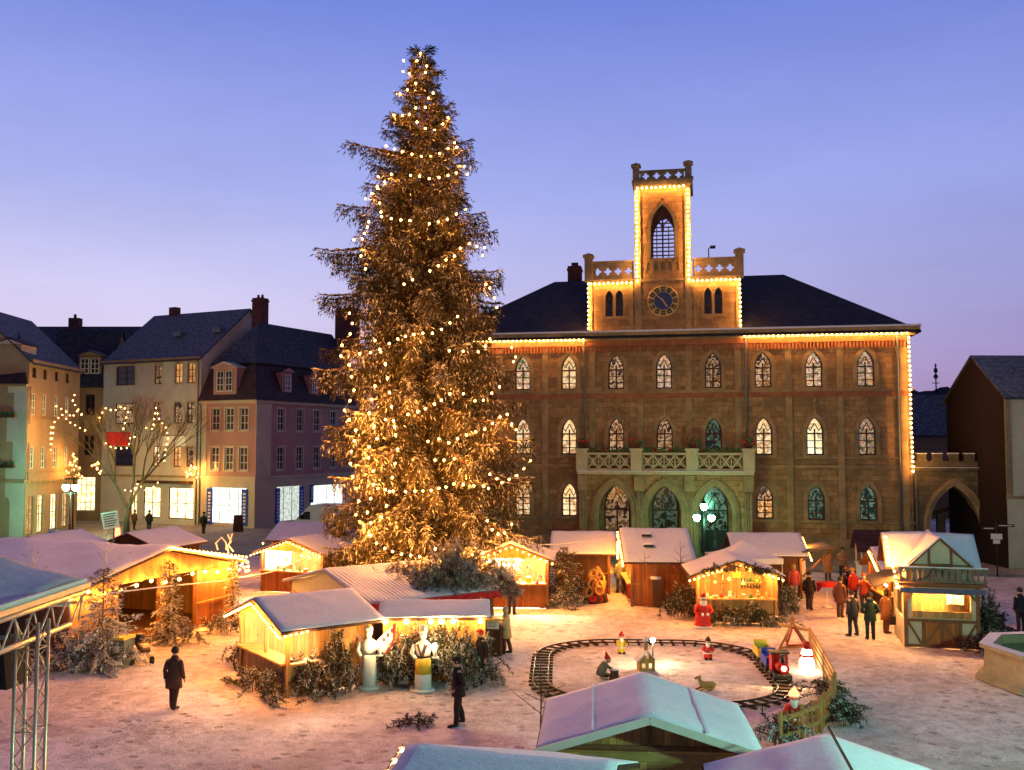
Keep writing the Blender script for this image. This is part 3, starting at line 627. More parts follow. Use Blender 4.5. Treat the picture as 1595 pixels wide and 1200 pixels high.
    for ang, l, wd in ((R(90-312), .72, .06), (R(90-146), .5, .09)):
        h = MB(); h.M = Cm @ Matrix.Translation((0,0,.15 if l > .6 else .165)) @ Matrix.Rotation(ang,4,'Z'); h.prism([(-.2,0)]*1+[(-.18,wd*.01),(l*.8,wd*.01),(l,0)], -wd/2, wd/2, m_gold)
        h.v = []; h.f = []; h.m = []; h.sm = []
        h.add([(-.2,-wd/2,0),(l*.75,-wd/2,0),(l*.78,-wd,0),(l,0,0),(l*.78,wd,0),(l*.75,wd/2,0),(-.2,wd/2,0)], [(0,1,2,3,4,5,6)], m_gold); h.build('clock_hand', cko)
    for x in (-5.25,5.25,-14.4,14.55):
        d = MB(); d.tube([(x,-.3,14.5),(x,-.22,14.0),(x,-.22,7.2 if abs(x) < 6 else .2)], .07, m_zinc, 6); d.build('downpipe', th)
    cm = MB(); cm.tube([(3.0,1,19.6),(3.0,1,20.5),(3.15,1,20.62)], .04, m_iron, 5); cm.box((3.1,.9,20.5),(3.45,1.1,20.68), m_iron); cm.build('camera_mast', ato)
    cd = MB(); panel(cd, 13.0, 14.3, .02, 1.44, (13.65,.9,.1,1.1,.15), m_trim, .1, -.17); cd.box((13.2,-.1,.1),(14.1,-.08,1.3), m_darkwood); cd.build('cellar_hatch', th)
build_hall()
gh = 'bulb strings outlining the town hall'
def hs(*pts): return [hall(s, y, z) for s, y, z in pts]
for lab, pts in (('string of bulbs under the town hall eaves, left half', [(-15.2,-.5,14.45),(-5.05,-.5,14.45)]),
    ('string of bulbs under the town hall eaves, right half', [(5.2,-.5,14.45),(15.2,-.5,14.45)]),
    ('string of bulbs climbing the left corner of the hall attic', [(-4.95,-.35,14.9),(-4.95,-.35,18.25)]),
    ('string of bulbs climbing the right corner of the hall attic', [(4.95,-.35,14.9),(4.95,-.35,18.25)]),
    ('string of bulbs below the pierced parapet left of the tower', [(-4.8,-.4,18.2),(-1.95,-.4,18.2)]),
    ('string of bulbs below the pierced parapet right of the tower', [(1.95,-.4,18.2),(4.8,-.4,18.2)]),
    ('string of bulbs up the left edge of the clock tower', [(-1.68,-.5,18.3),(-1.68,-.5,24.3)]),
    ('string of bulbs up the right edge of the clock tower', [(1.68,-.5,18.3),(1.68,-.5,24.3)]),
    ('string of bulbs across the top of the clock tower', [(-1.6,-.55,24.5),(1.6,-.55,24.5)]),
    ('string of bulbs down the far right corner of the town hall', [(15.25,-.25,14.2),(15.3,-.3,5.6)])):
    light_string(lab, hs(*pts), .30, .085, e_bulb_house, gh, jit=.015)

# ================================================================ GATE WALL AND RIGHT-HAND HOUSES
def build_gate():
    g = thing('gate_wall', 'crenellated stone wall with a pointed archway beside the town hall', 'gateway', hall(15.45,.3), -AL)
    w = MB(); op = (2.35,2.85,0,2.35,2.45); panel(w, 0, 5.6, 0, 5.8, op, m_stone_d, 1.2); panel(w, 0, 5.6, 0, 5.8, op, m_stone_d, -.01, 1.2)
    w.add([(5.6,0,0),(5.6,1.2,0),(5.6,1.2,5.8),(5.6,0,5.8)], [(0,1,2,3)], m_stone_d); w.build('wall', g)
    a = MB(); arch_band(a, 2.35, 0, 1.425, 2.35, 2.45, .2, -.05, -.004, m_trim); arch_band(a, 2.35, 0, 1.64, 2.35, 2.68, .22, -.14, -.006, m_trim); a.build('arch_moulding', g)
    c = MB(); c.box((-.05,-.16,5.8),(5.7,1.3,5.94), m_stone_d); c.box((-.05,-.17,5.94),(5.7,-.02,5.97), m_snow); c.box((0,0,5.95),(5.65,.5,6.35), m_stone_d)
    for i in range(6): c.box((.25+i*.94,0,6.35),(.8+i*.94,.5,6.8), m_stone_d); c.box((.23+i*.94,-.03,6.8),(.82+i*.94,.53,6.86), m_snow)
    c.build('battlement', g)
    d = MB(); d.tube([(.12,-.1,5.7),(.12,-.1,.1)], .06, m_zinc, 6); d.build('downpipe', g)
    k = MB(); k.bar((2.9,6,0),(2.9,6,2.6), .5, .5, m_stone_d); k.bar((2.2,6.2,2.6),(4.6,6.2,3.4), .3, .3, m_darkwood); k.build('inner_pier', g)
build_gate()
def simple_house(name, label, loc, rz, L, D, ze, zr, wm, rm, ov=.35, hl=None, hr=None, rows=None, cat='house', dep=.2):
    h = thing(name, label, cat, loc, rz); w = MB()
    facade(w, 0, L, rows or [(0,ze,[])], wm, dep)
    for x in (0,L):
        side = [(x,0,0),(x,D,0),(x,D,ze)]+([(x,D/2,zr-.12)] if (hl if x == 0 else hr) is None else [])+[(x,0,ze)]
        w.add(side, [tuple(range(len(side))) if x else tuple(range(len(side)-1,-1,-1))], wm)
    w.add([(0,D,0),(L,D,0),(L,D,ze),(0,D,ze)], [(3,2,1,0)], wm); w.build('wall', h)
    r = MB(); roof(r, L, D, ze+.05, zr, ov, rm, hl, hr, .14, 0, 0, .15 if hl is None else ov); return h, r.build('roof', h)
def gable_dark(h, D, ze, zr, m):
    q = MB(); q.add([(-.02,0,0),(-.02,D,0),(-.02,D,ze),(-.02,D/2,zr-.15),(-.02,0,ze)], [(4,3,2,1,0)], m); return q.build('gable_wall', h)
rr = [(0,4.3,[(3.4,4.4,.5,3.1,0)]), (4.3,7.6,[(2.2,1.0,5.0,6.9,0),(4.8,1.0,5.0,6.9,0)]), (7.6,10.4,[(2.2,1.0,8.0,9.8,0),(4.8,1.0,8.0,9.8,0)])]
h, ro = simple_house('corner_house', 'pale house with dark brick gable and dormer right of the archway', (29.15,57.0,0), R(3), 14, 6.8, 10.4, 13.0, m_palewall, m_slate_s, rows=rr)
gable_dark(h, 6.8, 10.4, 13.0, m_darkwall)
for c in (2.2,4.8):
    for z in (5.0,8.0):
        window(h, c, z, 1.0, 1.85, 0, m_whitepaint, m_glassdark, .1, (1,2))
        q = MB(); q.box((c-.75,-.08,z-.75),(c+.75,-.004,z-.45), m_trim); q.build('window_apron', h)
window(h, 3.4, .5, 4.4, 2.6, 0, m_black, e_shopy, .15, (2,1), name='shop_window')
q = MB(); q.box((-.05,-.1,4.2),(14,-.004,4.36), m_trim); q.box((-.05,-.12,10.2),(14.1,-.005,10.4), m_trim); q.box((.0,-.06,4.4),(.35,-.004,10.2), m_trim); q.build('cornice', h)
q = MB(); q.box((2.6,.2,10.4),(4.2,3.3,12.0), m_palewall); q.prism([(2.4,11.98),(4.4,11.98),(3.4,12.6)], .05, 3.3, m_slate_s); do = q.build('dormer', h)
window(do, 3.4, 10.75, 1.0, 1.1, 0, m_whitepaint, m_glassdark, .18, (1,1))
for i, (x, y, L, D, ze, zr, rz, lab) in enumerate(((34.5,84,5.5,11,9.5,13.4,80,'small blue-roofed house seen over the gate wall'),(40,96,15,9,8.5,12.5,4,'long dark-roofed house behind the gate wall'),(38,74,12,8,7.5,10.3,-8,'low dark house in the lane behind the archway'))):
    simple_house('back_house', lab, (x,y,0), R(rz), L, D, ze, zr, m_brownwall, m_slate_b)

# ================================================================ LEFT-HAND ROW OF HOUSES
def along(px, P, d):
    """distance along a wall from P in direction d to where the sight line of column px crosses it"""
    k = (px-797.5)/FPX; return (k*P[1]-P[0])/(d[0]-k*d[1])
CA = (math.cos(R(26)), math.sin(R(26))); PC = (-22.6,85.0)
def dormer(rf, M_, x, y0, w, zb, zt, dep, wm, rm, nwin, ped=True):
    q = MB(); q.M = M_; q.box((x-w/2,y0,zb),(x+w/2,y0+dep,zt), wm)
    q.prism([(x-w/2-.25,zt),(x+w/2+.25,zt),(x+w/2+.1,zt+.12),(x,zt+(.6 if ped else .3)),(x-w/2-.1,zt+.12)], y0-.2, y0+dep, rm); q.prism([(x-w/2-.2,zt+.02),(x+w/2+.2,zt+.02),(x,zt+.42)], y0-.22, y0-.19, wm)
    d = q.build('dormer', rf)
    for i in range(nwin):
        c = x+(i-(nwin-1)/2)*1.0; o = window(d, c, zb+.35, .85, zt-zb-.6, 0, m_whitepaint, m_glassblue, y0-.07, (1,2)); o.matrix_local = M_ @ o.matrix_basis
    return d
def pink():
    L, D = 6.4, 17.0; o = (PC[0]-L*CA[0], PC[1]+L*CA[1]); h = thing('corner_house', 'pink corner house with mansard roof, dormers and lit ground-floor shop', 'house', (*o,0), R(-26))
    S = Matrix.Translation((L,0,0)) @ Matrix.Rotation(R(90),4,'Z'); us = [3.4,6.1,8.7,11.3,13.9]; fx = [1.75,3.4,5.05]
    w = MB(); zz = [(4.4,7.75,5.05,2.05),(7.75,11.3,8.6,2.0)]
    facade(w, 0, L, [(0,4.4,[(3.3,4.3,.25,3.55,0)])], m_creamwall, .3); facade(w, 0, L, [(a,b,[(c,.95,s,s+hh,0) for c in fx]) for a,b,s,hh in zz], m_pinkwall)
    w.M = S; facade(w, 0, D, [(0,4.4,[(4.75,3.6,.25,3.55,0),(10.6,5.4,.9,3.45,0)])], m_creamwall, .3); facade(w, 0, D, [(a,b,[(c,.95,s,s+hh,0) for c in us]) for a,b,s,hh in zz], m_pinkwall)
    w.M = Matrix.Identity(4); w.add([(0.02,0,0),(.02,D,0),(.02,D,11.3),(.02,0,11.3)], [(3,2,1,0)], m_pinkwall); w.add([(0,D,0),(L,D,0),(L,D,11.3),(0,D,11.3)], [(3,2,1,0)], m_pinkwall); w.build('wall', h)
    t = MB()
    t.box((0,-.06,4.55),(.75,-.004,11.0), m_creamwall); t.box((0,-.14,4.3),(L+.14,-.005,4.52), m_creamwall); t.box((0,-.22,11.02),(L+.22,-.006,11.3), m_creamwall)
    t.M = S; t.box((.0,-.06,4.55),(2.0,-.004,11.0), m_creamwall); t.box((0,-.14,4.3),(D,-.005,4.52), m_creamwall); t.box((0.001,-.22,11.02),(D,-.006,11.3), m_creamwall); t.build('cornice', h)
    for a, b, s, hh in zz:
        for c in fx: q = MB(); [q.box(*bx, m_creamwall) for bx in (((c-.62,-.05,s-.12),(c-.48,-.003,s+hh+.14)),((c+.48,-.05,s-.12),(c+.62,-.003,s+hh+.14)),((c-.48,-.05,s+hh+.003),(c+.48,-.003,s+hh+.14)),((c-.48,-.07,s-.14),(c+.48,-.003,s-.004)))]; q.build('window_surround', h); window(h, c, s, .95, hh, 0, m_whitepaint, m_glassblue, .08, (1,2))
        for c in us: q = MB(); q.M = S; [q.box(*bx, m_creamwall) for bx in (((c-.62,-.05,s-.12),(c-.48,-.003,s+hh+.14)),((c+.48,-.05,s-.12),(c+.62,-.003,s+hh+.14)),((c-.48,-.05,s+hh+.003),(c+.48,-.003,s+hh+.14)),((c-.48,-.07,s-.14),(c+.48,-.003,s-.004)))]; q.build('window_surround', h); window(h, c, s, .95, hh, 0, m_whitepaint, m_glassblue, .08, (1,2), side=L)
    window(h, 3.3, .25, 4.3, 3.3, 0, m_whitepaint, e_shop, .2, (3,1), name='shop_window')
    window(h, 4.75, .25, 3.6, 3.3, 0, m_whitepaint, e_shop, .2, (2,0), side=L, name='shop_window'); window(h, 10.6, .9, 5.4, 2.55, 0, m_whitepaint, e_shop, .2, (3,0), side=L, name='shop_window')
    def ban(M_, x, w_, z0, z1):
        q = MB(); q.M = M_; q.box((x,-.1,z0),(x+w_,-.03,z1), m_blue)
        for i in range(9): q.box((x+w_*.28,-.112,z0+.3+i*(z1-z0-.5)/9),(x+w_*.72,-.101,z0+.48+i*(z1-z0-.5)/9), m_white)
        q.build('shop_banner', h)
    I = Matrix.Identity(4); ban(I,.95,.65,.2,3.4); ban(I,5.0,.65,.2,3.4); ban(S,2.75,.55,.2,3.4); ban(S,6.1,.6,.2,3.4); ban(S,7.7,.5,1.8,3.5); ban(S,12.9,.5,1.8,3.5)
    rf = MB(); a = [(-.1,-.4),(L+.4,-.4),(L+.4,D+.1),(-.1,D+.1)]; b = [(.2,1.2),(L-1.2,1.2),(L-1.2,D-.6),(.2,D-.6)]
    vs = [(x,y,11.3) for x,y in a]+[(x,y,14.7) for x,y in b]; rf.add(vs, [(0,1,5,4),(1,2,6,5),(2,3,7,6),(3,0,4,7)], m_tile)
    c = [(0.1,.9),(L-.9,.9),(L-.9,D-.4),(.1,D-.4)]; vs = [(x,y,14.7) for x,y in c]+[(2.6,4.6,18.9),(2.6,D-1,18.9)]
    rf.add(vs, [(0,1,4),(1,2,5,4),(2,3,5),(3,0,4,5),(3,2,1,0)], m_slate_s); rfo = rf.build('roof', h)
    dormer(rfo, I, 2.9, -.15, 2.7, 11.75, 14.2, 2.0, m_pinkwall, m_creamwall, 2)
    for u in (4.2,8.2,12.2): dormer(rfo, S, u, .0, 1.35, 11.9, 14.0, 2.0, m_pinkwall, m_tile, 1, False)
    for x, y, z0, z1, ww in ((1.2,5.2,17,21.4,1.1),(3.0,16.0,17,21.6,2.4)):
        q = MB(); q.box((x,y,z0),(x+ww,y+1.1,z1), m_chim); q.box((x-.07,y-.07,z1-.35),(x+ww+.07,y+1.17,z1-.2), m_chim); [q.lathe([(.14,0),(.12,.35)], m_chim, (x+.3+i*.5,y+.55,z1), 6) for i in range(int(ww/.55))]; q.build('chimney', rfo)
    q = MB(); q.tube([(.1,-.25,11.1),(.1,-.12,10.7),(.1,-.12,.1)], .06, m_zinc, 6); q.build('downpipe', h)
pink()
def white_gable():
    L, D = 12.5, 12.6; P = (-28.42,87.83); d = (-CA[0],CA[1]); o = (P[0]-L*CA[0], P[1]+L*CA[1]); T = lambda px: L-along(px, P, d)
    big = T(194); xs = [T(245),T(277),T(297)]; z1, z2, z3 = (13.0,1.85),(9.3,1.95),(5.3,1.85)
    def ops(z): return [(big,2.6,z[0],z[0]+z[1],0)]+[(x,.95,z[0],z[0]+z[1],0) for x in xs]
    gx = [(T(211),.9),(T(239),2.2),(T(284),3.1)]
    h, rfo = simple_house('gabled_house', 'white rendered house with steep dark roof and yellow lit shop windows', (*o,0), R(-26), L, D, 15.4, 20.6, m_whitewall, m_slate_s,
        rows=[(0,4.4,[(c,w_,.5,3.4,0) for c,w_ in gx]),(4.4,8.3,ops(z3)),(8.3,12.2,ops(z2)),(12.2,15.4,ops(z1))])
    lit = {(0,0):m_glassdark,(0,1):e_win_dim,(0,2):e_win_orange,(0,3):e_win_orange,(1,0):e_win_dim,(1,1):e_win_dim,(1,2):e_win_dim,(1,3):e_win_dim,(2,0):m_glassdark,(2,1):e_win,(2,2):e_win_orange,(2,3):e_win_dim}
    for r, z in enumerate((z1,z2,z3)):
        for k, c in enumerate([big]+xs):
            ww = 2.6 if k == 0 else .95; window(h, c, z[0], ww, z[1], 0, m_redwood, lit[(r,k)], .1, (1,2))
            q = MB(); a = ww/2; [q.box(*b_, m_creamwall) for b_ in (((c-a-.16,-.05,z[0]-.14),(c-a-.01,-.003,z[0]+z[1]+.14)),((c+a+.01,-.05,z[0]-.14),(c+a+.16,-.003,z[0]+z[1]+.14)),((c-a-.01,-.05,z[0]+z[1]+.004),(c+a+.01,-.003,z[0]+z[1]+.14)),((c-a-.01,-.07,z[0]-.14),(c+a+.01,-.003,z[0]-.005)))]; q.build('window_surround', h)
    for c, w_ in gx: window(h, c, .5, w_, 2.9, 0, m_redwood, e_shopy, .12, (1 if w_ < 3 else 2,1), name='shop_window')
    q = MB(); q.box((.05,-.14,4.3),(L-.05,-.004,4.5), m_trim); q.box((T(225),-.75,3.75),(T(303),-.005,4.0), m_darkwood); q.build('shop_fascia', h)
    q = MB(); q.box((-.1,-.35,15.2),(L+.1,-.005,15.4), m_brownwall); q.build('gutter_board', h)
    for x, y in ((T(240),3.0),(T(300),3.2)):
        q = MB(); zz = 15.4+y*(5.2/6.3)+.25; q.box((x-.5,y-.4,zz-.35),(x+.5,y+.4,zz+.12), m_zinc); q.add([(x-.42,y-.33,zz+.125),(x+.42,y-.33,zz+.125),(x+.42,y+.33,zz+.125),(x-.42,y+.33,zz+.125)], [(0,1,2,3)], m_white); q.build('skylight', rfo)
    q = MB(); q.box((2.2,6.0,20),(3.1,6.7,21.3), m_chim); q.build('chimney', rfo)
    q = MB(); q.tube([(L-.25,-.2,15.1),(L-.25,-.1,14.7),(L-.25,-.1,.1)], .06, m_zinc, 6); q.build('downpipe', h)
white_gable()
def tan():
    P = (-38.75,77.1); d = (-.062,.998); T = lambda px: along(px, P, d); L = 10.6
    cs = [T(52),T(69),T(87),T(104)]; gs = [(T(44+k),w_) for k, w_ in ((1.5,1.2),(13.5,1.2),(33,1.3),(46,1.2))]
    gs = [(T(45),.01)]; gs = [(1.0,1.3),(2.9,1.2),(5.6,1.4),(8.0,1.3)]
    h, rfo = simple_house('tan_house', 'tan rendered house with rows of narrow white windows above lit shop doors', (*P,0), R(90+3.55), L, 9, 14.2, 18.6, m_tanwall, m_slate_s,
        rows=[(0,4.6,[(c,w_,.1,3.2,0) for c,w_ in gs]),(4.6,8.6,[(c,.85,5.4,7.15,0) for c in cs]),(8.6,12.2,[(c,.85,9.75,11.5,0) for c in cs]),(12.2,14.2,[(c,.8,12.75,13.6,0) for c in cs])])
    for c in cs:
        window(h, c, 5.4, .85, 1.75, 0, m_whitepaint, m_glassblue, .08, (1,2)); window(h, c, 9.75, .85, 1.75, 0, m_whitepaint, m_glassblue, .08, (1,2)); window(h, c, 12.75, .8, .85, 0, m_redwood, m_glassdark, .08, (1,0))
    for (c, w_), pm in zip(gs, (e_win_orange,e_shopy,e_shopy,e_win)): window(h, c, .1, w_, 3.1, 0, m_greywood, pm, .12, (1,1), name='shop_window')
    q = MB(); q.box((0,-.1,5.0),(L,-.004,5.15), m_trim); q.box((0,-.1,9.35),(L,-.004,9.5), m_trim); q.box((0,-.16,4.2),(L,-.005,4.4), m_trim); q.box((0,-.3,13.95),(L,-.006,14.2), m_trim); q.build('string_course', h)
    for z in (12.0,7.5):
        q = MB(); q.tube([(.1,-.1,z),(.1,-.1,z-3)], .05, m_zinc, 5); q.build('downpipe', h)
tan()
h, rfo = simple_house('recessed_house', 'narrow brown house with a dormer and a bright glazed shopfront', (-46,93.6,0), 0, 6.25, 8, 13.4, 19.0, m_brownwall, m_slate_b, rows=[(0,5.0,[(4.75,1.9,.9,4.2,0)]),(5.0,8.6,[(2.9,.95,5.6,7.5,0),(4.95,.95,6.3,8.2,0)]),(8.6,13.4,[(2.9,.95,9.6,11.6,0),(4.95,.95,10.2,12.2,0)])])
for c, z in ((2.9,5.6),(4.95,6.3),(2.9,9.6),(4.95,10.2)): window(h, c, z, .95, 1.9, 0, m_redwood, m_glassdark, .1, (1,2))
window(h, 4.75, .9, 1.9, 3.3, 0, m_whitepaint, e_shopy, .12, (3,3), name='shop_window')
dormer(rfo, Matrix.Identity(4), 4.6, .6, 2.2, 13.9, 16.0, 3, m_brownwall, m_slate_s, 2)
def white_left():
    h = thing('white_house', 'white house with tiled mansard and flower boxes at the left edge', 'house', (-54.0,77.0,0), 0); L = 15.2; P = (-38.8,77.0)
    T = lambda px: 15.2+(px-797.5)/FPX*77+38.8; a, b = T(12.5), T(11.5); w = MB()
    facade(w, 0, L, [(0,4.6,[(T(5),1.5,.0,2.7,.5)]),(4.6,8.4,[(b-2.6,1.0,5.9,7.6,0),(b,1.0,5.9,7.6,0)]),(8.4,12.2,[(b-2.6,1.0,9.9,11.5,0),(b,1.0,9.9,11.5,0)])], m_whitewall)
    w.add([(L,0,0),(L-4,9,0),(L-4,9,12.2),(L,0,12.2)], [(0,1,2,3)], m_whitewall); w.build('wall', h)
    for c in (b-2.6,b):
        for z, hh in ((5.9,1.7),(9.9,1.6)):
            window(h, c, z, 1.0, hh, 0, m_redwood, e_win_dim if z < 6 else m_glassdark, .1, (1,1))
            q = MB(); q.box((c-.75,-.32,z-.4),(c+.75,-.01,z-.12), m_darkwood); [q.ball((c+rng.uniform(-.75,.75),-.2+rng.uniform(-.12,.12),z-.1+rng.uniform(-.05,.15)), rng.uniform(.06,.12), m_green, 5, 3) for _ in range(26)]; q.build('flower_box', h)
    window(h, T(5), 0, 1.5, 2.7, .5, m_greywood, m_glassdark, .15, (1,1), name='door')
    q = MB(); q.box((0,-.3,4.3),(L+.1,-.004,4.55), m_trim); q.box((0,-.35,12.0),(L+.1,-.005,12.2), m_trim); q.build('cornice', h)
    r = MB(); vs = [(-.2,-.45,12.2),(L+.2,-.45,12.2),(L-1.4,1.6,15.9),(-.2,1.6,15.9),(L-5.5,8,18.6),(-.2,8,18.6),(L-4,9,12.2)]; r.add(vs, [(0,1,2,3),(3,2,4,5),(1,6,4,2)], m_tile); ro = r.build('roof', h)
    dormer(ro, Matrix.Identity(4), T(11), .1, 1.9, 12.9, 15.4, 2.4, m_creamwall, m_tile, 1)
white_left()
for x, y, L, D, ze, zr, rz, lab, cx in ((-62,112,17,12,15.5,21.8,0,'dark roofed house behind the tan house, with a chimney on its ridge',7.6),(-47,116,9,11,16,22.0,-4,'dark roofed house rising behind the recessed brown house',None)):
    h, rfo = simple_house('back_house', lab, (x,y,0), R(rz), L, D, ze, zr, m_brownwall, m_slate_b)
    if cx: q = MB(); q.box((cx,5.4,zr-.6),(cx+1.3,6.4,zr+1.0), m_chim); q.lathe([(.2,0),(.16,.5)], m_chim, (cx+.6,5.9,zr+1), 6); q.build('chimney', rfo)
# ================================================================ STALLS
def snowcap(mb, L, D, ze, zr, ov, x0=0.0, y0=0.0, th=.09, m=None, ovx=None):
    ox = (ov if ovx is None else ovx)-.03; o = ov-.03; n = max(6, int((L+2*ox)/.22)); k = 22; dz = (zr-ze)/(D/2)
    sd = rng.uniform(0,99); vs = []; bt = []
    for i in range(n+1):
        for j in range(k+1):
            x = x0-ox+(L+2*ox)*i/n; y = y0-o+(D+2*o)*j/k; p = zr-abs(y-(y0+D/2))*dz+.022
            e = min(i, n-i)/n*(L+2*ox); e2 = min(j, k-j)/k*(D+2*o); q = min(1, .25+min(e,e2)/.3)**.5
            w = .6+.4*math.sin(x*1.7+sd)*math.sin(y*2.1+sd*1.3)+.12*math.sin(x*6+y*5+sd)
            vs.append((x, y, p+th*q*max(.25, w)-(.004 if abs(y-(y0+D/2)) < .1 else 0)))
            bt.append((x, y, p-.01))
    N_ = len(vs); W = k+1; f = [(i*W+j, (i+1)*W+j, (i+1)*W+j+1, i*W+j+1) for i in range(n) for j in range(k)]
    rim = [i*W for i in range(n+1)]+[n*W+j for j in range(1,W)]+[i*W+k for i in range(n-1,-1,-1)]+[j for j in range(k-1,0,-1)]
    f += [(rim[(i+1)%len(rim)], rim[i], rim[i]+N_, rim[(i+1)%len(rim)]+N_) for i in range(len(rim))]
    mb.add(vs+bt, f, m or m_snow, True)
def stall(label, loc, rz, w=3.4, d=2.8, he=2.1, hr=2.65, axis='y', f='counter', b='wall', l='wall', r='wall', wm=None, ov=.38, hc=1.0, lamp=None, snow=.055,
          rm=None, name='market_stall', group='wooden market stalls on the square', gm=None, thin=False, snowm=None, nl=1):
    wm = wm or m_wood; gm = gm or wm; rm = rm or m_darkwood; t = thing(name, label, 'market stall', (loc[0],loc[1],0), R(rz), group); a = w/2
    S = {'f': (Matrix.Identity(4), -a, a), 'b': (Matrix.Translation((0,d,0)) @ Matrix.Rotation(R(180),4,'Z'), -a, a),
         'r': (Matrix.Translation((a,0,0)) @ Matrix.Rotation(R(90),4,'Z'), 0, d), 'l': (Matrix.Translation((-a,d,0)) @ Matrix.Rotation(R(-90),4,'Z'), 0, d)}
    rise = lambda x: hr-(hr-he)*abs(x)/a if axis == 'y' else hr-(hr-he)*abs(x-d/2)/(d/2)
    for key, kind in (('f',f),('b',b),('l',l),('r',r)):
        M_, u0, u1 = S[key]; q = MB(); q.M = M_; gab = (axis == 'y') == (key in 'fb'); apex = (u0+u1)/2
        if kind == 'wall': q.box((u0+.06,.03,.04),(u1-.06,.08,he-.05), wm)
        elif kind in ('counter','half'):
            q.box((u0+.06,.03,.04),(u1-.06,.08,hc), wm)
            if kind == 'half': q.box((apex-(u1-u0)*.12,.03,hc+.001),(u1-.06,.08,he-.05), wm)
        if q.v: q.build('side_wall', t)
        if kind in ('counter','half'):
            c = MB(); c.M = M_; c.box((u0+.02,-.22,hc+.002),(apex-(u1-u0)*.125 if kind == 'half' else u1-.02,.4,hc+.06), m_wood); c.build('counter', t)
            c = MB(); c.M = M_; c.box((apex-.04,.02,hc+.065),(apex+.04,.1,he), m_wood); 
            if kind == 'counter': c.build('mullion', t)
        if gab and kind != 'none':
            g = MB(); g.M = M_; g.prism([(u0,he-.06),(u1,he-.06),(apex,hr-.09)], .02, .07, gm); g.build('gable_board', t)
    for x in (-a,a):
        for y in (0,d):
            p = MB(); sx = -.0; p.box((x-.055,y-.055,0),(x+.055,y+.055,he+.0), m_beam if wm is not m_wood else m_wood); p.build('corner_post', t)
    rf = MB(); sc = MB()
    if axis == 'y':
        rf.M = sc.M = Matrix.Rotation(R(90),4,'Z'); roof(rf, d, w, he, hr, ov, rm, None, None, .07, 0, -a)
        snowcap(sc, d, w, he, hr, ov, 0, -a, snow, snowm)
    else:
        roof(rf, w, d, he, hr, ov, rm, None, None, .07, -a, 0); snowcap(sc, w, d, he, hr, ov, -a, 0, snow, snowm)
    rfo = rf.build('roof', t); sc.build('snow_cover', rfo)
    if lamp:
        for i in range(nl):
            x = 0 if nl == 1 else -a*.55+i*1.1*a/(nl-1)
            L_ = MB(); L_.tube([(x-.45,d*.35,he-.12),(x+.45,d*.35,he-.12)], .035, lamp, 6); L_.build('lamp_tube', t)
            B = MB(); B.box((x-.5,d*.35-.05,he-.08),(x+.5,d*.35+.05,he-.04), m_white); B.build('lamp_holder', t)
    return t
def lp(o, *p): return [Matrix.Translation(o.location) @ Matrix.Rotation(o.rotation_euler.z,4,'Z') @ Vector(q) for q in p]
gs = 'bulb strings on the stall roofs'
def verge_pts(t, w, d, he, hr, ov, axis, end, z=-.1):
    """roof-edge line of a gable end, in world space"""
    a = w/2+ov; dz = ov*(hr-he)/((w if axis == 'y' else d)/2)
    if axis == 'y': y = -ov-.06 if end == 'f' else d+ov+.06; return lp(t, (-a,y,he-dz+z), (0,y,hr+z), (a,y,he-dz+z))
    x = (-1 if end == 'l' else 1)*(w/2+ov+.06); b = d/2+ov; return lp(t, (x,-ov,he-dz+z), (x,d/2,hr+z), (x,d+ov,he-dz+z))

s1 = stall('open pine stall with a pinkish snowy roof beside the two white candle figures', (-5.53,29.63), 36.87, 2.7, 3.6, 2.12, 2.7, 'x', f='half', l='counter', wm=m_wood, lamp=e_tube_w, hc=.95)
light_string('string of bulbs round the gable of the stall beside the white candle figures', verge_pts(s1,2.7,3.6,2.12,2.7,.38,'x','l')[::-1]+lp(s1,(-.9,-.45,2.0)), .17, .04, e_bulb, gs)
s7 = stall('brightly lit gabled stall with an open counter left of the big spruce', (-11.0,48.6), -20, 3.5, 2.8, 2.12, 2.72, 'y', wm=m_orangewood, lamp=e_tube_w, hc=1.05, nl=2)
light_string('string of bulbs along the gable of the lit stall left of the big spruce', verge_pts(s7,3.5,2.8,2.12,2.72,.38,'y','f'), .2, .045, e_bulb, gs)
s8 = stall('stall with a plain violet snow roof behind the lit stall left of the spruce', (-12.15,54.8), -8, 2.8, 3.4, 2.15, 2.85, 'x', wm=m_orangewood)
light_string('string of bulbs on the left roof edge of the stall behind the lit one', verge_pts(s8,2.8,3.4,2.15,2.85,.38,'x','l')[:2], .24, .05, e_bulb, gs)
s2 = stall('board-backed stall in the foreground, its low snowy gable facing us', (2.45,17.55), -5, 3.4, 2.75, 2.14, 2.66, 'y', f='wall', wm=m_woodh, gm=m_wood, ov=.32)
q = MB(); q.bar((0,.0,2.1),(0,.0,2.6), .09, .06, m_beam); q.box((-1.7,-.02,2.02),(1.7,.03,2.1), m_beam); q.build('batten', s2)
for sg in (-1,1): q = MB(); q.bar((sg*2.02,-.345,2.03),(0,-.345,2.64), .03, .14, m_whitepaint); q.build('verge_board', s2)
q = MB()
for sg in (-1,1):
    for k in (.5,): q.bar((sg*k*2.0,-.28,2.738-.306*k*2.0),(sg*k*2.0,3.0,2.738-.306*k*2.0), .05, .02, m_snow)
q.build('roof_seam', s2)
s3 = stall('lower right foreground stall showing only its snowy ridge and roof seam', (4.71,13.34), -9.4, 3.4, 2.7, 2.14, 2.66, 'y', f='wall', ov=.32)
q = MB(); q.bar((.05,-.32,2.79),(.05,3.02,2.79), .035, .03, m_darkwood); q.build('ridge_strip', s3)
s4 = stall('foreground stall at the bottom centre with a plain bluish snow roof', (-.51,13.55), -15.8, 2.8, 3.5, 2.14, 2.66, 'x', f='wall', ov=.32)
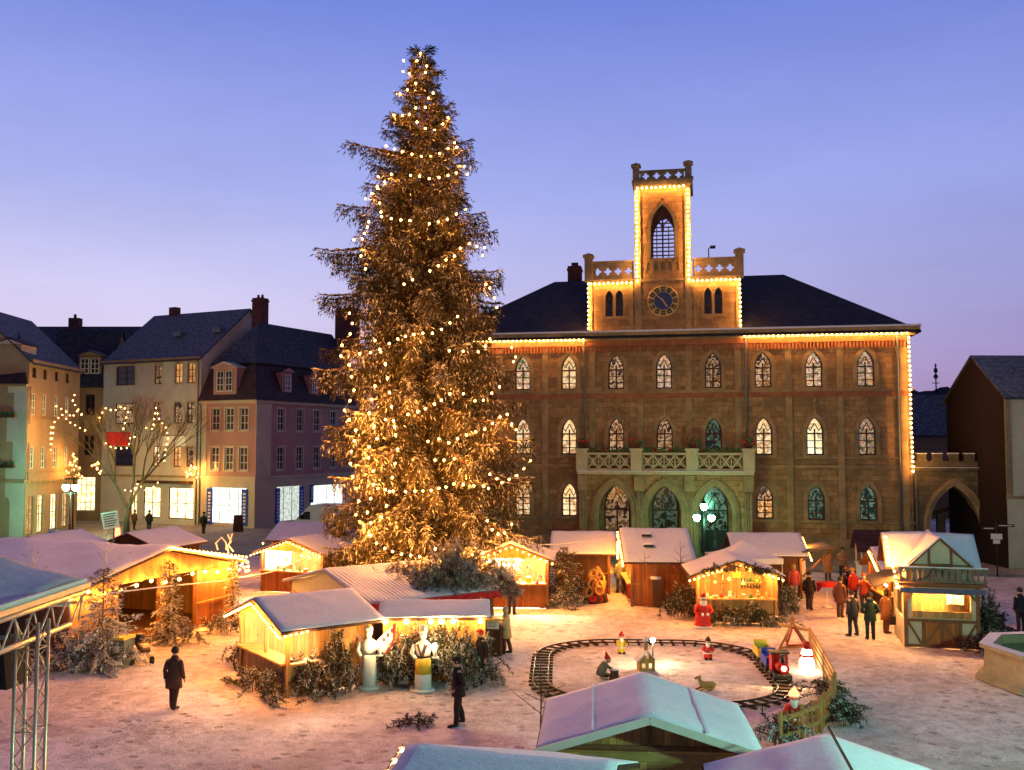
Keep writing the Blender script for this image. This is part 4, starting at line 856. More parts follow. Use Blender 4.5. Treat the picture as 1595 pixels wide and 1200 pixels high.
light_string('string of starry bulbs on the left roof edge of the bottom centre stall', verge_pts(s4,2.8,3.5,2.14,2.66,.32,'x','l',.02)[:2], .3, .05, e_bulb, gs)
for x, y, rz, lab in ((-24.5,49.6,-14,'small stall with a dark red gable behind the long left pavilion'),(-20.2,51.5,-18,'peaked stall with a dark red gable right behind the pavilion ridge')):
    stall(lab, (x,y), rz, 3.5, 3.4, 2.1, 2.75, 'y', f='wall', wm=m_darkwood)
# long pavilion on the left
pv = stall('long open pavilion with a broad violet snow roof and board gable', (-20.7,35.6), -21.2, 12, 8.8, 2.5, 3.45, 'x', f='none', b='wall', l='wall', r='none', wm=m_wood, ov=.45, name='pavilion', snow=.14)
M_ = Matrix.Translation((6,0,0)) @ Matrix.Rotation(R(90),4,'Z'); q = MB(); q.M = M_; q.prism([(-.1,2.34),(8.9,2.34),(4.4,3.36)], -.02, .05, m_wood); q.build('gable_board', pv)
for u0, u1, m in ((0,1.9,m_wood),(6.6,8.8,m_orangewood)): q = MB(); q.M = M_; q.box((u0+.06,.02,.05),(u1-.06,.08,2.32), m); q.build('side_wall', pv)
for u in (2.0,4.4,6.5): q = MB(); q.M = M_; q.box((u-.1,-.05,0),(u+.1,.15,2.34), m_beam); q.build('post', pv)
q = MB(); q.M = M_; q.box((6.4,-.1,1.0),(8.8,-.02,1.06), m_wood); q.build('shelf', pv)
q = MB(); q.box((-5.9,.1,0),(6.05,8.7,.12), m_beam); q.build('floor', pv)
q = MB(); q.box((-5.9,.05,.1),(5.9,.1,2.4), m_darkwood); q.build('front_wall', pv)
light_string('row of big glaring bulbs below the pavilion gable', lp(pv, *[(6.25,-.3+u*.92+.0,2.3+.12*math.sin(u*2)) for u in range(11)]), .78, .085, e_bulb, gs)
light_string('string of bulbs on the ridge end of the pavilion roof', lp(pv, (6.5,4.4,3.5), (6.5,9.2,2.62)), .26, .05, e_bulb, gs)
light_string('cluster of icicle bulbs at the far corner of the pavilion', lp(pv, (6.5,8.3,2.5), (6.5,8.5,2.1),(6.5,8.7,2.45),(6.6,8.9,2.0),(6.5,9.1,2.5),(6.5,9.2,2.0)), .18, .05, e_bulb, gs)
# corrugated roof in front of the spruce
s9 = stall('wide stall under a corrugated pinkish roof with red scalloped edge below the spruce', (-2.75,34.75), 36.87, 5.0, 6.6, 2.12, 2.85, 'x', f='wall', wm=m_darkwood, l='none', rm=m_canvas, snow=.05, ov=.3)
q = MB(); q.M = Matrix.Translation((-2.52,6.6,0)) @ Matrix.Rotation(R(-90),4,'Z'); q.prism([(.1,1.7),(6.5,1.7),(6.5,2.07),(3.3,2.75),(.1,2.07)], -.02, .02, m_greycloth); q.build('gable_sheet', s9)
q = MB()
for i in range(26):
    x = -2.72+i*.208; q.prism([(x,2.06),(x+.206,2.06),(x+.206,1.88),(x+.17,1.81),(x+.1,1.78),(x+.03,1.81),(x,1.88)], -.35, -.33, m_redcloth)
q.build('valance', s9)
q = MB()
for i in range(34):
    x = -2.7+i*.16; q.bar((x,-.26,2.12),(x,3.25,2.895), .05, .03, m_snow)
q.build('roof_rib', s9)
q = MB(); q.tube([(-2.4,5.2,1.8),(-2.4,6.1,1.8)], .05, e_tube, 6); q.build('lamp_tube', s9)
# booth hidden under fir branches
s10 = stall('low booth faced with snowy fir branches behind the white candle figures', (-2.45,30.75), 3, 3.1, 1.7, 2.1, 2.38, 'x', f='wall', wm=m_wood, ov=.25, snow=.06)
o = light_string('row of bright lamps under the eave of the fir-covered booth', lp(s10, *[(x,-.36,2.0) for x in (-1.5,-.85,-.1,.25,.6,1.45)]), 1, .075, e_tube, gs, at_pts=True)
def added_lining(t, w, d, hc, he, m):
    q = MB(); a = w/2; q.box((-a+.09,d-.06,hc),(a-.09,d-.02,he-.06), m); q.box((-a+.09,.12,hc),(-a+.12,d-.061,he-.06), m); q.box((a-.12,.12,hc),(a-.09,d-.061,he-.06), m); q.build('added_lining', t)  # white boards added inside the stall to make its lit opening brighter
added_lining(s7, 3.5, 2.8, 1.05, 2.12, m_white)
s11 = stall('glaring white-lit stall with an orange base right of the spruce trunk', (-.05,44.2), -4, 3.3, 2.8, 2.32, 2.95, 'y', wm=m_orangewood, lamp=e_tube_w, hc=1.08, nl=3, snow=.05)
light_string('string of bulbs along the gable of the glaring stall right of the spruce', verge_pts(s11,3.3,2.8,2.32,2.95,.38,'y','f'), .28, .05, e_bulb, gs)
added_lining(s11, 3.3, 2.8, 1.08, 2.3, m_white)
s12 = stall('stall with a folded violet snow roof between the spruce and the hall arcade', (3.5,48.3), -6, 2.6, 3.8, 2.15, 2.9, 'x', f='wall', r='counter', wm=m_darkwood, lamp=e_tube)
light_string('string of bulbs on the right roof edge of the stall left of the hall arcade', verge_pts(s12,2.6,3.8,2.15,2.9,.38,'x','r')[:2], .2, .055, e_bulb, gs)
s13 = stall('tall-roofed orange stall with two dark vents in its violet snow roof', (6.8,44.6), -2, 2.6, 5.6, 2.2, 3.3, 'x', f='wall', l='counter', wm=m_orangewood, lamp=e_tube)
for y in (.9,1.9):
    q = MB(); z = 2.2+y*1.1/2.8+.1; q.box((-.65,y-.14,z-.02),(-.2,y+.14,z+.09), m_iron); q.prism([(-.68,z+.09),(-.17,z+.09),(-.42,z+.2)], y-.17, y+.17, m_snow); q.build('roof_vent', s13)
light_string('string of bulbs on the left roof edge of the stall with two roof vents', verge_pts(s13,2.6,5.6,2.2,3.3,.38,'x','l')[:2], .24, .05, e_bulb, gs)
s14 = stall('gift stall with a garland of bulbs on its gable and toys hanging inside', (9.35,40.5), -4, 3.2, 2.9, 2.12, 2.66, 'y', wm=m_wood, lamp=e_tube, hc=1.0, nl=2)
light_string('string of bulbs in the green garland on the gable of the gift stall', verge_pts(s14,3.2,2.9,2.12,2.66,.38,'y','f',-.14), .2, .045, e_bulb, gs)
s15 = stall('stall with a teal-lit snow roof behind the gift stall', (12.5,47.1), -5, 2.9, 3.4, 2.2, 2.95, 'x', wm=m_darkwood, lamp=e_tube, f='wall', r='counter')
light_string('string of bulbs on the right roof edge of the teal-roofed stall', verge_pts(s15,2.9,3.4,2.2,2.95,.38,'x','r')[:2], .24, .055, e_bulb, gs)
q = MB(); M2 = Matrix.Rotation(R(0),4,'Z'); q.add([(1.5,-.3,2.2),(1.5,2.4,2.2),(3.0,2.4,2.45),(3.0,-.3,2.45),(1.5,-.3,2.26),(1.5,2.4,2.26),(3.0,2.4,2.51),(3.0,-.3,2.51)], [(3,2,1,0),(4,5,6,7),(0,1,5,4),(1,2,6,5),(2,3,7,6),(3,0,4,7)], m_greywood); q.build('flap', s15)
q = MB(); q.bar((1.5,-.2,1.1),(2.95,-.2,2.42), .06, .06, m_darkwood); q.bar((1.5,2.2,1.1),(2.95,2.2,2.42), .06, .06, m_darkwood); q.build('flap_prop', s15)
s17 = stall('stall with a small violet snow roof behind the half-timbered booth', (17.3,41.0), -6, 2.7, 3.2, 2.15, 2.9, 'x', wm=m_darkwood, lamp=e_tube, l='counter', f='counter')
light_string('thick string of bulbs on the left roof edge of the stall behind the timbered booth', verge_pts(s17,2.7,3.2,2.15,2.9,.38,'x','l')[:2], .13, .055, e_bulb, gs)
# peaked tent
def tent(label, c, w, he, hp, rz):
    t = thing('peaked_tent', label, 'tent', (c[0],c[1],0), R(rz)); q = MB(); a = w/2; n = 8; prof = []
    for i in range(n+1): k = i/n; prof.append((a*1.414*(1-k), he+(hp-he)*(k**1.7)))
    q.M = Matrix.Rotation(R(45),4,'Z'); q.loft([(0,0,z,max(r,.01),max(r,.01)) for r,z in prof], m_snow, 4, False); q.build('canopy', t)
    q = MB(); q.box((-a,-a,he-.25),(a,-a+.02,he), m_white); q.box((-a,a-.02,he-.25),(a,a,he), m_white); q.box((-a,-a+.021,he-.25),(-a+.02,a-.021,he), m_white); q.box((a-.02,-a+.021,he-.25),(a,a-.021,he), m_white); q.build('valance', t)
    for x in (-1,1):
        for y in (-1,1): p = MB(); p.tube([(x*(a-.05),y*(a-.05),0),(x*(a-.05),y*(a-.05),he)], .03, m_alu, 6); p.build('pole', t)
tent('white peaked tent roof between the gift stall and the teal-roofed stall', (10.6,44.6), 2.8, 2.35, 3.05, 4)
# brown-roofed hut by the wall
def hut():
    t = thing('kiosk', 'tiny kiosk with a brown pitched roof and white post against the hall wall', 'kiosk', (18.9,50.5,0), R(-8)); q = MB(); roof(q, 1.5, 1.5, 2.1, 2.9, .2, m_tile, None, None, .06, -.75, 0); q.build('roof', t)
    q = MB(); q.box((-.7,.05,.0),(.7,1.45,1.1), m_whitepaint); q.box((-.75,-.05,1.1),(.75,1.5,1.16), m_whitepaint); q.build('counter', t)
    for x in (-.68,.68):
        for y in (.05,1.42): p = MB(); p.box((x-.04,y-.04,1.16),(x+.04,y+.04,2.1), m_whitepaint); p.build('post', t)
hut()
# half-timbered booth with a balcony
def timbered():
    t = thing('timbered_booth', 'half-timbered wine booth with a balcony, gable window and lit hatch', 'booth', (15.75,35.75,0), R(-14)); a = 1.3; D = 2.6
    w = MB(); pm = m_creamwall
    panel(w, -a, a, 0, 2.2, (0,2.0,1.16,1.95,0), pm, .12); w.M = Matrix.Translation((a,0,0)) @ Matrix.Rotation(R(90),4,'Z'); panel(w, 0, D, 0, 2.2, None, pm)
    w.M = Matrix.Translation((-a,D,0)) @ Matrix.Rotation(R(-90),4,'Z'); panel(w, 0, D, 0, 2.2, (D*.5,2.0,1.0,1.95,0), pm, .1); w.M = Matrix.Translation((0,D,0)) @ Matrix.Rotation(R(180),4,'Z'); panel(w, -a, a, 0, 2.2, None, pm); w.build('wall', t)
    def beams(name, L_, y=-.03, par=t):
        q = MB()
        for (x0,z0,x1,z1,ww) in L_: q.bar((x0,y,z0),(x1,y,z1), .06, ww, m_beam, (0,1,0)) if False else q.bar((x0,y,z0),(x1,y,z1), ww, .06, m_beam, (0,1,0))
        q.build(name, par)
    beams('timber_frame', [(-a+.07,0,-a+.07,2.2,.13),(a-.07,0,a-.07,2.2,.13),(-a+.14,.98,a-.14,.98,.1),(-a,.06,a,.06,.1),(-.63,.11,-.63,.93,.1),(.63,.11,.63,.93,.1)])
    beams('brace', [(-a+.15,.9,-.7,.12,.08),(a-.15,.9,.7,.12,.08),(-a+.14,1.75,-.85,2.15,.09),(a-.14,1.75,.85,2.15,.09)], -.028)
    q = MB(); q.box((-.57,-.05,.12),(.57,-.005,.92), m_orangewood); [q.bar((x0,-.07,z0),(x1,-.07,z1), .08, .03, m_beam, (0,1,0)) for x0,z0,x1,z1 in ((-.55,.15,-.04,.9),(.55,.15,.04,.9),(0,.13,0,.91))]; q.build('door', t)
    q = MB(); q.box((-1.0,-.14,1.1),(1.0,.25,1.16), m_wood); q.box((-1.0,-.16,1.161),(1.0,-.1,1.34), m_wood); q.build('counter', t)
    q = MB(); q.box((-1.2,1.1,.1),(1.2,1.15,2.1), m_wood); q.build('inner_partition', t)
    q = MB(); q.box((.35,.9,1.45),(.95,.93,1.9), m_paper); [q.box((.42,.885,1.8-i*.07),(.42+.45*(1-.2*(i%2)),.899,1.82-i*.07), m_ink) for i in range(6)]; q.build('price_board', t)
    q = MB(); q.tube([(-.8,.5,2.02),(.8,.5,2.02)], .03, e_tube, 6); q.build('lamp_tube', t)
    q = MB(); q.box((-a-.1,-.12,2.2),(a+.1,D+.1,2.3), m_beam); q.box((-a-.2,-.42,2.3),(a+.2,-.0,2.38), m_beam); q.build('balcony_floor', t)
    q = MB(); q.prism([(-a-.15,2.2),(a+.15,2.2),(a+.15,2.02),(a*.5,1.99),(0,2.03),(-a*.5,1.99),(-a-.15,2.02)], -.33, -.3, m_blue if False else mat('blue_grey_awning_cloth', (.10,.11,.19), .85, .15, 3, .2)); q.build('awning', t)
    q = MB(); q.box((-a-.2,-.44,2.88),(a+.2,-.34,2.95), m_greywood); q.box((-a-.2,-.42,2.42),(a+.2,-.36,2.47), m_greywood); q.box((-a-.22,-.45,2.95),(a+.22,-.33,2.98), m_snow)
    for i in range(14):
        x = -a-.12+i*(2*a+.24)/13
        if 4 <= i <= 9: q.box((x-.09,-.40,2.47),(x+.09,-.37,2.88), m_greywood)
        else: q.prism([(x-.07,2.47),(x-.03,2.6),(x-.03,2.75),(x-.09,2.88),(x+.09,2.88),(x+.03,2.75),(x+.03,2.6),(x+.07,2.47)], -.40, -.37, m_greywood)
    q.build('balustrade', t)
    u = MB(); b = 1.12; u.prism([(-b,2.38),(b,2.38),(b,2.95),(0,3.98),(-b,2.95)], .02, D-.1, pm); u.build('upper_storey', t)
    beams('timber_frame', [(-b+.05,2.38,-b+.05,2.95,.1),(b-.05,2.38,b-.05,2.95,.1),(-.38,2.38,-.38,3.6,.08),(.38,2.38,.38,3.6,.08),(-b+.1,3.0,-.42,3.0,.06),(.42,3.0,b-.1,3.0,.06),(-.34,3.02,.34,3.02,.08),(-b,2.98,-.02,3.97,.1),(b,2.98,.02,3.97,.1)], -.015)
    window(t, 0, 2.55, .68, .42, 0, m_beam, m_glassdark, -.06, (1,0))
    r = MB(); r.M = Matrix.Rotation(R(90),4,'Z'); roof(r, D-.1, 2*b, 2.95, 4.02, .2, m_beam, None, None, .06, 0, -b); r.M = Matrix.Identity(4)
    rfo = r.build('roof', t); sc = MB(); sc.M = Matrix.Rotation(R(90),4,'Z'); snowcap(sc, D-.1, 2*b, 2.95, 4.02, .2, 0, -b, .08); sc.build('snow_cover', rfo)
    r = MB(); roof(r, 3.0, 2.2, 2.95, 3.95, .2, m_beam, None, None, .06, -1.6, 1.0); rfo = r.build('roof', t); sc = MB(); snowcap(sc, 3.0, 2.2, 2.95, 3.95, .2, -1.6, 1.0, .08); sc.build('snow_cover', rfo)
    q = MB(); vs = [(-a-1.0,-.1,2.12),(-a-.02,-.1,2.5),(-a-.02,D+.3,2.5),(-a-1.0,D+.3,2.12)]; q.add(vs+[(x,y,z+.05) for x,y,z in vs], [(3,2,1,0),(4,5,6,7),(0,1,5,4),(1,2,6,5),(2,3,7,6),(3,0,4,7)], m_greywood); q.build('side_awning', t)
    q = MB(); q.box((-a-.95,.2,2.0),(-a-.9,D+.2,2.11), m_beam); q.build('awning_board', t)
    q = MB(); q.tube([(-a-.5,.6,2.1),(-a-.5,1.5,2.1)], .03, e_tube, 6); q.build('lamp_tube', t)
    return t
s16 = timbered()
light_string('vertical string of bulbs hanging down the left side of the timbered booth', lp(s16, (-1.75,.9,3.95),(-1.72,.5,3.3),(-1.6,-.2,2.75),(-1.55,-.25,2.2)), .2, .05, e_bulb, gs)
light_string('frosted light garland draped over the balcony rail of the timbered booth', lp(s16, (-.9,-.5,2.5),(-.55,-.5,2.6),(-.3,-.48,2.95),(-.1,-.5,2.8),(.15,-.48,2.95)), 9, .02, m_white, gs, wire=.02)

# ================================================================ STALL DRESSING AND SMALL GOODS
def goods():
    cols = [m_red, m_yellow, m_white, m_gold, m_orangewood, m_paper, m_green]
    def fill(st, w, d, hc, he, n, what, gl):
        for i in range(n):
            q = MB(); k = i%4; x = -w/2+.25+(w-.5)*(i+.5)/n; h = rng.uniform(.12,.3); m = cols[rng.randrange(len(cols))]
            if k == 0: q.lathe([(.06,0),(.08,h*.4),(.04,h*.75),(.055,h)], m, n=8)
            elif k == 1: q.box((-.09,-.07,0),(.09,.07,h*.8), m); q.box((-.1,-.08,h*.8),(.1,.08,h*.95), m_white)
            elif k == 2: q.lathe([(.1,0),(.1,.02),(.01,h*1.2)], m, n=8); q.ball((0,0,h*1.2), .035, m_gold, 6, 4)
            else: q.ball((0,0,.1), (.09,.09,.1), m, 8, 5); q.ball((0,0,.24), .06, m, 8, 5)
            o = q.build('toy' if what == 'toy' else 'jar'); o.location = lp(st, (x, rng.uniform(-.12,.25), hc+.06))[0]; o.rotation_euler.z = rng.uniform(0,6); tag(o, f'small {what} on the counter of the {gl}', what, f'small wares on the counter of the {gl}')
        for i in range(n):
            q = MB(); x = -w/2+.3+(w-.6)*(i+.5)/n; m = cols[rng.randrange(len(cols))]; l = rng.uniform(.1,.3)
            q.tube([(0,0,0),(0,0,-l)], .006, m_gold, 4); z = -l
            if i%3 == 0: q.prism([(.12*math.cos(a)*(1 if j%2 else .45),.12*math.sin(a)*(1 if j%2 else .45)+z-.1) for j, a in enumerate([k*math.pi/5 for k in range(10)])], -.015, .015, m)
            elif i%3 == 1: q.ball((0,0,z-.07), .075, m, 8, 6)
            else: q.lathe([(.01,0),(.09,-.16),(.1,-.2)][::-1], m, (0,0,z), 8)
            o = q.build('ornament'); o.location = lp(st, (x, .15, he-.06))[0]; tag(o, f'small ornament hanging in the opening of the {gl}', 'ornament', f'ornaments hanging in the {gl}')
    fill(s14, 3.2, 2.9, 1.0, 2.1, 9, 'toy', 'gift stall with the garland'); fill(s7, 3.5, 2.8, 1.05, 2.1, 7, 'jar', 'lit stall left of the spruce'); fill(s11, 3.3, 2.8, 1.08, 2.28, 7, 'jar', 'glaring stall right of the spruce')
    for k, (x, z) in enumerate(((.75,1.3),(.75,1.55))):
        q = MB(); q.box((-.45,-.1,0),(.45,.1,.03), m_wood); o = q.build('shelf'); o.location = lp(s14, (x,1.0,z))[0]; o.parent = None; o.rotation_euler.z = R(-4); tag(o, ('lower' if k == 0 else 'upper')+' wooden shelf of bottles inside the gift stall', 'shelf')
        for i in range(7):
            b = MB(); b.lathe([(.04,0),(.04,.12),(.015,.16),(.015,.2)], m_brownbin if i%2 else m_green, n=6); ob = b.build('bottle'); ob.location = lp(s14, (x-.38+i*.125,1.0,z+.03))[0]; tag(ob, ('bottle on the lower shelf' if k == 0 else 'bottle on the upper shelf')+' inside the gift stall', 'bottle', 'bottles inside the gift stall')
    q = MB(); q.box((-.16,-.015,-.1),(.16,.015,.1), mat('lime_green_card', (.45,.62,.06), .7, .05, 5, .02)); o = q.build('sign'); o.location = lp(s14, (0,-.12,2.02))[0]; tag(o, 'lime green card hanging at the middle of the gift stall opening', 'sign')
    # flower-stall heap between the fir and the passage
    t = thing('wreath_display', 'heap of orange and straw wreaths stacked beside the dark fir', 'wreath display', (3.95,45.9,0))
    for i in range(34):
        a = rng.uniform(0,6.28); z = rng.uniform(.15,1.5); r = .75*(1-z/2.4); c = Vector((r*math.cos(a)*rng.uniform(.6,1), r*math.sin(a)*rng.uniform(.6,1), z)); q = MB(); rr = rng.uniform(.14,.24); tl = rng.uniform(-.9,.9)
        q.M = Matrix.Translation(c) @ Matrix.Rotation(a,4,'Z') @ Matrix.Rotation(R(70)+tl*.4,4,'Y'); m = [m_orangewood,m_wood,m_yellow,m_gold,m_red][i%5]
        q.tube([(rr*math.cos(k*.628),rr*math.sin(k*.628),0) for k in range(11)], .055, m, 6); q.build('wreath', t)
    q = MB(); q.loft([(0,0,0,.6,.6),(0,0,.8,.45,.45),(0,0,1.5,.15,.15)], m_darkwood, 8); q.build('stand', t)
goods()

# ================================================================ TRUSS STAGE AND LOUDSPEAKER
def truss(mb, p, q, w, m, n, up=(0,0,1), tri=False):
    p = Vector(p); q = Vector(q); d = (q-p).normalized(); x = d.cross(Vector(up)); x = x.normalized() if x.length > .1 else Vector((1,0,0)); y = x.cross(d).normalized()
    cs = [x*sx*w/2+y*sy*w/2 for sx, sy in ((-1,-1),(1,-1),(1,1),(-1,1))]
    for c in cs: mb.tube([p+c, q+c], .028, m, 6)
    for k in range(4):
        a, b = cs[k], cs[(k+1)%4]
        for i in range(n):
            t0, t1 = i/n, (i+1)/n; mb.tube([p+(q-p)*t0+(a if i%2 else b), p+(q-p)*t1+(b if i%2 else a)], .011, m, 4)
            if i%3 == 0: mb.tube([p+(q-p)*t0+a, p+(q-p)*t0+b], .011, m, 4)
def stage():
    t = thing('stage_canopy', 'aluminium truss stage with a sagging snowy canvas roof at the left edge', 'stage', (-6.88,14.0,0)); 
    q = MB(); truss(q, (0,0,0), (0,0,4.95), .31, m_alu, 13, (0,1,0)); q.build('truss_tower', t)
    q = MB(); p0, p1 = Vector((-.02,-2.6,5.12)), Vector((.05,1.5,5.12))
    for dz in (0,-.42): q.tube([p0+Vector((0,0,dz)), p1+Vector((0,-.0 if dz == 0 else -.45,dz))], .045, m_alu, 8)
    for i in range(9):
        a = p0+(p1-p0)*i/8; b = p0+(p1-p0)*min(1,(i+.5)/8)*.97+Vector((0,0,-.42)); q.tube([a,b], .016, m_alu, 5); q.tube([b, p0+(p1-p0)*min(8,i+1)/8], .016, m_alu, 5)
    q.build('truss_beam', t)
    q = MB(); q.box((-.06,-2.7,5.19),(.12,1.62,5.27), m_alu); q.box((-.03,-2.7,5.27),(.06,1.62,5.33), m_whitepaint); q.build('edge_rail', t)
    q = MB(); n, k = 26, 20; vs = []
    for i in range(n+1):
        for j in range(k+1):
            x = -4.2*i/n; y = -2.7+4.3*j/k; vs.append((x, y, 5.30+.42*math.sin(min(1,i/n*1.9)*math.pi*.5)+.05*math.sin(y*2.1+x*1.3)+.04*math.sin(x*4.0+y)))
    W = k+1; N_ = len(vs); f = [(i*W+j, i*W+j+1, (i+1)*W+j+1, (i+1)*W+j) for i in range(n) for j in range(k)]
    q.add(vs+[(x,y,z-.06) for x,y,z in vs], [a[::-1] for a in f]+[tuple(c+N_ for c in a) for a in f]+[(j,j+1,j+1+N_,j+N_) for j in range(k)]+[(i*W+k,(i+1)*W+k,(i+1)*W+k+N_,i*W+k+N_) for i in range(n)], m_canvas, True); q.build('canopy', t)
    q = MB(); truss(q, (-4.2,0,0), (-4.2,0,4.95), .31, m_alu, 13, (0,1,0)); q.build('truss_tower', t)
    q = MB(); truss(q, (-4.2,1.3,5.1), (0,1.3,5.1), .25, m_alu, 11); q.build('truss_beam', t)
    s = thing('loudspeaker', 'black loudspeaker hung under the stage truss', 'loudspeaker', (-7.42,14.1,0)); q = MB()
    q.add([(-.4,-.3,4.08),(.3,-.3,4.02),(.36,.3,4.02),(-.4,.3,4.08),(-.4,-.3,4.62),(.22,-.3,4.72),(.3,.3,4.72),(-.4,.3,4.62)], [(0,3,2,1),(4,5,6,7),(0,1,5,4),(1,2,6,5),(2,3,7,6),(3,0,4,7)], m_black); q.build('cabinet', s)
    q = MB(); q.box((-.34,-.32,4.14),(.2,-.305,4.58), m_iron); q.build('grille', s); q = MB(); [q.tube([(x,0,4.6),(x,0,5.2)], .02, m_iron, 5) for x in (-.3,.15)]; q.build('hanger', s)
stage()

# ================================================================ LAMPS
def lamp_globe(q, c, r, m): q.loft([(c[0],c[1],c[2]+z*r,max(w*r,.005),max(w*r,.005)) for z, w in ((-1,.35),(-.6,.75),(0,1),(.5,.9),(.85,.5),(1,.02))], m, 10)
def street_lamp(label, loc, rz, heads, h, gm, r=.2):
    t = thing('street_lamp', label, 'street lamp', loc, rz); q = MB(); q.lathe([(.16,0),(.16,.25),(.09,.4),(.075,1.2),(.1,1.25),(.06,1.35),(.05,h-.3)], m_iron, n=8)
    for x, z in heads:
        if abs(x) > .01: q.tube([(0,0,z-.75),(x*.5,0,z-.45),(x,0,z-.5),(x,0,z-.2)], .025, m_iron, 5)
        q.lathe([(.1,0),(.05,.1)], m_iron, (x,0,z-.28), 8)
    q.build('post', t)
    for x, z in heads:
        g = MB(); lamp_globe(g, (x,0,z), r, gm); g.build('lamp_globe', t); g = MB(); g.lathe([(r*.75,0),(r*.4,.1),(.01,.2)], m_iron, (x,0,z+r*.7), 8); g.build('lamp_cap', t)
street_lamp('green-glowing street lamp with two heads before the left houses', A(108,836,74)*Vector((1,1,0)), 0, ((-.36,4.1),(.36,4.1)), 4, e_teal_left, .26)
street_lamp('three-headed candelabra lamp glowing green before the town hall arcade', (11.3,57.0,0), -AL, ((0,3.75),(-.42,3.1),(.42,3.1)), 3.6, e_teal, .21)
street_lamp('tall green-glowing street lamp at the right, nearest to us', (14.0,11.0,0), 0, ((0,6.2),), 6.1, e_teal_near, .25)
# ================================================================ FOUNTAIN
def fountain():
    t = thing('fountain', 'octagonal stone fountain basin filled with green water', 'fountain', (17.45,30.6,0), R(10)); n = 8
    def ring(r0, z0, r1, z1): return [(r*math.cos(math.pi/4*i+.39), r*math.sin(math.pi/4*i+.39), z) for r, z in ((r0,z0),(r1,z1)) for i in range(n)]
    q = MB(); prof = [(2.75,0),(2.75,.14),(2.5,.2),(2.45,.98),(2.6,1.0),(2.6,1.12),(2.15,1.12),(2.15,.3)]
    vs = [(r*math.cos(math.pi/4*i+.39), r*math.sin(math.pi/4*i+.39), z) for r, z in prof for i in range(n)]
    q.add(vs, [(k*n+i, k*n+(i+1)%n, (k+1)*n+(i+1)%n, (k+1)*n+i) for k in range(len(prof)-1) for i in range(n)], m_rock); q.build('basin', t)
    q = MB(); q.add([(2.62*math.cos(math.pi/4*i+.39), 2.62*math.sin(math.pi/4*i+.39), 1.13) for i in range(n)]+[(2.2*math.cos(math.pi/4*i+.39), 2.2*math.sin(math.pi/4*i+.39), 1.135) for i in range(n)], [(i,(i+1)%n,n+(i+1)%n,n+i) for i in range(n)], m_snow); q.build('snow_cover', t)
    q = MB(); q.add([(2.15*math.cos(math.pi/4*i+.39), 2.15*math.sin(math.pi/4*i+.39), .85) for i in range(n)], [tuple(range(n))], m_water); q.build('water', t)
    q = MB(); q.lathe([(.55,.3),(.5,.9),(.4,1.0),(.35,2.2),(.5,2.3),(.5,2.5)], m_rock, n=8); q.build('column', t)
fountain()

# ================================================================ PLAY RAILWAY
RC, RH, RR = (4.72,32.1), (3.75,4.35), 2.6
def rail_path(off):
    P = []; hx, hy = RH
    for cx, cy, a0 in ((hx-RR,hy-RR,0),(-hx+RR,hy-RR,90),(-hx+RR,-hy+RR,180),(hx-RR,-hy+RR,270)):
        for k in range(13): a = R(a0+90*k/12); P.append((cx+(RR+off)*math.cos(a), cy+(RR+off)*math.sin(a)))
    a = R(-3); return [Vector((RC[0]+x*math.cos(a)-y*math.sin(a), RC[1]+x*math.sin(a)+y*math.cos(a), 0)) for x, y in P]
def railway():
    t = thing('railway_track', 'oval of toy railway track with dark sleepers on the snow', 'railway track', (0,0,0))
    for off in (-.24,.24): q = MB(); P = rail_path(off); P.append(P[0]); q.tube([p+Vector((0,0,.11)) for p in P], .03, m_iron, 6, True, False); q.build('rail', t)
    q = MB(); c = resample(rail_path(0)+[rail_path(0)[0]], .42)
    for a, b in zip(c, c[1:]):
        d = (b-a).normalized(); n = Vector((-d.y,d.x,0)); q.bar(a+n*.37+Vector((0,0,.05)), a-n*.37+Vector((0,0,.05)), .09, .06, m_darkwood)
    q.build('sleepers', t)
railway()
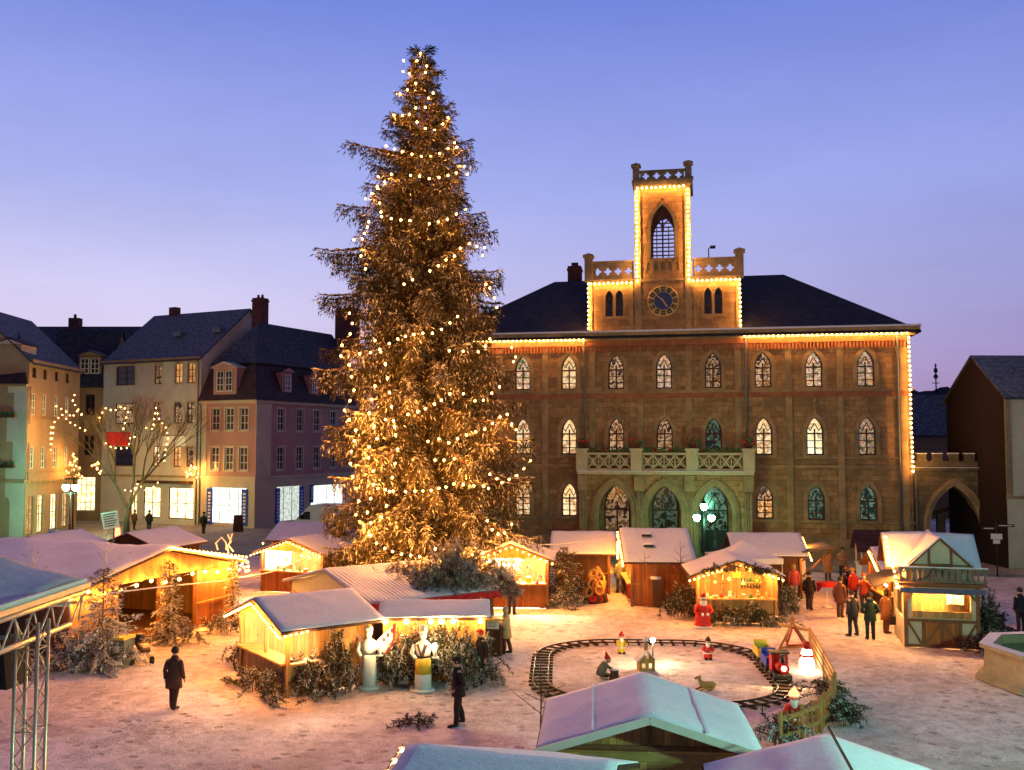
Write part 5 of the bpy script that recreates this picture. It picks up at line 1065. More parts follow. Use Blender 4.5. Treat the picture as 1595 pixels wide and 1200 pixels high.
def train():
    P = rail_path(0); L = resample(P+[P[0]], .05)
    best = min(range(len(L)), key=lambda i: (L[i]-Vector((8.45,30.6,0))).length)
    def at(k): i = (best+k)%len(L); j = (i+6)%len(L); d = (L[i]-L[j]); return L[i], math.atan2(d.y,d.x)
    for k, (lab, nm, m) in enumerate((('small red toy locomotive with a lit lamp on the track','toy_locomotive',m_red),('blue open wagon coupled behind the toy locomotive','toy_wagon',m_blue),('yellow open wagon at the tail of the toy train','toy_wagon',m_yellow))):
        p, a = at(k*26); t = thing(nm, lab, 'toy train', (p.x,p.y,.14), a); b = MB()
        if k == 0:
            b.box((-.5,-.24,.12),(.5,.24,.22), m_black); b.build('chassis', t); b = MB(); b.tube([(-.05,0,.4),(.46,0,.4)], .17, m, 12); b.lathe([(.05,0),(.05,.2),(.08,.26)], m_black, (.33,0,.55), 8); b.ball((.1,0,.57), .07, m_gold, 8, 5); b.build('boiler', t)
            b = MB(); b.box((-.48,-.25,.22),(-.08,.25,.75), m); b.box((-.54,-.3,.75),(-.02,.3,.8), m_black); b.build('cab', t); b = MB(); b.ball((.49,0,.42), .06, e_candle, 8, 5); b.build('headlamp', t)
        else:
            b.box((-.48,-.26,.14),(.48,.26,.2), m_black); b.build('chassis', t); b = MB(); [b.box(*x, m) for x in (((-.48,-.27,.2),(.48,-.23,.45)),((-.48,.23,.2),(.48,.27,.45)),((-.48,-.229,.2),(-.44,.229,.6)),((.44,-.229,.2),(.48,.229,.45)))]; b.build('body', t)
            b = MB(); b.box((-.3,-.22,.2),(-.05,.22,.36), m_wood); b.build('seat', t)
            if k == 2: b = MB(); b.ball((-.5,.15,.3), .04, e_redlamp, 6, 4); b.ball((-.5,-.15,.3), .04, e_redlamp, 6, 4); b.build('tail_lamps', t)
        for x in (-.3,.3):
            for y in (-.24,.24): w = MB(); w.tube([(x,y-.03,.1),(x,y+.03,.1)], .11, m_iron, 10); w.build('wheel', t)
train()
def gnome(label, loc, rz, h, coat, hat, style='stand', nm='gnome_figure', skin=None):
    t = thing(nm, label, 'figure', loc, rz); s = h/.75; q = MB(); q.M = Matrix.Scale(s,4)
    if style == 'kneel':
        q.tube([(-.02,.05,.1),(.0,0,.28),(.02,-.1,.45)], [.13,.14,.1], coat, 10); q.tube([(.02,-.1,.4),(.05,-.3,.28),(.05,-.36,.2)], [.05,.045,.04], coat, 6); q.tube([(0,.05,.12),(.12,-.12,.1),(.14,.12,.06)], [.08,.07,.05], m_black, 6); q.build('body', t)
        hd = MB(); hd.M = q.M; hd.ball((.03,-.17,.54), .09, skin or m_skin, 10, 6); hd.build('head', t); hc = MB(); hc.M = q.M; hc.loft([(.03,-.16,.58,.1,.1),(.03,-.14,.66,.06,.06),(.03,-.1,.78,.01,.01)], hat, 10); hc.build('hat', t); return t
    q.loft([(0,0,0,.13,.11),(0,0,.06,.14,.12),(0,0,.3,.15,.12),(0,0,.44,.1,.08),(0,0,.5,.05,.05)], coat, 12); q.build('body', t)
    b = MB(); b.M = q.M; b.loft([(0,0,.19,.152,.125),(0,0,.23,.155,.128)], m_white, 12); b.build('belt', t)
    for sg in (-1,1): a = MB(); a.M = q.M; a.tube([(sg*.1,0,.43),(sg*.17,-.06,.32),(sg*.1,-.15,.27)], [.05,.045,.035], coat, 8); a.ball((sg*.09,-.17,.27), .035, skin or m_skin, 6, 4); a.build('arm', t)
    a = MB(); a.M = q.M; [a.tube([(sg*.07,.02,.0),(sg*.07,-.12,.03)], [.06,.05], m_black, 8) for sg in (-1,1)]; a.build('boots', t)
    hd = MB(); hd.M = q.M; hd.ball((0,0,.56), .085, skin or m_skin, 12, 8); hd.ball((0,-.09,.555), .02, skin or m_skin, 6, 4); [hd.ball((sg*.03,-.078,.58), .011, m_ink, 5, 3) for sg in (-1,1)]; hd.build('head', t)
    be = MB(); be.M = q.M; be.loft([(0,-.06,.36,.01,.01),(0,-.06,.44,.06,.05),(0,-.045,.52,.075,.06),(0,-.03,.545,.06,.05)], m_white, 10); be.build('beard', t)
    hc = MB(); hc.M = q.M; hc.loft([(0,0,.6,.098,.098),(0,0,.63,.098,.098),(0,.01,.68,.07,.07),(.02,.03,.76,.01,.01)], hat, 12); hc.build('hat', t)
    return t
P = G(968,1018); gnome('red-hatted gnome standing at the back rail of the toy railway', P, R(5), .78, m_yellow, m_red)
P = G(1103,1027); gnome('gnome in red coat and brown cap inside the railway loop', P, R(-8), .78, m_red, m_darkwood)
P = G(938,1058); gnome('kneeling gnome figure with grey coat and red cap in the railway loop', P, R(60), .85, m_greywood, m_red, 'kneel')
def little_house():
    P = G(1006,1044); t = thing('toy_chapel', 'small lit model house inside the railway loop', 'model house', P, R(6)); q = MB(); q.box((-.26,-.2,0),(.26,.2,.42), m_wood); q.prism([(-.26,.421),(.26,.421),(0,.66)], -.2, .2, m_wood); q.build('wall', t)
    q = MB(); [q.bar((sg*.34,0,.36),(0,0,.72), .5, .03, m_beam, (0,1,0)) for sg in (-1,1)]; q.v = []; q.f = []; q.m = []; q.sm = []; q.M = Matrix.Rotation(R(90),4,'Z'); roof(q, .4, .52, .42, .68, .07, m_snow, None, None, .04, -.2, -.26); q.build('roof', t)
    for x, z in ((-.12,.1),(.1,.1),(0,.42)): w = MB(); w.box((x-.05,-.215,z),(x+.05,-.203,z+.16), e_win); w.build('window', t)
    b = MB(); b.box((-.05,-.05,.62),(.05,.05,.95), m_wood); b.add([(-.09,-.09,.95),(.09,-.09,.95),(.09,.09,.95),(-.09,.09,.95),(0,0,1.12)], [(0,1,4),(1,2,4),(2,3,4),(3,0,4),(3,2,1,0)], m_snow); b.build('turret', t)
    P = A(1017,1040,33.0); l = thing('lantern', 'dazzling white lamp on a short post beside the model house', 'lamp', (P.x,P.y,0)); q = MB(); q.lathe([(.08,0),(.03,.08),(.025,.72)], m_iron, n=8); q.build('post', l); g = MB(); g.ball((0,0,.84), .075, e_white, 10, 7); g.build('lamp_globe', l)
little_house()
def toy_animal():
    P = G(1102,1076); t = thing('toy_deer', 'small golden brown toy deer lying in the railway loop', 'toy animal', P, R(-75)); q = MB(); q.loft([(0,.28,.14,.03,.03)], m_wood, 8) if False else None
    q.tube([(0,.28,.16),(0,.18,.17),(0,0,.17),(0,-.16,.2),(0,-.24,.3),(0,-.27,.38)], [.04,.1,.115,.105,.06,.05], m_fencewood, 10); q.tube([(0,-.24,.4),(0,-.34,.41),(0,-.42,.38)], [.05,.05,.025], m_fencewood, 8); [q.tube([(sg*.07,-.14,.12),(sg*.12,-.26,.05),(sg*.1,-.36,.03)], [.04,.03,.02], m_fencewood, 6) for sg in (-1,1)]; [q.tube([(sg*.08,.16,.12),(sg*.14,.06,.06),(sg*.12,-.06,.03)], [.06,.035,.02], m_fencewood, 6) for sg in (-1,1)]; q.build('body', t)
    e = MB(); [e.tube([(sg*.03,-.25,.42),(sg*.09,-.22,.5)], [.025,.005], m_fencewood, 5) for sg in (-1,1)]; e.build('ears', t); e = MB(); e.tube([(0,.28,.18),(0,.36,.26)], [.03,.01], m_white, 5); e.build('tail', t)
toy_animal()
q = MB(); q.lathe([(.16,0),(.17,.08),(.13,.25),(.15,.32)], m_darkwood, n=9); q.lathe([(.13,.32),(.1,.36)], m_snow, n=9); o = q.build('tree_stump'); o.location = G(957,1060); tag(o, 'dark little tree stump beside the kneeling gnome', 'tree stump')
# rustic lean-to, fence and lit figures on the right of the railway
def leanto():
    P = G(1236,1008); t = thing('play_hut', 'rustic pole tripod frame with red bars at the fence end', 'play hut', P, R(14)); q = MB()
    for a, b in (((-.75,-.3,0),(.1,.1,1.0)),((.45,-.35,0),(-.05,.12,1.02)),((.2,.9,0),(.0,.05,1.05)),((-.7,-.28,.06),(.42,-.32,.06))): q.tube([a,b], .04, m_fencewood, 6)
    q.build('frame', t); q = MB()
    for a, b in (((-.42,-.24,.12),(-.02,.0,.72)),((.3,-.26,.12),(.03,.02,.72)),((-.4,-.25,.12),(.28,-.27,.12))): q.tube([a,b], .035, m_red, 6)
    q.build('red_bars', t); q = MB(); q.bar((-.3,.5,.75),(.75,.2,.55), .5, .05, m_fencewood); q.build('roof_slab', t)
leanto()
FP = [G(1262,1020),G(1284,1062),G(1301,1098),G(1296,1122),G(1278,1142),G(1250,1156),G(1216,1168)]
def fence():
    t = thing('picket_fence', 'low rustic picket fence curving round the play railway', 'fence', (0,0,0))
    for i, (a, b) in enumerate(zip(FP, FP[1:])):
        p = MB(); p.tube([a, a+Vector((0,0,.92))], .05, m_fencewood, 6); p.build('post', t)
        r = MB(); [r.bar(a+Vector((0,0,z)), b+Vector((0,0,z)), .05, .09, m_fencewood) for z in (.3,.72)]; r.build('rail', t)
        d = (b-a); n = max(2, int(d.length/.21)); q = MB()
        if i >= 2:
            for k in range(n): c = a+d*(k+.5)/n; nn = Vector((d.y,-d.x,0)).normalized()*.045; h = rng.uniform(.78,.9); q.bar(c+nn, c+nn+Vector((0,0,h)), .07, .03, m_fencewood, d)
        else: [q.bar(a+Vector((0,0,z)), b+Vector((0,0,z)), .03, .13, m_fencewood) for z in (.5,.88)]
        q.build('picket_panel', t)
    p = MB(); p.tube([FP[-1], FP[-1]+Vector((0,0,.92))], .05, m_fencewood, 6); p.build('post', t)
fence()
def snowman(label, loc, rz, h, body, hat):
    t = thing('snowman_figure', label, 'figure', loc, rz); s = h/.9; q = MB(); q.M = Matrix.Scale(s,4); q.loft([(0,0,0,.16,.16),(0,0,.1,.22,.22),(0,0,.3,.22,.22),(0,0,.44,.14,.14),(0,0,.52,.16,.16),(0,0,.64,.14,.14),(0,0,.7,.06,.06)], body, 14); q.build('body', t)
    a = MB(); a.M = q.M; a.loft([(0,0,.68,.16,.16),(0,0,.7,.16,.16)], hat, 12); a.lathe([(.1,.7),(.1,.88)], hat, n=12); a.build('hat', t); a = MB(); a.M = q.M; a.tube([(0,-.14,.6),(0,-.26,.58)], [.025,.005], m_orangewood, 6); a.build('nose', t)
    a = MB(); a.M = q.M; a.tube([(.18*math.cos(k*.628),.18*math.sin(k*.628),.47) for k in range(11)], .04, m_red, 6); a.build('scarf', t)
P = G(1257,1046); snowman('glaring white lit snowman figure inside the rustic fence', P, R(-20), .98, e_star, m_red)
P = G(1244,1150); gnome('lit red and white Father Christmas figure behind the picket fence', (P.x+.1,P.y+.7,0), R(-10), 1.1, m_red, e_redlamp, nm='father_christmas_figure')

# ================================================================ FIGURES, BINS, FURNITURE
def candle_figure(label, loc, rz, wings, skirt2, hat):
    t = thing('candle_figure', label, 'figure', loc, rz); m = m_white; q = MB(); q.lathe([(.36,0),(.36,.06),(.3,.08)], m_white, n=16); q.build('base', t)
    q = MB(); q.loft([(0,0,.08,.26,.24),(0,0,.5,.25,.23),(0,0,.9,.22,.19),(0,0,1.02,.2,.17)], m, 16); q.build('skirt', t)
    if skirt2: a = MB(); a.loft([(0,0,.52,.262,.245),(0,0,.9,.238,.21),(0,0,.98,.22,.19)], m_yellow, 16); a.build('apron', t)
    q = MB(); q.loft([(0,0,1.02,.2,.16),(0,0,1.2,.24,.17),(0,0,1.38,.26,.16),(0,0,1.46,.16,.12),(0,0,1.5,.08,.08),(0,0,1.56,.075,.075)], m, 16); q.build('torso', t)
    if skirt2: a = MB(); [a.bar((sg*.15,-.19,1.42),(sg*.02,-.2,1.06), .05, .02, m_darkwood, (0,1,0)) for sg in (-1,1)]; a.loft([(0,0,1.0,.215,.18),(0,0,1.06,.215,.18)], m_darkwood, 16); a.build('braces', t)
    for sg in (-1,1):
        a = MB(); P_ = [(sg*.25,0,1.38),(sg*.36,-.05,1.16),(sg*.42,-.3,1.06)] if sg > 0 else [(-.25,0,1.38),(-.34,-.06,1.14),(-.2,-.22,1.0)]
        a.tube(P_, [.08,.07,.055], m, 8); h = Vector(P_[-1])
        for f in range(4): a.tube([h+Vector((-.03+f*.02,-.02,.0)), h+Vector((-.035+f*.023,-.09,.02)), h+Vector((-.03+f*.02,-.11,.05))], [.013,.012,.009], m, 5)
        a.tube([h+Vector((-.05*sg,0,.01)), h+Vector((-.07*sg,-.05,.05))], [.015,.01], m, 5); a.build('arm', t)
    hd = MB(); hd.loft([(0,0,1.54,.06,.06),(0,-.01,1.6,.1,.11),(0,-.01,1.7,.115,.12),(0,0,1.78,.09,.09),(0,0,1.81,.03,.03)], m, 12); hd.ball((0,-.125,1.67), .018, m, 5, 4); [hd.ball((sg*.04,-.115,1.71), .013, m_ink, 5, 3) for sg in (-1,1)]; hd.box((-.03,-.118,1.617),(.03,-.105,1.627), m_red); hd.build('head', t)
    hc = MB()
    if hat: hc.lathe([(.125,1.74),(.13,1.92),(.135,1.95)], m_white, n=14); hc.box((-.05,-.14,1.8),(.05,-.12,1.9), m_gold)
    else: hc.lathe([(.12,1.73),(.125,1.82),(.1,1.86)], m_white, n=14)
    hc.build('hat' if hat else 'crown', t)
    c = MB(); c.tube([(.42,-.36,1.08),(.42,-.36,1.36)], .04, m_white, 8); c.lathe([(.11,1.06),(.11,1.09)], m_white, (.42,-.36,0), 10); co = c.build('candle', t); f = MB(); f.loft([(.42,-.36,1.37,.02,.02),(.42,-.36,1.42,.045,.045),(.42,-.36,1.5,.005,.005)], e_candle, 8); f.build('flame', co)
    if wings:
        for sg in (-1,1):
            w = MB(); pts = [(sg*.12,1.1),(sg*.5,1.0),(sg*.78,1.45),(sg*.8,1.98),(sg*.55,1.75),(sg*.2,1.4)]
            w.prism(pts, .17, .2, m_red); w.prism([(sg*.16+(x-sg*.16)*.86, 1.35+(z-1.35)*.86) for x, z in pts], .155, .169, m_paper); [w.ball((sg*(.3+.13*k), .15, 1.3+.14*k), (.05,.01,.07), m_red, 8, 5) for k in range(4)]; w.build('wing', t)
candle_figure('white angel candle figure with red patterned wings', G(574,1072), R(-8), True, False, False)
candle_figure('white candle figure with tall hat and yellow apron before the fir booth', G(659,1076), R(-4), False, True, True)
def santa(label, loc, rz, h):
    t = thing('father_christmas_figure', label, 'figure', loc, rz); s = h/1.2; M_ = Matrix.Scale(s,4)
    def p(nm, fn): q = MB(); q.M = M_; fn(q); q.build(nm, t)
    p('robe', lambda q: q.loft([(0,0,0,.3,.26),(0,0,.1,.3,.26),(0,0,.5,.27,.24),(0,0,.8,.22,.18),(0,0,.9,.1,.1)], m_red, 14)); p('trim', lambda q: q.loft([(0,0,.0,.315,.275),(0,0,.08,.315,.275)], m_white, 14))
    for sg in (-1,1): p('arm', lambda q: (q.tube([(sg*.2,0,.8),(sg*.3,-.1,.6),(sg*.12,-.28,.52)], [.085,.08,.07], m_red, 8), q.ball((sg*.1,-.3,.52), .06, m_white, 8, 5)))
    p('head', lambda q: (q.ball((0,-.02,1.0), .13, m_skin, 12, 8), q.ball((0,-.155,.99), .03, m_skin, 6, 4), [q.ball((k*.05,-.135,1.03), .016, m_ink, 5, 3) for k in (-1,1)]))
    p('beard', lambda q: q.loft([(0,-.1,.68,.02,.02),(0,-.11,.8,.1,.07),(0,-.09,.92,.13,.09),(0,-.06,.97,.12,.08)], m_white, 12)); p('hat', lambda q: (q.loft([(0,0,1.06,.15,.15),(0,0,1.1,.15,.15)], m_white, 12), q.loft([(0,0,1.1,.13,.13),(.04,.04,1.22,.08,.08),(.12,.1,1.3,.02,.02)], m_red, 12)))
santa('red Father Christmas figure at the left corner of the gift stall', G(1095,978), R(5), 1.35); santa('red Father Christmas figure against the end of the orange vented stall', G(991,936), R(-10), 1.6)
def wheelie(label, loc, rz, m, lidm, h=1.05, snow=True):
    t = thing('wheeled_bin', label, 'bin', loc, rz); q = MB(); k = h/1.05; q.add([(-.22,-.25,.08),(.22,-.25,.08),(.22,.25,.08),(-.22,.25,.08),(-.28,-.32,.92*k),(.28,-.32,.92*k),(.28,.32,.92*k),(-.28,.32,.92*k)], [(3,2,1,0),(4,5,6,7),(0,1,5,4),(1,2,6,5),(2,3,7,6),(3,0,4,7)], m); q.build('body', t)
    q = MB(); q.prism([(-.3,.925*k),(.3,.925*k),(.28,1.0*k),(-.28,1.0*k)], -.36, .34, lidm); q.tube([(-.25,.38,.96*k),(.25,.38,.96*k)], .02, lidm, 6); q.build('lid', t)
    if snow: q = MB(); q.loft([(0,0,1.0*k,.28,.33),(0,0,1.06*k,.24,.28),(0,0,1.09*k,.1,.12)], m_snow, 10); q.build('snow_cover', t)
    for x in (-.24,.24): q = MB(); q.tube([(x-.03,.25,.1),(x+.03,.25,.1)], .1, m_tyre, 10); q.build('wheel', t)
wheelie('dark brown wheeled bin with a snow-topped lid before the orange stall', G(1022,946), R(8), m_brownbin, m_brownbin, 1.35)
wheelie('grey bin with a yellow lid beside the snowy fir heap', G(189,1040), R(-10), m_plasticgrey, m_yellow, 1.1, False)
def notice_stand():
    t = thing('info_stand', 'dark cabinet stand with yellow-lit top and white notice', 'stand', (-.75,34.6,0), R(-12)); q = MB(); q.box((-.1,-.3,0),(.42,.3,1.1), m_darkwood); q.build('cabinet', t); q = MB(); q.prism([(-.62,1.18),(.6,1.3),(.62,1.36),(-.62,1.24)], -.45, .45, m_yellow); q.build('top', t)
    q = MB(); q.box((-.06,-.34,.98),(.36,-.31,1.26), m_paper); [q.box((-.02,-.345,1.2-i*.05),(.32-.06*(i%2),-.341,1.215-i*.05), m_ink) for i in range(4)]; q.build('notice', t); q = MB(); q.tube([(-.5,.0,0),(-.5,0,1.18)], .03, m_beam, 6); q.build('leg', t)
    q = MB(); q.ball((-.4,-.1,1.1), .05, e_tube, 8, 5); q.build('lamp', t)
notice_stand()
def high_table(label, loc, cloth):
    t = thing('standing_table', label, 'table', loc); q = MB(); q.lathe([(.25,0),(.25,.03),(.03,.06),(.03,1.08)], m_whitepaint, n=10); q.build('stand', t); q = MB(); q.lathe([(.42,1.08),(.42,1.12)], m_white, n=16); q.build('tabletop', t)
    q = MB(); n = 16; vs = [(0,0,1.135)]+[(.45*math.cos(2*math.pi*i/n),.45*math.sin(2*math.pi*i/n),1.13) for i in range(n)]+[(.43*math.cos(2*math.pi*i/n),.43*math.sin(2*math.pi*i/n),.95-.28*max(0,math.cos(4*math.pi*i/n))) for i in range(n)]; q.add(vs, [(0,1+i,1+(i+1)%n) for i in range(n)]+[(1+i,1+n+i,1+n+(i+1)%n,1+(i+1)%n) for i in range(n)], cloth); o = q.build('tablecloth'); o.location = loc; tag(o, 'red cloth on the standing table left of the crowd' if cloth is m_redcloth else 'white cloth on the standing table', 'tablecloth')
high_table('white standing table with a pointed red cloth left of the crowd', G(1288,946), m_redcloth)
q = MB(); q.box((-.7,-.35,.72),(.7,.35,.76), m_blue); [q.box((x-.03,y-.03,0),(x+.03,y+.03,.72), m_alu) for x in (-.6,.6) for y in (-.28,.28)]; q.box((-.6,-.28,.78),(.5,.25,.8), m_white); o = q.build('folding_table'); o.location = (18.0,48.3,0); tag(o, 'blue folding table with a white sheet behind the crowd', 'table')
q = MB(); [q.bar((x,0,0),(x*.8,.12 if x else 0,1.0), .05, .04, m_white) for x in (-.3,.3)]; [q.bar((x*.8,.5,0),(x*.8,.14,1.0), .05, .04, m_white) for x in (-.3,.3)]; q.bar((-.28,.05,.6),(.28,.05,.6), .4, .03, m_white); o = q.build('trestle'); o.location = (18.6,49.8,0); tag(o, 'white folding trestle leaning beside the blue table', 'trestle')
q = MB(); [q.prism([(x,0),(x+.55,0),(x+.55,1.3),(x+.45,1.62),(x+.27,1.72),(x+.1,1.62),(x,1.3)], y, y+.05, m_white) for x, y in ((-.62,0),(.08,.02))]; q.box((-.62,-.1,.0),(.63,.15,.05), m_iron); o = q.build('board'); o.location = (14.6,50.5,0); o.rotation_euler.z = R(-20); tag(o, 'pair of round-topped white boards behind the stall flap', 'board')
def planter(label, loc, w):
    t = thing('planter', label, 'planter', loc, R(4)); q = MB(); q.add([(-w*.8,-.2,.0),(w*.8,-.2,0),(w*.8,.2,0),(-w*.8,.2,0),(-w,-.3,.28),(w,-.3,.28),(w,.3,.28),(-w,.3,.28)], [(3,2,1,0),(4,5,6,7),(0,1,5,4),(1,2,6,5),(2,3,7,6),(3,0,4,7)], m_rock); q.build('trough', t); q = MB(); q.loft([(0,0,.28,w*.92,.26),(0,0,.36,w*.7,.2)], m_snow, 10); q.build('snow_cover', t)
planter('pale stone flower trough capped with snow before the gift stall', G(1200,974), .45)
def sandwich(label, loc, rz, m, lines=True, h=1.1):
    t = thing('sandwich_board', label, 'sign', loc, rz)
    for sg in (-1,1):
        q = MB(); q.bar((0,sg*.3,0),(0,0,h), .75, .04, m, (0,1,0))
        if lines and sg < 0: [q.bar((-.25,-.3*(1-k)-.03,k*h),(.25-.08*(i%2),-.3*(1-k)-.03,k*h), .03, .05, m_ink, (0,0,1)) for i, k in enumerate((.8,.68,.56,.44,.32))]
        q.build('board', t)
sandwich('white sandwich board with dark lines outside the tan house', A(82,832,72)*Vector((1,1,0)), R(-15), m_white); sandwich('dark sandwich board beside the bright pink-house shop door', A(371,822,82)*Vector((1,1,0)), R(30), m_darkwood, False, 1.4); 
def banner_sign():
    t = thing('advert_board', 'tilted white advertisement board with rows of dark lettering before the bare tree', 'sign', A(177,836,75)*Vector((1,1,0)), R(8)); q = MB(); q.M = Matrix.Rotation(R(-10),4,'Y'); q.box((-.6,-.03,.9),(.6,.03,2.2), m_white)
    for i in range(6): q.box((-.48,-.04,2.0-i*.18),(.48-.2*((i*7)%3)/2,-.031,2.07-i*.18), m_ink)
    q.build('panel', t); q = MB(); q.tube([(0,0,0),(0,.04,2.0)], .05, m_iron, 6); q.build('post', t)
    t = thing('lit_column', 'small red glowing advertising light before the bare tree', 'lamp', A(183,838,73)*Vector((1,1,0))); q = MB(); q.lathe([(.2,0),(.2,.3)], m_iron, n=8); q.build('base', t); q = MB(); q.lathe([(.17,.3),(.2,.7),(.17,1.1)], e_redlamp, n=10); q.build('lamp_body', t)
banner_sign()
q = MB(); n, k = 10, 6; vs = [(2.1*i/n, .08*math.sin(i*1.1)+.03*j, -1.2*j/k) for i in range(n+1) for j in range(k+1)]; W = k+1; N_ = len(vs); f = [(i*W+j,i*W+j+1,(i+1)*W+j+1,(i+1)*W+j) for i in range(n) for j in range(k)]; q.add(vs+[(x,y+.02,z) for x,y,z in vs], f+[tuple(c+N_ for c in a[::-1]) for a in f], m_redcloth, True); o = q.build('banner'); o.location = A(165,673,83.5); tag(o, 'plain red banner hanging among the bare tree branches', 'banner')
q = MB(); [q.box((0,0,z),(2.0,.03,z+.9), m_white) for z in (0,)]; q.bar((0,.02,.9),(2.0,.02,.9), .05, .05, m_iron); o = q.build('banner'); o.location = A(252,695,83.0); tag(o, 'pale banner hanging on the white gabled house front', 'banner')
def signpost():
    t = thing('signpost', 'street signpost with two dark finger boards and a pale plate by the archway', 'sign', (27.2,54.5,0), R(-10)); q = MB(); q.tube([(0,0,0),(0,0,3.1)], .04, m_iron, 6); q.build('post', t)
    for x0, x1, z in ((-.75,-.05,2.62),(.05,.95,2.78)): q = MB(); q.box((x0,-.05,z),(x1,-.02,z+.16), m_ink); q.box((x0+.1,-.056,z+.06),(x1-.1,-.0505,z+.1), m_white); q.build('finger_board', t)
    q = MB(); q.box((-.3,-.06,2.1),(.3,-.02,2.4), m_paper); q.box((-.18,-.06,1.85),(.18,-.02,2.08), m_paper); q.build('plate', t)
signpost()
for i, (px, py) in enumerate(((1502,872),(1508,868))):
    q = MB(); q.lathe([(.12,0),(.1,.1),(.07,.9),(.1,1.0),(.02,1.15)], m_iron, n=8); o = q.build('bollard'); o.location = A(px,py,58)*Vector((1,1,0)); tag(o, 'dark iron bollard in front of the archway', 'bollard', 'bollards before the archway')
# ================================================================ VAN, CAR, BICYCLES, PRAM
def van():
    t = thing('delivery_van', 'grey high-roofed delivery van parked by the pink house', 'van', A(503,822,79)*Vector((1,1,0)), R(158)); L = 5.4
    prof = [(0,.35),(L,.35),(L+.05,1.0),(L-.75,1.25),(L-1.5,1.95),(L-1.9,2.35),(L-2.2,2.5),(.15,2.5),(0,2.3)]; q = MB(); q.M = Matrix.Translation((-L/2,0,0)); q.prism(prof, -.98, .98, m_vanpaint); q.build('body', t)
    q = MB(); q.M = Matrix.Translation((-L/2,0,0)); q.add([(L-.72,-.85,1.29),(L-.72,.85,1.29),(L-1.46,.8,1.97),(L-1.46,-.8,1.97)], [(0,1,2,3)], m_glassdark); q.v = [(x+.02,y,z+.02) for x,y,z in q.v]; q.build('windscreen', t)
    for sg in (-1,1):
        q = MB(); q.M = Matrix.Translation((-L/2,0,0)); q.prism([(L-2.1,1.3),(L-.95,1.3),(L-1.6,1.92),(L-2.1,1.95)], sg*.985-.01, sg*.985+.01, m_glassdark); q.build('side_window', t)
        for x in (.95,L-1.0): q = MB(); q.tube([(x-L/2,sg*.82,.34),(x-L/2,sg*1.0,.34)], .34, m_tyre, 14); q.tube([(x-L/2,sg*.99,.34),(x-L/2,sg*1.01,.34)], .2, m_alu, 10); q.build('wheel', t)
        q = MB(); q.ball((L/2-.02,sg*.72,.95), (.08,.16,.1), m_paper, 8, 5); q.build('headlight', t); q = MB(); q.box((L/2-1.35,sg*1.0,1.35),(L/2-1.2,sg*1.2,1.65), m_black); q.build('mirror', t)
    q = MB(); q.box((L/2-.05,-.95,.3),(L/2+.12,.95,.55), m_black); q.build('bumper', t); q = MB(); q.M = Matrix.Translation((-L/2,0,0)); q.loft([(L*.3,0,2.5,L*.28,.9),(L*.3,0,2.56,L*.26,.8)], m_snow, 14); q.build('snow_cover', t)
van()
def car():
    t = thing('parked_car', 'low car under a snow blanket in front of the van', 'car', A(520,828,70)*Vector((1,1,0)), R(165)); q = MB()
    q.prism([(-2,.3),(2,.3),(2.05,.7),(1.95,.85),(1.1,.95),(-1.7,.95),(-2,.85)], -.85, .85, m_greycloth); q.build('body', t); q = MB(); q.prism([(.95,.96),(.35,1.42),(-1.0,1.44),(-1.65,.96)], -.74, .74, m_glassdark); q.build('cabin', t)
    q = MB(); q.loft([(-.3,0,1.445,.75,.7),(-.3,0,1.52,.6,.6)], m_snow, 14); q.loft([(1.5,0,.9,.5,.75),(1.5,0,1.0,.38,.6)], m_snow, 12); q.build('snow_cover', t)
    for x in (-1.25,1.25):
        for sg in (-1,1): w = MB(); w.tube([(x,sg*.7,.3),(x,sg*.88,.3)], .3, m_tyre, 14); w.build('wheel', t)
car()
def bicycle(label, loc, rz, m=None):
    t = thing('bicycle', label, 'bicycle', loc, rz)
    for x in (-.52,.52):
        q = MB(); q.tube([(x+.33*math.cos(a),0,.34+.33*math.sin(a)) for a in [k*math.pi/9 for k in range(19)]], .02, m_tyre, 6, True, False); [q.tube([(x,0,.34),(x+.32*math.cos(a),0,.34+.32*math.sin(a))], .004, m_alu, 3) for a in [k*math.pi/5 for k in range(10)]]; q.build('wheel', t)
    q = MB(); A_ = {'b':(-.05,0,.3),'s':(-.2,0,.8),'h':(.35,0,.85),'r':(-.52,0,.34),'f':(.52,0,.34)}
    for a, b in ('bs','bh','sh','br','sr','hf'): q.tube([A_[a],A_[b]], .018, m or m_iron, 6)
    q.build('frame', t); q = MB(); q.tube([(.35,0,.85),(.34,0,1.0)], .015, m_iron, 5); q.tube([(.25,-.28,1.02),(.36,-.1,1.0),(.36,.1,1.0),(.25,.28,1.02)], .015, m_iron, 5); q.build('handlebar', t); q = MB(); q.loft([(-.22,0,.84,.12,.06),(-.2,0,.9,.13,.08)], m_black, 8); q.build('saddle', t)
bicycle('dark bicycle leaning at the fir branches left of the open pine stall', G(382,1040), R(80))
bicycle('dark bicycle standing behind the bottom centre stall roof', (-.05,17.6,0), R(12))
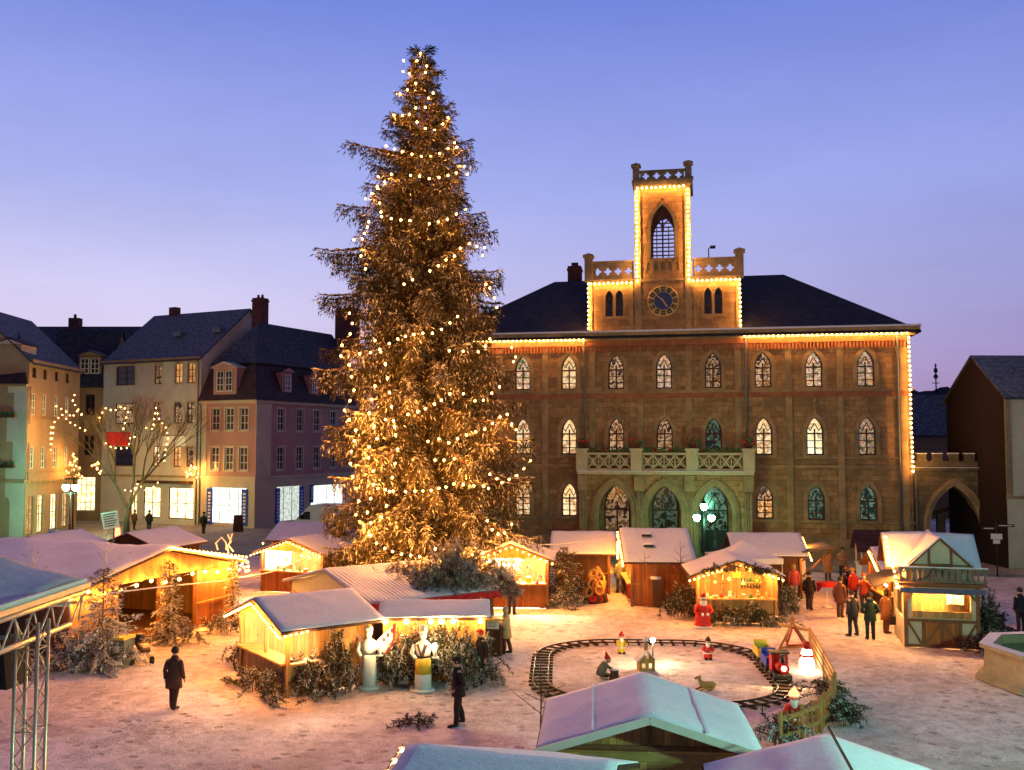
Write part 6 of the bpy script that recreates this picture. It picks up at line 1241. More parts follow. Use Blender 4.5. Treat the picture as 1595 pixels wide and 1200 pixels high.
def pram():
    t = thing('pram', 'dark folding pushchair parked beside the yellow-lidded bin', 'pushchair', G(222,1034), R(200)); q = MB(); [q.tube(p, .014, m_iron, 5) for p in ([(-.3,y,.1),(.05,y,.55),(.4,y,1.0)] for y in (-.22,.22))]; [q.tube(p, .014, m_iron, 5) for p in ([(.32,y,.1),(.0,y,.6)] for y in (-.22,.22))]; q.tube([(.4,-.22,1.0),(.4,.22,1.0)], .016, m_black, 6); q.build('frame', t)
    q = MB(); q.prism([(-.25,.4),(.1,.38),(.32,.85),(.25,.9),(.02,.48),(-.22,.5)], -.2, .2, m_darkwood); q.build('seat', t); q = MB(); q.loft([(.18,0,.75,.1,.22),(.1,0,.9,.22,.22),(.12,0,1.0,.15,.18)], m_black, 10); q.build('hood', t)
    for x in (-.3,.32):
        for y in (-.24,.24): w = MB(); w.tube([(x,y-.02,.09),(x,y+.02,.09)], .09, m_tyre, 10); w.build('wheel', t)
pram()
# snow-laden cables
for lab, pts in (('thin snow-laden cable sagging from the pavilion to the lit stall', (A(172,924,32.5),A(255,914,36),A(340,906,40),A(420,892,43),A(500,862,46))),('thin snow-laden cable above the roofs right of the spruce', (A(826,849,47),A(870,848,47),A(910,843,48),A(940,836,49)))):
    q = MB(); q.tube(pts, .028, m_snow, 5); o = q.build('cable'); tag(o, lab, 'cable')
def wire_angel():
    t = thing('wire_ornament', 'frosted wire ornament of loops standing on the far pavilion corner', 'ornament', A(352,872,41.3)); q = MB()
    q.tube([(-.35,0,.4),(-.45,0,.7),(-.2,0,.95),(0,0,.7),(.0,0,.4)], .035, m_white, 5); q.tube([(0,0,.0),(.1,0,.35),(.02,0,.55),(.2,0,.75),(.05,0,1.05),(.25,0,1.1),(.1,0,.6),(.3,0,.35)], .035, m_white, 5); q.tube([(0,0,-.6),(0,0,.05)], .03, m_iron, 5); q.build('wire_loops', t)
wire_angel()
q = MB(); q.box((-.12,-.12,0),(.12,.12,2.6), m_fencewood); o = q.build('post'); o.location = (-9.12,16.9,0); tag(o, 'pale square wooden post cut by the left picture edge', 'post')
def mast():
    t = thing('radio_mast', 'thin radio mast on the dark hill at the right', 'mast', A(1458,604,318)); q = MB(); q.tube([(0,0,-2),(0,0,8.0)], .22, m_iron, 5); [q.bar((-d,0,z),(d,0,z), .25, .25, m_iron) for d, z in ((1.2,1.5),(.9,3.6),(.7,5.4),(.5,7.2))]; q.build('lattice', t); q = MB(); [q.lathe([(.6,0),(.6,1.4)], m_iron, (0,0,z), 8) for z in (3.0,5.0)]; q.build('aerials', t)
mast()
# ================================================================ EVERGREENS
def conifer(label, loc, h, z0, prof, nb, seed, per=26, sl=(.25,.5), sw=(.05,.09), frost=.35, hang=.6, name='spruce_tree', cat='tree', group=None, mats=None, trunk=.3, twig=.9, rise=.25, extra=(), stp=.16, dens=0.):
    """trunk with limbs; hanging twigs along every limb, each made of leaf-sized sprays"""
    g = np.random.default_rng(seed); t = thing(name, label, cat, loc, 0, group); w = MB()
    w.tube([(0,0,0),(.02*h*.1,0,h*.35),(0,.01*h*.1,h*.7),(0,0,h*.985)], [trunk,trunk*.78,trunk*.42,.02], m_bark, 10)
    P = []; D = []; Ln = []; W_ = []; MI = []
    br = []
    for i in range(nb):
        q = (i+g.uniform(0,1))/nb; z = z0+(h*.985-z0)*(1-(1-q)**.80) if True else 0
        az = i*2.39996+g.normal(0,.35); R_ = prof(z, az); L = R_*(g.uniform(.5,.9) if g.random() < .8 else g.uniform(.9,1.18))
        br.append((z, az, L))
    br += list(extra)
    for z, az, L in br:
        k = z/h; up = (rise+.9*max(0,k-.55)*1.6)*L; dr = (.42*(1-k)+.08)*L*g.uniform(.7,1.2); n = 8
        pts = []
        sw_ = g.normal(0,.12)
        for j in range(n+1):
            s = j/n; a = az+sw_*s; r = L*s
            pts.append(np.array([r*math.cos(a), r*math.sin(a), z+up*s*(1-.25*s)-dr*math.sin(s*math.pi*.62)*1.15*s+.18*dr*s**4]))
        r0 = max(.012, trunk*.22*(L/4.9)**.7); w.tube([tuple(p) for p in pts], [r0*(1-.85*j/n) for j in range(n+1)], m_bark, 4, True, False)
        cnt = max(6, int(per*(L+dens)/2.2)); side = np.array([-math.sin(az), math.cos(az), 0]); out = np.array([math.cos(az), math.sin(az), 0])
        fr = frost*g.uniform(.4,1.6)*(1.25-k)
        for c in range(cnt):
            s = .12+.88*((c+g.uniform())/cnt)**.8; j = min(n-1,int(s*n)); p = pts[j]+(pts[j+1]-pts[j])*(s*n-j)
            sg = 1 if c%2 else -1; tl = twig*(.35+.65*min(1,L/3.2))*(1-.55*s*s)*g.uniform(.55,1.15)
            lat = side*sg*g.uniform(.15,1.0)+out*g.uniform(.05,.6); lat /= np.linalg.norm(lat)
            hg = hang*(1-.75*max(0,k-.45)/.55); d = lat*(1-hg*.75)+np.array([0,0,-1])*hg*g.uniform(.5,1.2)+np.array([0,0,.55])*max(0,k-.72)*2.2; d /= np.linalg.norm(d)
            m = max(3, int(tl/stp))
            for e in range(m):
                u = (e+g.uniform(0,.8))/m; b = p+d*tl*u+np.array([0,0,-.22*tl*u*u])+g.normal(0,.03,3)
                dd = d+g.normal(0,.5,3); P.append(b); D.append(dd); l = g.uniform(*sl)*(1-.3*u); Ln.append(l); W_.append(g.uniform(*sw)); MI.append(1 if g.random() < fr*(1-.55*u) else 0)
        for c in range(int(cnt*1.1)):
            s = g.uniform(.3,1.0); j = min(n-1,int(s*n)); p = pts[j]+(pts[j+1]-pts[j])*(s*n-j); P.append(p+np.array([0,0,.03])); D.append(out+side*g.normal(0,.7)+np.array([0,0,g.normal(.1,.25)])); Ln.append(g.uniform(*sl)*.9); W_.append(g.uniform(*sw)*1.15); MI.append(1 if g.random() < fr*1.7 else 0)
    w.build('trunk', t); sprays('crown', P, D, Ln, W_, mats or [m_needles, m_frost], MI, t, seed); return t
# --- the big Christmas spruce: half-widths read off at heights (left, right) in metres
LEAN = .017; TREE = Vector((-3.95,46.0,0)); TH_ = 26.9
PROF = [(1.5,4.2,3.9),(2.6,4.9,4.1),(4,4.3,4.7),(6,3.9,5.1),(8,4.3,5.0),(10,4.7,4.75),(11.5,5.1,4.5),(13,4.3,4.1),(14.6,4.5,3.85),(16.5,3.8,3.5),(18,3.4,3.15),(20,2.45,2.5),(21.5,1.95,1.95),(23.5,1.25,1.3),(25,.85,.85),(26.2,.6,.6),(26.9,.25,.25)]
def tree_r(z, az):
    zs = [p[0] for p in PROF]; l = np.interp(z, zs, [p[1] for p in PROF]); r = np.interp(z, zs, [p[2] for p in PROF]); c = math.cos(az); return (l+(r-l)*(c*.5+.5))*1.02
def px_z(py): return A(668,py,46).z
ex = [(px_z(248)-.2,R(182),3.6),(px_z(335),R(178),4.1),(px_z(388),R(183),5.1),(px_z(392),R(170),4.6),(px_z(470)+.5,R(180),5.2),(px_z(470)+.6,R(188),5.0),(px_z(560),R(184),5.4),(px_z(575),R(172),5.1),(px_z(640),R(186),4.6),(px_z(240),R(2),2.3),(px_z(345),R(-3),2.9),(px_z(430),R(3),3.6),
      (3.6,R(262),4.6),(3.3,R(275),5.2),(3.9,R(285),4.8),(3.2,R(250),4.4),(2.9,R(293),4.6),(4.6,R(270),4.4),(2.6,R(190),4.6),(2.9,R(200),4.8),(3.2,R(178),4.9),(2.5,R(210),4.3)]
conifer('towering snow-dusted spruce hung with strings of warm bulbs in the square', TREE, TH_, 1.9, tree_r, 480, 11, per=40, sl=(.18,.40), sw=(.034,.068), frost=.30, hang=.85, stp=.105, dens=1.1, trunk=.42, twig=1.25, extra=ex).rotation_euler = (0, -math.atan(LEAN), 0)
for k, (px, py, Y, rx, ry, h, n, sd, lab) in enumerate(((632,900,36.9,1.3,.8,1.2,130,71,'snowy spruce bough drooping onto the corrugated roof, left half'),(712,912,36.3,1.75,.8,2.2,330,72,'big snowy spruce bough drooping over the right end of the corrugated roof'))):
    BOUGHS = globals().setdefault('BOUGHS', []); BOUGHS.append((lab, A(px,py,Y), rx, ry, h, n, sd))
# --- strings of bulbs laid over the front of the spruce, swag by swag
def on_tree(px, py):
    """point on the spruce's near surface seen along this sight line"""
    best = None
    for i in range(60):
        Y = 40.5+i*.1; p = A(px,py,Y); cx = TREE.x-LEAN*p.z; r = math.hypot(p.x-cx, p.y-TREE.y); a = math.atan2(p.y-TREE.y, p.x-cx)
        if r <= tree_r(p.z, a)*.97: return p+Vector((0,-.12,0))
    return A(668+(px-668)*.93-2,py,45.4)
SW = [
 ('at the very tip of the spruce', [(628,93),(627,110),(638,115),(650,95),(655,83),(665,103),(663,113),(648,130)]),
 ('second from the tip of the spruce', [(622,145),(635,140),(648,168),(663,167),(668,153),(675,145)]),
 ('third from the tip of the spruce', [(612,178),(627,180),(638,178),(650,190),(663,200),(677,202),(690,193),(698,183)]),
 ('making the first full swag below the spruce tip', [(602,227),(615,232),(627,236),(642,240),(657,243),(671,243),(685,239),(698,231),(708,222),(717,228)]),
 ('making the second full swag below the spruce tip', [(590,275),(600,283),(610,271),(640,273),(654,274),(669,278),(684,276),(698,273),(711,269),(723,259),(728,271)]),
 ('dangling free at the upper left of the spruce', [(588,290),(580,301),(570,309),(592,316),(594,330)]),
 ('broken swag over the upper spruce with a gap in its middle', [(595,337),(610,340),(625,342),(639,343),(669,348),(683,345),(697,341),(711,333),(725,326)]),
 ('dangling from the long bare branch at the left of the spruce', [(575,345),(573,353),(568,363),(552,373),(565,372),(563,398),(570,418)]),
 ('slanting up to the right across the middle of the spruce', [(630,442),(643,435),(670,421),(683,413),(695,404),(708,398),(717,386),(731,379),(743,383),(755,385),(752,397)]),
 ('short one at the right edge level with the hall roof', [(757,442),(763,448),(770,463),(774,478)]),
 ('on the left of the spruce level with the chimneys', [(561,550),(578,548),(592,543),(607,534),(620,527),(632,523),(645,520),(659,518),(674,518),(688,512),(701,502),(713,492)]),
 ('deep in the shaded right side of the spruce', [(700,545),(722,546),(745,547),(756,538),(763,527)]),
 ('hanging at the right edge beside the hall eaves', [(797,540),(803,555),(812,562)]),
 ('long swag level with the top row of hall windows', [(601,652),(615,663),(636,644),(651,640),(663,635),(677,628),(688,622),(701,612),(722,612),(740,623),(753,622),(766,611),(778,601)]),
 ('long swag level with the middle row of hall windows', [(667,686),(684,682),(699,688),(713,682),(727,676),(741,671),(755,667),(767,658),(779,648),(790,644),(797,659),(804,668)]),
 ('short swag in the middle of the lower spruce', [(678,715),(692,715),(708,713)]),
 ('rising to the right edge level with the hall balcony', [(763,737),(774,744),(782,750),(793,745),(805,739),(816,728),(826,716)]),
 ('long level swag across the lower spruce', [(589,759),(601,761),(613,763),(632,764),(647,763),(659,763),(672,762),(684,759),(695,757),(707,752),(722,753),(738,755),(753,755),(761,759)]),
 ('sagging lowest swag at the left foot of the spruce', [(578,832),(587,844),(600,852),(612,857),(626,861),(640,863),(654,865)]),
 ('curling under the right foot of the spruce', [(759,809),(767,823),(776,830),(786,828),(797,815)]),
 ('half buried in the low front branches of the spruce', [(678,853),(692,855),(705,857),(717,861),(735,861),(753,859)]),
 ('glaring down the snowy left edge of the spruce', [(545,487),(552,512),(537,530),(527,548),(549,572),(548,592),(553,610),(536,640),(547,655),(557,672),(548,700),(546,718),(549,735),(560,775),(555,800)]),
 ('winding inside the left half of the spruce', [(585,600),(575,640),(590,680),(570,700),(585,740),(575,790),(565,820),(600,800),(620,700),(600,560),(580,520)]),
]
for lab, pts in SW:
    P3 = [on_tree(x,y) for x,y in pts] if 'half buried' not in lab else [A(x,y,36.6) for x,y in pts]
    if 'edge of' in lab or 'inside' in lab: P3 = resample(P3, .62)
    light_string('string of warm bulbs '+lab, P3, 1, .06, e_bulb, 'bulb strings on the big spruce', at_pts=True, boost=3.4 if 'glaring' in lab or 'half buried' in lab else (2.2 if 'inside' in lab else (1.5 if 'lower' in lab or 'row of hall' in lab or 'foot' in lab else .95)))

# ================================================================ SMALL FIRS AND BRANCH HEAPS
def fir(label, loc, h, r, seed, frost=.5, nb=None, name='fir_tree', group='small snowy firs among the stalls', z0=.15, hang=.3, pw=.85):
    return conifer(label, loc, h, z0, lambda z,a: max(.08, r*(1-(z-z0)/(h-z0))**pw), nb or int(26*h), seed, per=44, sl=(.09,.2), sw=(.022,.04), frost=frost, hang=hang, name=name, group=group, mats=[m_bushn,m_bushf], trunk=.05, twig=.34, rise=.2)
def heap(label, loc, rx, ry, h, seed, n=70, frost=.4, rz=0, sl=(.08,.18), mats=None):
    g = np.random.default_rng(seed); t = thing('fir_branches', label, 'fir branches', loc, rz, 'cut fir branches dressing the stalls'); w = MB(); P=[];D=[];Ln=[];W_=[];MI=[]
    for i in range(n):
        x, y = g.uniform(-rx,rx), g.uniform(-ry,ry); k = max(.15, 1-((x/rx)**2*.6+(y/ry)**2*.5)); tip = np.array([x*1.15+g.normal(0,.15), y*1.1-.15+g.normal(0,.12), h*k*g.uniform(.55,1.1)]); b = np.array([x*.8, y*.8, g.uniform(0,.35)*h*k])
        if g.random() < .3: b, tip = tip*np.array([.9,.9,1]), tip+np.array([g.normal(0,.35), -.3, -h*k*.5])
        tip[2] = max(tip[2], .05)
        mid = (b+tip)/2+np.array([0,0,.08]); w.tube([tuple(b),tuple(mid),tuple(tip)], [.016,.012,.005], m_bark, 4, True, False); ax = tip-b; l = np.linalg.norm(ax); fr = frost*g.uniform(.3,1.7)
        for e in range(int(14+l*70)):
            s = g.uniform(.1,1); p = b+(mid-b)*2*s if s < .5 else mid+(tip-mid)*2*(s-.5); d = ax/l*.7+g.normal(0,.55,3); P.append(p); D.append(d); Ln.append(g.uniform(*sl)); W_.append(g.uniform(.02,.035)); MI.append(1 if g.random() < fr else 0)
    w.build('twigs', t); sprays('needles', P, D, Ln, W_, mats or [m_bushn,m_bushf], MI, t, seed); return t
for lab, p, rx, ry, h, n, sd in BOUGHS: heap(lab, (p.x,p.y,p.z-.5), rx, ry, h, sd, n, .95, R(30), (.12,.26), [m_needles, m_frost])
fir('snow-laden fir at the near corner of the long pavilion', G(158,1040), 3.3, 1.75, 21, 1.1, 110, pw=.6); fir('snow-laden fir in the middle of the pavilion front', G(262,1003), 3.0, 1.0, 22, .75, pw=.6); fir('slim fir at the far corner of the long pavilion', G(362,970), 2.7, .6, 23, .6)
heap('snowy heap of fir branches at the foot of the near pavilion fir', G(140,1042), 1.25, .7, 1.35, 31, 140, .9); heap('snowy fir branches under the middle pavilion fir', G(280,1000), .7, .5, .9, 32, 50, .6)
heap('fir branches left of the open pine stall, with the bicycle', G(388,1033), .55, .7, 1.0, 33, 60, .4); heap('fir branches along the lit base of the open pine stall', lp(s1,(-1.75,1.2,0))[0], .35, 1.7, .75, 34, 70, .3, R(36))
heap('big dark heap of fir branches before the open pine stall', G(487,1080), .7, .42, 1.3, 35, 120, .3); heap('fir branches leaning on the end wall of the open pine stall', lp(s1,(.15,-.3,0))[0], .45, .28, 1.9, 36, 70, .25)
heap('wall of snowy fir branches covering the front of the low booth', lp(s10,(0,-.3,0))[0], 1.6, .3, 2.0, 37, 330, .4, R(3)); heap('fir branches at the right end of the low fir-covered booth', lp(s10,(1.55,.25,0))[0], .3, .45, 1.6, 38, 70, .5)
fir('dark bushy fir right of the glaring stall', G(878,946), 2.7, 1.4, 24, .3, 90, pw=.5); heap('dark fir branches beside the wreath heap', G(900,935), .6, .5, 1.2, 39, 50, .2)
heap('dark fir branches against the front of the orange vented stall', G(1016,934), .6, .3, 1.5, 40, 80, .12); heap('dark fir branches between the bin and the gift stall', G(1062,962), .8, .45, 1.7, 41, 100, .15)
heap('fir branches nailed over the base of the gift stall', lp(s14,(0,-.22,0))[0], 1.45, .16, .95, 42, 120, .12, R(-4)); heap('dark decorated fir branches at the right corner of the gift stall', G(1218,958), .6, .45, 1.5, 43, 90, .3)
heap('dark green branches right of the timbered booth', G(1535,1005), .55, .6, 2.0, 44, 130, .15); heap('dark green branches spilling towards the fountain', G(1555,1015), 1.1, .6, .9, 45, 80, .15)
heap('green branches at the corner of the picket fence', G(1300,1122), .5, .4, .7, 46, 60, .3); heap('branches lying along the rustic fence rails', G(1290,1085), .3, 1.0, .45, 47, 60, .3, R(-10)); heap('bare brown twigs at the left end of the picket fence', G(1213,1160), .35, .3, .8, 48, 40, .5)
heap('green garland of branches along the gable of the gift stall', lp(s14,(0,-.42,2.1))[0], 1.3, .1, .5, 49, 60, .1, R(-4)); heap('snowy fir branches at the far pavilion corner', G(348,985), .6, .5, .9, 50, 50, .6)
heap('flattened fir twigs lying on the trodden snow', G(650,1125), .38, .3, .16, 51, 16, .15)
def sapling(label, loc, h, seed, n=9, m=None):
    g = np.random.default_rng(seed); t = thing('bare_fir_top', label, 'sapling', loc, 0, 'spindly fir tops sticking up from the stalls'); q = MB(); q.tube([(0,0,0),(.02,0,h*.5),(0,0,h)], [.02,.015,.006], m or m_bark, 5); P=[];D=[];Ln=[];W_=[];MI=[]
    for i in range(n):
        z = h*(.15+.7*i/n); a = i*2.4+g.uniform(0,.5); L = .45*h*(1-z/h)*g.uniform(.7,1.2)+.08; tip = np.array([L*math.cos(a), L*math.sin(a), z+L*.55]); q.tube([(0,0,z),tuple(tip)], [.011,.006], m or m_bark, 4)
        for e in range(int(L*40)): s = g.uniform(.1,1); P.append(np.array([0,0,z])+(tip-np.array([0,0,z]))*s); D.append(tip-np.array([0,0,z])+g.normal(0,.12,3)); Ln.append(g.uniform(.05,.1)); W_.append(.018); MI.append(1 if g.random() < .55 else 0)
    q.build('stem', t); sprays('needles', P, D, Ln, W_, [m_bushn,m_bushf], MI, t, seed); return t
p = G(158,1040); sapling('spindly snowy fir top above the near pavilion corner', (p.x+.05,p.y,3.1), 1.7, 61, m=m_whitepaint); sapling('spindly fir top at the left eave of the board-backed foreground stall', G(842,1135,1.1), 1.6, 62, 12)
sapling('spindly fir top rising before the orange vented stall roof', (7.6,43.9,1.3), 1.8, 63); sapling('second, shorter fir top before the orange vented stall roof', (6.0,44.0,1.3), 1.3, 64, 6); sapling('spindly fir top by the left stage canopy', A(50,905,31), 1.2, 65, 7, m_whitepaint)

# ================================================================ BARE LIME TREE BEFORE THE HOUSES
def bare_tree():
    B = Vector((-31.2,78.5,0)); t = thing('bare_tree', 'leafless vase-shaped tree with loops of small lights before the left houses', 'tree', B); g = random.Random(5); w = MB(); tw = MB(); ends = []
    def grow(p, d, l, r, lev):
        q = p+d*l; m = p+d*l*.5+Vector((g.uniform(-.1,.1),g.uniform(-.1,.1),0))*l*.3; (w if lev < 3 else tw).tube([p,m,q], [r,r*.85,r*.7], m_bark2, 6 if lev < 3 else 3, True, False)
        if lev >= 6: ends.append(q); return
        for i in range(3 if lev < 2 else (2 if g.random() < .55 else 3)):
            sp = .42 if lev < 2 else .5; nd = (d+Vector((g.uniform(-sp,sp),g.uniform(-sp,sp),.10))).normalized(); nd.z = max(nd.z, .2); grow(q, nd.normalized(), l*g.uniform(.68,.85), r*.62, lev+1)
    w.tube([(0,0,0),(0,0,1.2),(.1,0,2.1)], [.3,.22,.2], m_bark2, 8)
    for d in (Vector((-.5,.1,.9)),Vector((.45,-.1,.9)),Vector((.05,.3,1))): grow(Vector((.1,0,2.0)), d.normalized(), 2.5, .14, 0)
    w.build('trunk', t); tw.build('twigs', t)
    gt = 'small light strings in the bare tree'
    for lab, pts in (('loop of small lights at the upper left of the bare tree', [(88,632),(97,637),(105,642),(112,650),(120,640),(130,648),(113,625),(117,612)]),('loop of small lights hanging at the far left of the bare tree', [(80,665),(79,685),(79,700),(84,658),(96,645),(110,658),(128,668),(140,672)]),
        ('loop of small lights in the middle of the bare tree', [(155,650),(160,640),(165,635),(178,640),(190,632),(200,640),(195,655),(192,668)]),('loop of small lights at the right of the bare tree', [(228,666),(238,668),(243,635),(248,652),(258,665),(262,680),(258,700),(255,725)]),
        ('loop of small lights low by the fork of the bare tree', [(195,763),(208,765),(215,752),(222,760),(232,766),(245,752),(250,745)]),('loop of small lights round the red banner', [(165,690),(175,697),(187,698),(200,697),(203,680),(215,680)])):
        light_string(lab, [A(x,y,77.4) for x,y in pts], .45, .05, e_bulb_house, gt, wire=.015, boost=6)
bare_tree()
def house_star(label, px, py, Y, n=12):
    light_string(label, [A(px+rng.uniform(-10,10), py+rng.uniform(-10,10), Y) for _ in range(n)], 1, .065, e_bulb_house, 'clusters of lights on the left houses', at_pts=True, boost=5)
house_star('sparkling cluster of lights on the corner of the white gabled house', 299, 733, 86.5); house_star('sparkling cluster of lights over the recessed shopfront', 153, 728, 82, 9)
p = A(115,745,84); fir('little lit fir standing on a bracket above the green street lamp', p, 2.3, .75, 66, .3, 40, group=None); light_string('spiral of lights on the little fir above the street lamp', [p+Vector((.75*(1-k/14)*math.cos(k*1.3), .75*(1-k/14)*math.sin(k*1.3)-.1, .2+k*.15)) for k in range(14)], 1, .06, e_bulb_house, 'clusters of lights on the left houses', at_pts=True, boost=5)
q = MB(); q.bar((p.x-.6,p.y,p.z-.06),(p.x+.6,p.y,p.z-.06), 1.0, .1, m_iron); q.tube([(p.x,p.y,p.z-.1),(p.x,p.y,0)], .07, m_iron, 6); o = q.build('bracket'); tag(o, 'iron bracket post carrying the little lit fir', 'bracket')
# ================================================================ PEOPLE
CL = {}
def cloth(n, c):
    if n not in CL: CL[n] = mat(n, c, .9, .2, 7, .3, 40)
    return CL[n]
def person(label, loc, rz, h=1.75, coat=(.03,.02,.02), legs=(.02,.02,.03), hair=None, hat=None, stride=0., arms='down', longc=.0, lean=0., hood=False, female=False, hold=None):
    t = thing('person', label, 'person', (loc[0],loc[1],0), rz); s = h/1.75; wd = .93 if female else 1.0
    hem = .78-longc; J = {}
    J['pel'] = Vector((0,0,.95)); J['spi'] = Vector((0,-.01-lean*.1,1.13)); J['che'] = Vector((0,-.02-lean*.25,1.33)); J['nec'] = Vector((0,-.03-lean*.32,1.5)); J['hd0'] = Vector((0,-.05-lean*.36,1.58)); J['hd1'] = Vector((0,-.06-lean*.38,1.66)); J['hd2'] = Vector((0,-.05-lean*.38,1.735))
    for k, sg in (('l',-1),('r',1)):
        f = stride*sg; J['hip'+k] = Vector((sg*.095,0,.9)); J['kne'+k] = Vector((sg*.105,-.22*f-.02,.5)); J['ank'+k] = Vector((sg*.11,-.36*f+(.05 if f < 0 else 0),.09+(.04 if f < 0 else 0))); J['toe'+k] = J['ank'+k]+Vector((sg*.03,-.17,-.05))
        J['sho'+k] = J['che']+Vector((sg*.185*wd,.01,.08)); a = arms if isinstance(arms, str) else arms[0 if sg < 0 else 1]
        if a == 'down': e, w_ = Vector((sg*.24,.03+.12*f,1.13)), Vector((sg*.25,-.04+.2*f,.89))
        elif a == 'pocket': e, w_ = Vector((sg*.3,.07,1.13)), Vector((sg*.2,-.12,.98))
        elif a == 'fwd': e, w_ = Vector((sg*.25,-.06,1.12)), Vector((sg*.12,-.3,1.14))
        else: e, w_ = Vector((sg*.27,-.12,1.2)), Vector((sg*.1,-.26,1.42))
        J['elb'+k], J['wri'+k] = e, w_
    V, E_, Rd, idx = [], [], [], {}
    def v(p, r, par=None):
        V.append(tuple(Vector(p)*s)); Rd.append(r*s); i = len(V)-1
        if par is not None: E_.append((par,i))
        return i
    ip = v(J['pel'],.12); isp = v(J['spi'],.11,ip); ic = v(J['che'],.12,isp); inn = v(J['nec'],.058,ic); i0 = v(J['hd0'],.078,inn); i1 = v(J['hd1'],.098,i0); i2 = v(J['hd2'],.075,i1); v(J['hd1']+Vector((0,-.112,-.02)),.02,i1)
    for k, sg in (('l',-1),('r',1)):
        a = v(J['hip'+k],.088,ip); b = v(J['kne'+k],.06,a); c = v(J['ank'+k],.042,b); v(J['toe'+k],.035,c)
        a = v(J['sho'+k],.066,ic); b = v(J['elb'+k],.046,a); c = v(J['wri'+k],.03,b); d = (J['wri'+k]-J['elb'+k]).normalized(); pm = J['wri'+k]+d*.07; pi = v(pm,.032,c); x = Vector((0,1,0)) if abs(d.y) < .7 else Vector((1,0,0))
        for f in range(4): o = x*(-.033+.022*f); q = v(pm+d*.045+o,.009,pi); v(pm+d*(.085+.012*(f in (1,2)))+o+Vector((-sg*.012,0,0)),.008,q)
        q = v(J['wri'+k]+d*.045+x*-.045,.011,c); v(J['wri'+k]+d*.085+x*-.06,.009,q)
    me = bpy.data.meshes.new('body'); me.from_pydata(V, E_, []); o = link('body', me, t); me.materials.append(m_skin); md = o.modifiers.new('Skin','SKIN'); md.use_smooth_shade = True
    for i, r in enumerate(Rd): me.skin_vertices[0].data[i].radius = (r,r)
    me.skin_vertices[0].data[0].use_root = True; sb = o.modifiers.new('Sub','SUBSURF'); sb.levels = 1; sb.render_levels = 1
    S_ = Matrix.Scale(s,4); cm = cloth('coat_cloth_%02d%02d%02d' % tuple(int(x*99) for x in coat), coat); lm = cloth('trouser_cloth_%02d%02d%02d' % tuple(int(x*99) for x in legs), legs)
    q = MB(); q.M = S_   # trousers
    for k in 'lr': q.tube([J['hip'+k]+Vector((0,0,.07)), J['hip'+k]*.5+J['kne'+k]*.5, J['kne'+k], J['kne'+k]*.5+J['ank'+k]*.5+Vector((0,.02,0)), J['ank'+k]+Vector((0,0,-.02))], [.112,.1,.078,.074,.066], lm, 10)
    q.loft([(0,0,.84,.17,.12),(0,0,.95,.18,.13),(0,0,1.02,.165,.12)], lm, 12); q.build('trousers', t)
    for k in 'lr':
        q = MB(); q.M = S_; q.tube([J['ank'+k]+Vector((0,.05,-.03)), J['ank'+k]+Vector((0,0,-.03)), J['toe'+k], J['toe'+k]+Vector((0,-.06,.0))], [.05,.055,.045,.03], m_black, 8); q.build('shoe', t)
    q = MB(); q.M = S_; c_ = J['che']; sp = J['spi']; fl = .03+longc*.12
    q.loft([(0,0,hem,.2*wd+fl,.155+fl),(0,0,.95,.195*wd+fl*.5,.15+fl*.5),(sp.x,sp.y,1.12,.185*wd,.145),(c_.x,c_.y,1.3,.205*wd,.155),(c_.x,c_.y,1.39,.185*wd,.14),(c_.x,c_.y-.01,1.455,.125,.1),(J['nec'].x,J['nec'].y,1.53,.085,.085)], cm, 14)
    for k in 'lr': sx = -1 if k == 'l' else 1; q.tube([c_+Vector((sx*.08,0,.075)), c_+Vector((sx*.145,.005,.065)), J['sho'+k]+Vector((sx*.012,0,-.05)), J['sho'+k]*.45+J['elb'+k]*.55, J['elb'+k], J['wri'+k]+(J['wri'+k]-J['elb'+k]).normalized()*.01], [.045,.06,.07,.068,.063,.05], cm, 9)
    q.build('coat', t)
    hm = hat and cloth('hat_wool_%02d%02d%02d' % tuple(int(x*99) for x in hat), hat) or (hair and cloth('hair_%02d%02d%02d' % tuple(int(x*99) for x in hair), hair)) or m_hair
    q = MB(); q.M = S_; H = J['hd1']; q.loft([(H.x,H.y+.03,H.z-(.05 if not female or hat else .12),.105,.09),(H.x,H.y+.025,H.z,.113,.103),(H.x,H.y+.015,H.z+.05,.113,.113),(H.x,H.y+.01,H.z+.1,.085,.09),(H.x,H.y+.01,H.z+.135,.03,.03)], hm, 12)
    if hat: q.loft([(H.x,H.y,H.z+.03,.119,.124),(H.x,H.y,H.z+.07,.119,.124)], hm, 12)
    q.build('hat' if hat else 'hair', t)
    q = MB(); q.M = S_; [q.ball((H.x+sg*.036,H.y-.093,H.z+.015), .011, m_ink, 6, 4) for sg in (-1,1)]; q.box((H.x-.026,H.y-.1,H.z-.062),(H.x+.026,H.y-.085,H.z-.054), m_redwood); [q.ball((H.x+sg*.1,H.y,H.z), (.015,.025,.032), m_skin, 6, 4) for sg in (-1,1)]; q.build('face', t)
    if hood: q = MB(); q.M = S_; q.loft([(c_.x,c_.y+.06,1.44,.13,.09),(c_.x,c_.y+.08,1.5,.13,.08),(c_.x,c_.y+.06,1.55,.1,.05)], cm, 10); q.build('hood', t)
    return t, J, s
gp = lambda px, py: G(px, py)
person('person in a dark brown coat walking alone on the snow before the pavilion', gp(270,1106), R(170), 1.72, (.075,.035,.022), (.06,.03,.022), stride=.35, longc=.15)
person('person in black winter clothes seen from the side, nearest to us', gp(714,1131), R(-75), 1.78, (.022,.012,.012), (.03,.012,.012), hat=(.02,.012,.012), stride=.25, arms='pocket')
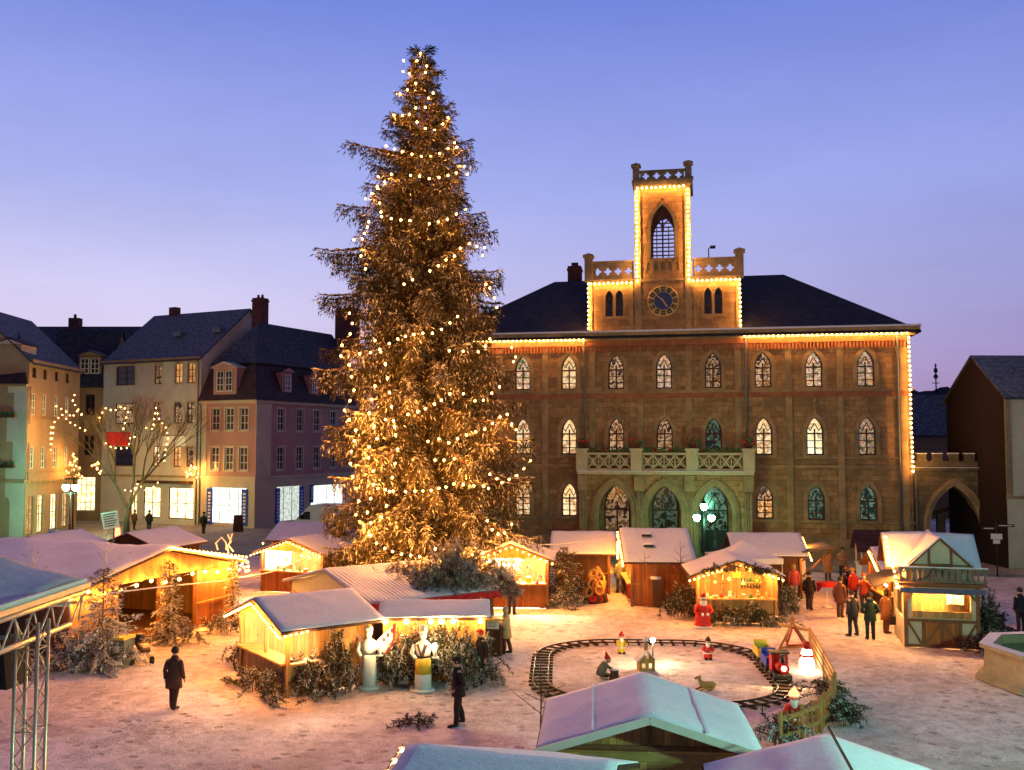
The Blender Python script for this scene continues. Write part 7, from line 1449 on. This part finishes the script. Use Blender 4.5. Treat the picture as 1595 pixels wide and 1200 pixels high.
person('person in dark clothes wearing a bright red cap', gp(750,1068), R(-60), 1.7, (.03,.012,.015), (.025,.012,.014), hat=(.75,.03,.02), stride=.3)
person('woman in a long cream coat with pale hair beside the info stand', gp(789,1020), R(-110), 1.66, (.55,.40,.2), (.10,.035,.02), hair=(.5,.38,.2), longc=.15, arms='fwd', female=True, stride=.2)
person('person in a dark jacket standing at the glaring white stall', gp(797,958), R(165), 1.72, (.05,.03,.03), (.045,.04,.05), arms='fwd')
person('person in a grey-green coat walking between the wreaths and the vented stall', gp(966,924), R(185), 1.74, (.13,.13,.09), (.09,.06,.03), stride=.3, longc=.1)
person('young person in a dark checked jacket and jeans left of the green coat', gp(1329,992), R(195), 1.74, (.025,.025,.035), (.02,.022,.035), stride=.15, hair=(.03,.02,.015))
person('person in a dark green bulky coat seen from behind before the timbered booth', gp(1356,997), R(168), 1.76, (.012,.03,.022), (.012,.022,.025), hat=(.012,.012,.014), arms='pocket', longc=.05, hood=True)
b, J, s = person('person in a brown coat with a dark bag beside the timbered booth', gp(1381,988), R(120), 1.7, (.22,.08,.03), (.10,.045,.02), longc=.22, stride=.15, female=True)
q = MB(); q.box((-.17,-.08,-.32),(.17,.08,0), m_black); q.tube([(-.1,0,0),(0,0,.12),(.1,0,0)], .012, m_black, 5); o = q.build('handbag'); o.location = Matrix.Translation(b.location) @ Matrix.Rotation(R(120),4,'Z') @ (J['wril']*s+Vector((-.03,-.02,-.14))); tag(o, 'dark handbag held by the person in the brown coat', 'bag')
person('person in a black jacket walking between the gift stall and the red table', gp(1261,951), R(150), 1.7, (.03,.018,.018), (.05,.03,.025), stride=.4)
person('person in a white and red jacket with pale jeans at the stall flap', gp(1237,936), R(175), 1.68, (.5,.09,.08), (.42,.42,.40), hair=(.4,.25,.1), female=True)
person('person in a rust-brown coat at the near edge of the crowd', gp(1309,963), R(140), 1.72, (.16,.05,.03), (.10,.05,.035), stride=.2, longc=.1)
person('person in a bright red jacket deep in the crowd', gp(1330,945), R(200), 1.74, (.32,.02,.018), (.04,.03,.03), hair=(.25,.13,.06))
person('person in a dark red jacket and red cap at the crowd centre', gp(1347,955), R(-20), 1.72, (.14,.02,.02), (.03,.025,.03), hat=(.3,.03,.02), arms='up')
person('person in a black jacket with orange scarf facing the red table', gp(1318,940), R(60), 1.7, (.05,.03,.03), (.03,.03,.03), hair=(.2,.1,.05), arms='up')
person('fair-haired person in a tan jacket at the right of the crowd', gp(1372,950), R(-35), 1.73, (.30,.17,.09), (.05,.04,.04), hair=(.45,.3,.15), arms='fwd')
person('person in a long pale orange coat far back by the hall wall', gp(1290,905), R(10), 1.72, (.55,.28,.10), (.15,.08,.05), longc=.3, hair=(.15,.08,.04), female=True)
person('person in a beige jacket far back, right of the pale orange coat', gp(1313,903), R(-15), 1.74, (.35,.22,.1), (.06,.05,.05), arms='fwd')
person('dark figure walking past the bright pink-house shop', gp(317,832), R(175), 1.78, (.02,.016,.014), (.02,.016,.016), stride=.3, hat=(.02,.016,.014))
person('dark figure in front of the yellow shop windows', gp(232,828), R(190), 1.76, (.02,.014,.012), (.02,.016,.016), stride=.2)
person('red-brown figure left of the yellow shop windows', gp(209,826), R(160), 1.7, (.12,.03,.02), (.03,.02,.016), stride=.25)
person('person in a pale blue jacket inside the dark pavilion entrance', Matrix.Translation(pv.location) @ Matrix.Rotation(R(-21.2),4,'Z') @ Vector((4.6,3.3,0)), R(60), 1.72, (.30,.30,.42), (.05,.05,.08))
person('person in a brown jacket standing at the left of the pavilion entrance', Matrix.Translation(pv.location) @ Matrix.Rotation(R(-21.2),4,'Z') @ Vector((6.5,1.3,0)), R(160), 1.7, (.14,.07,.04), (.05,.04,.035), arms='fwd')
person('dark-clad person at the far right picture edge behind the fountain', G(1591,985), R(180), 1.72, (.02,.02,.025), (.03,.02,.02))
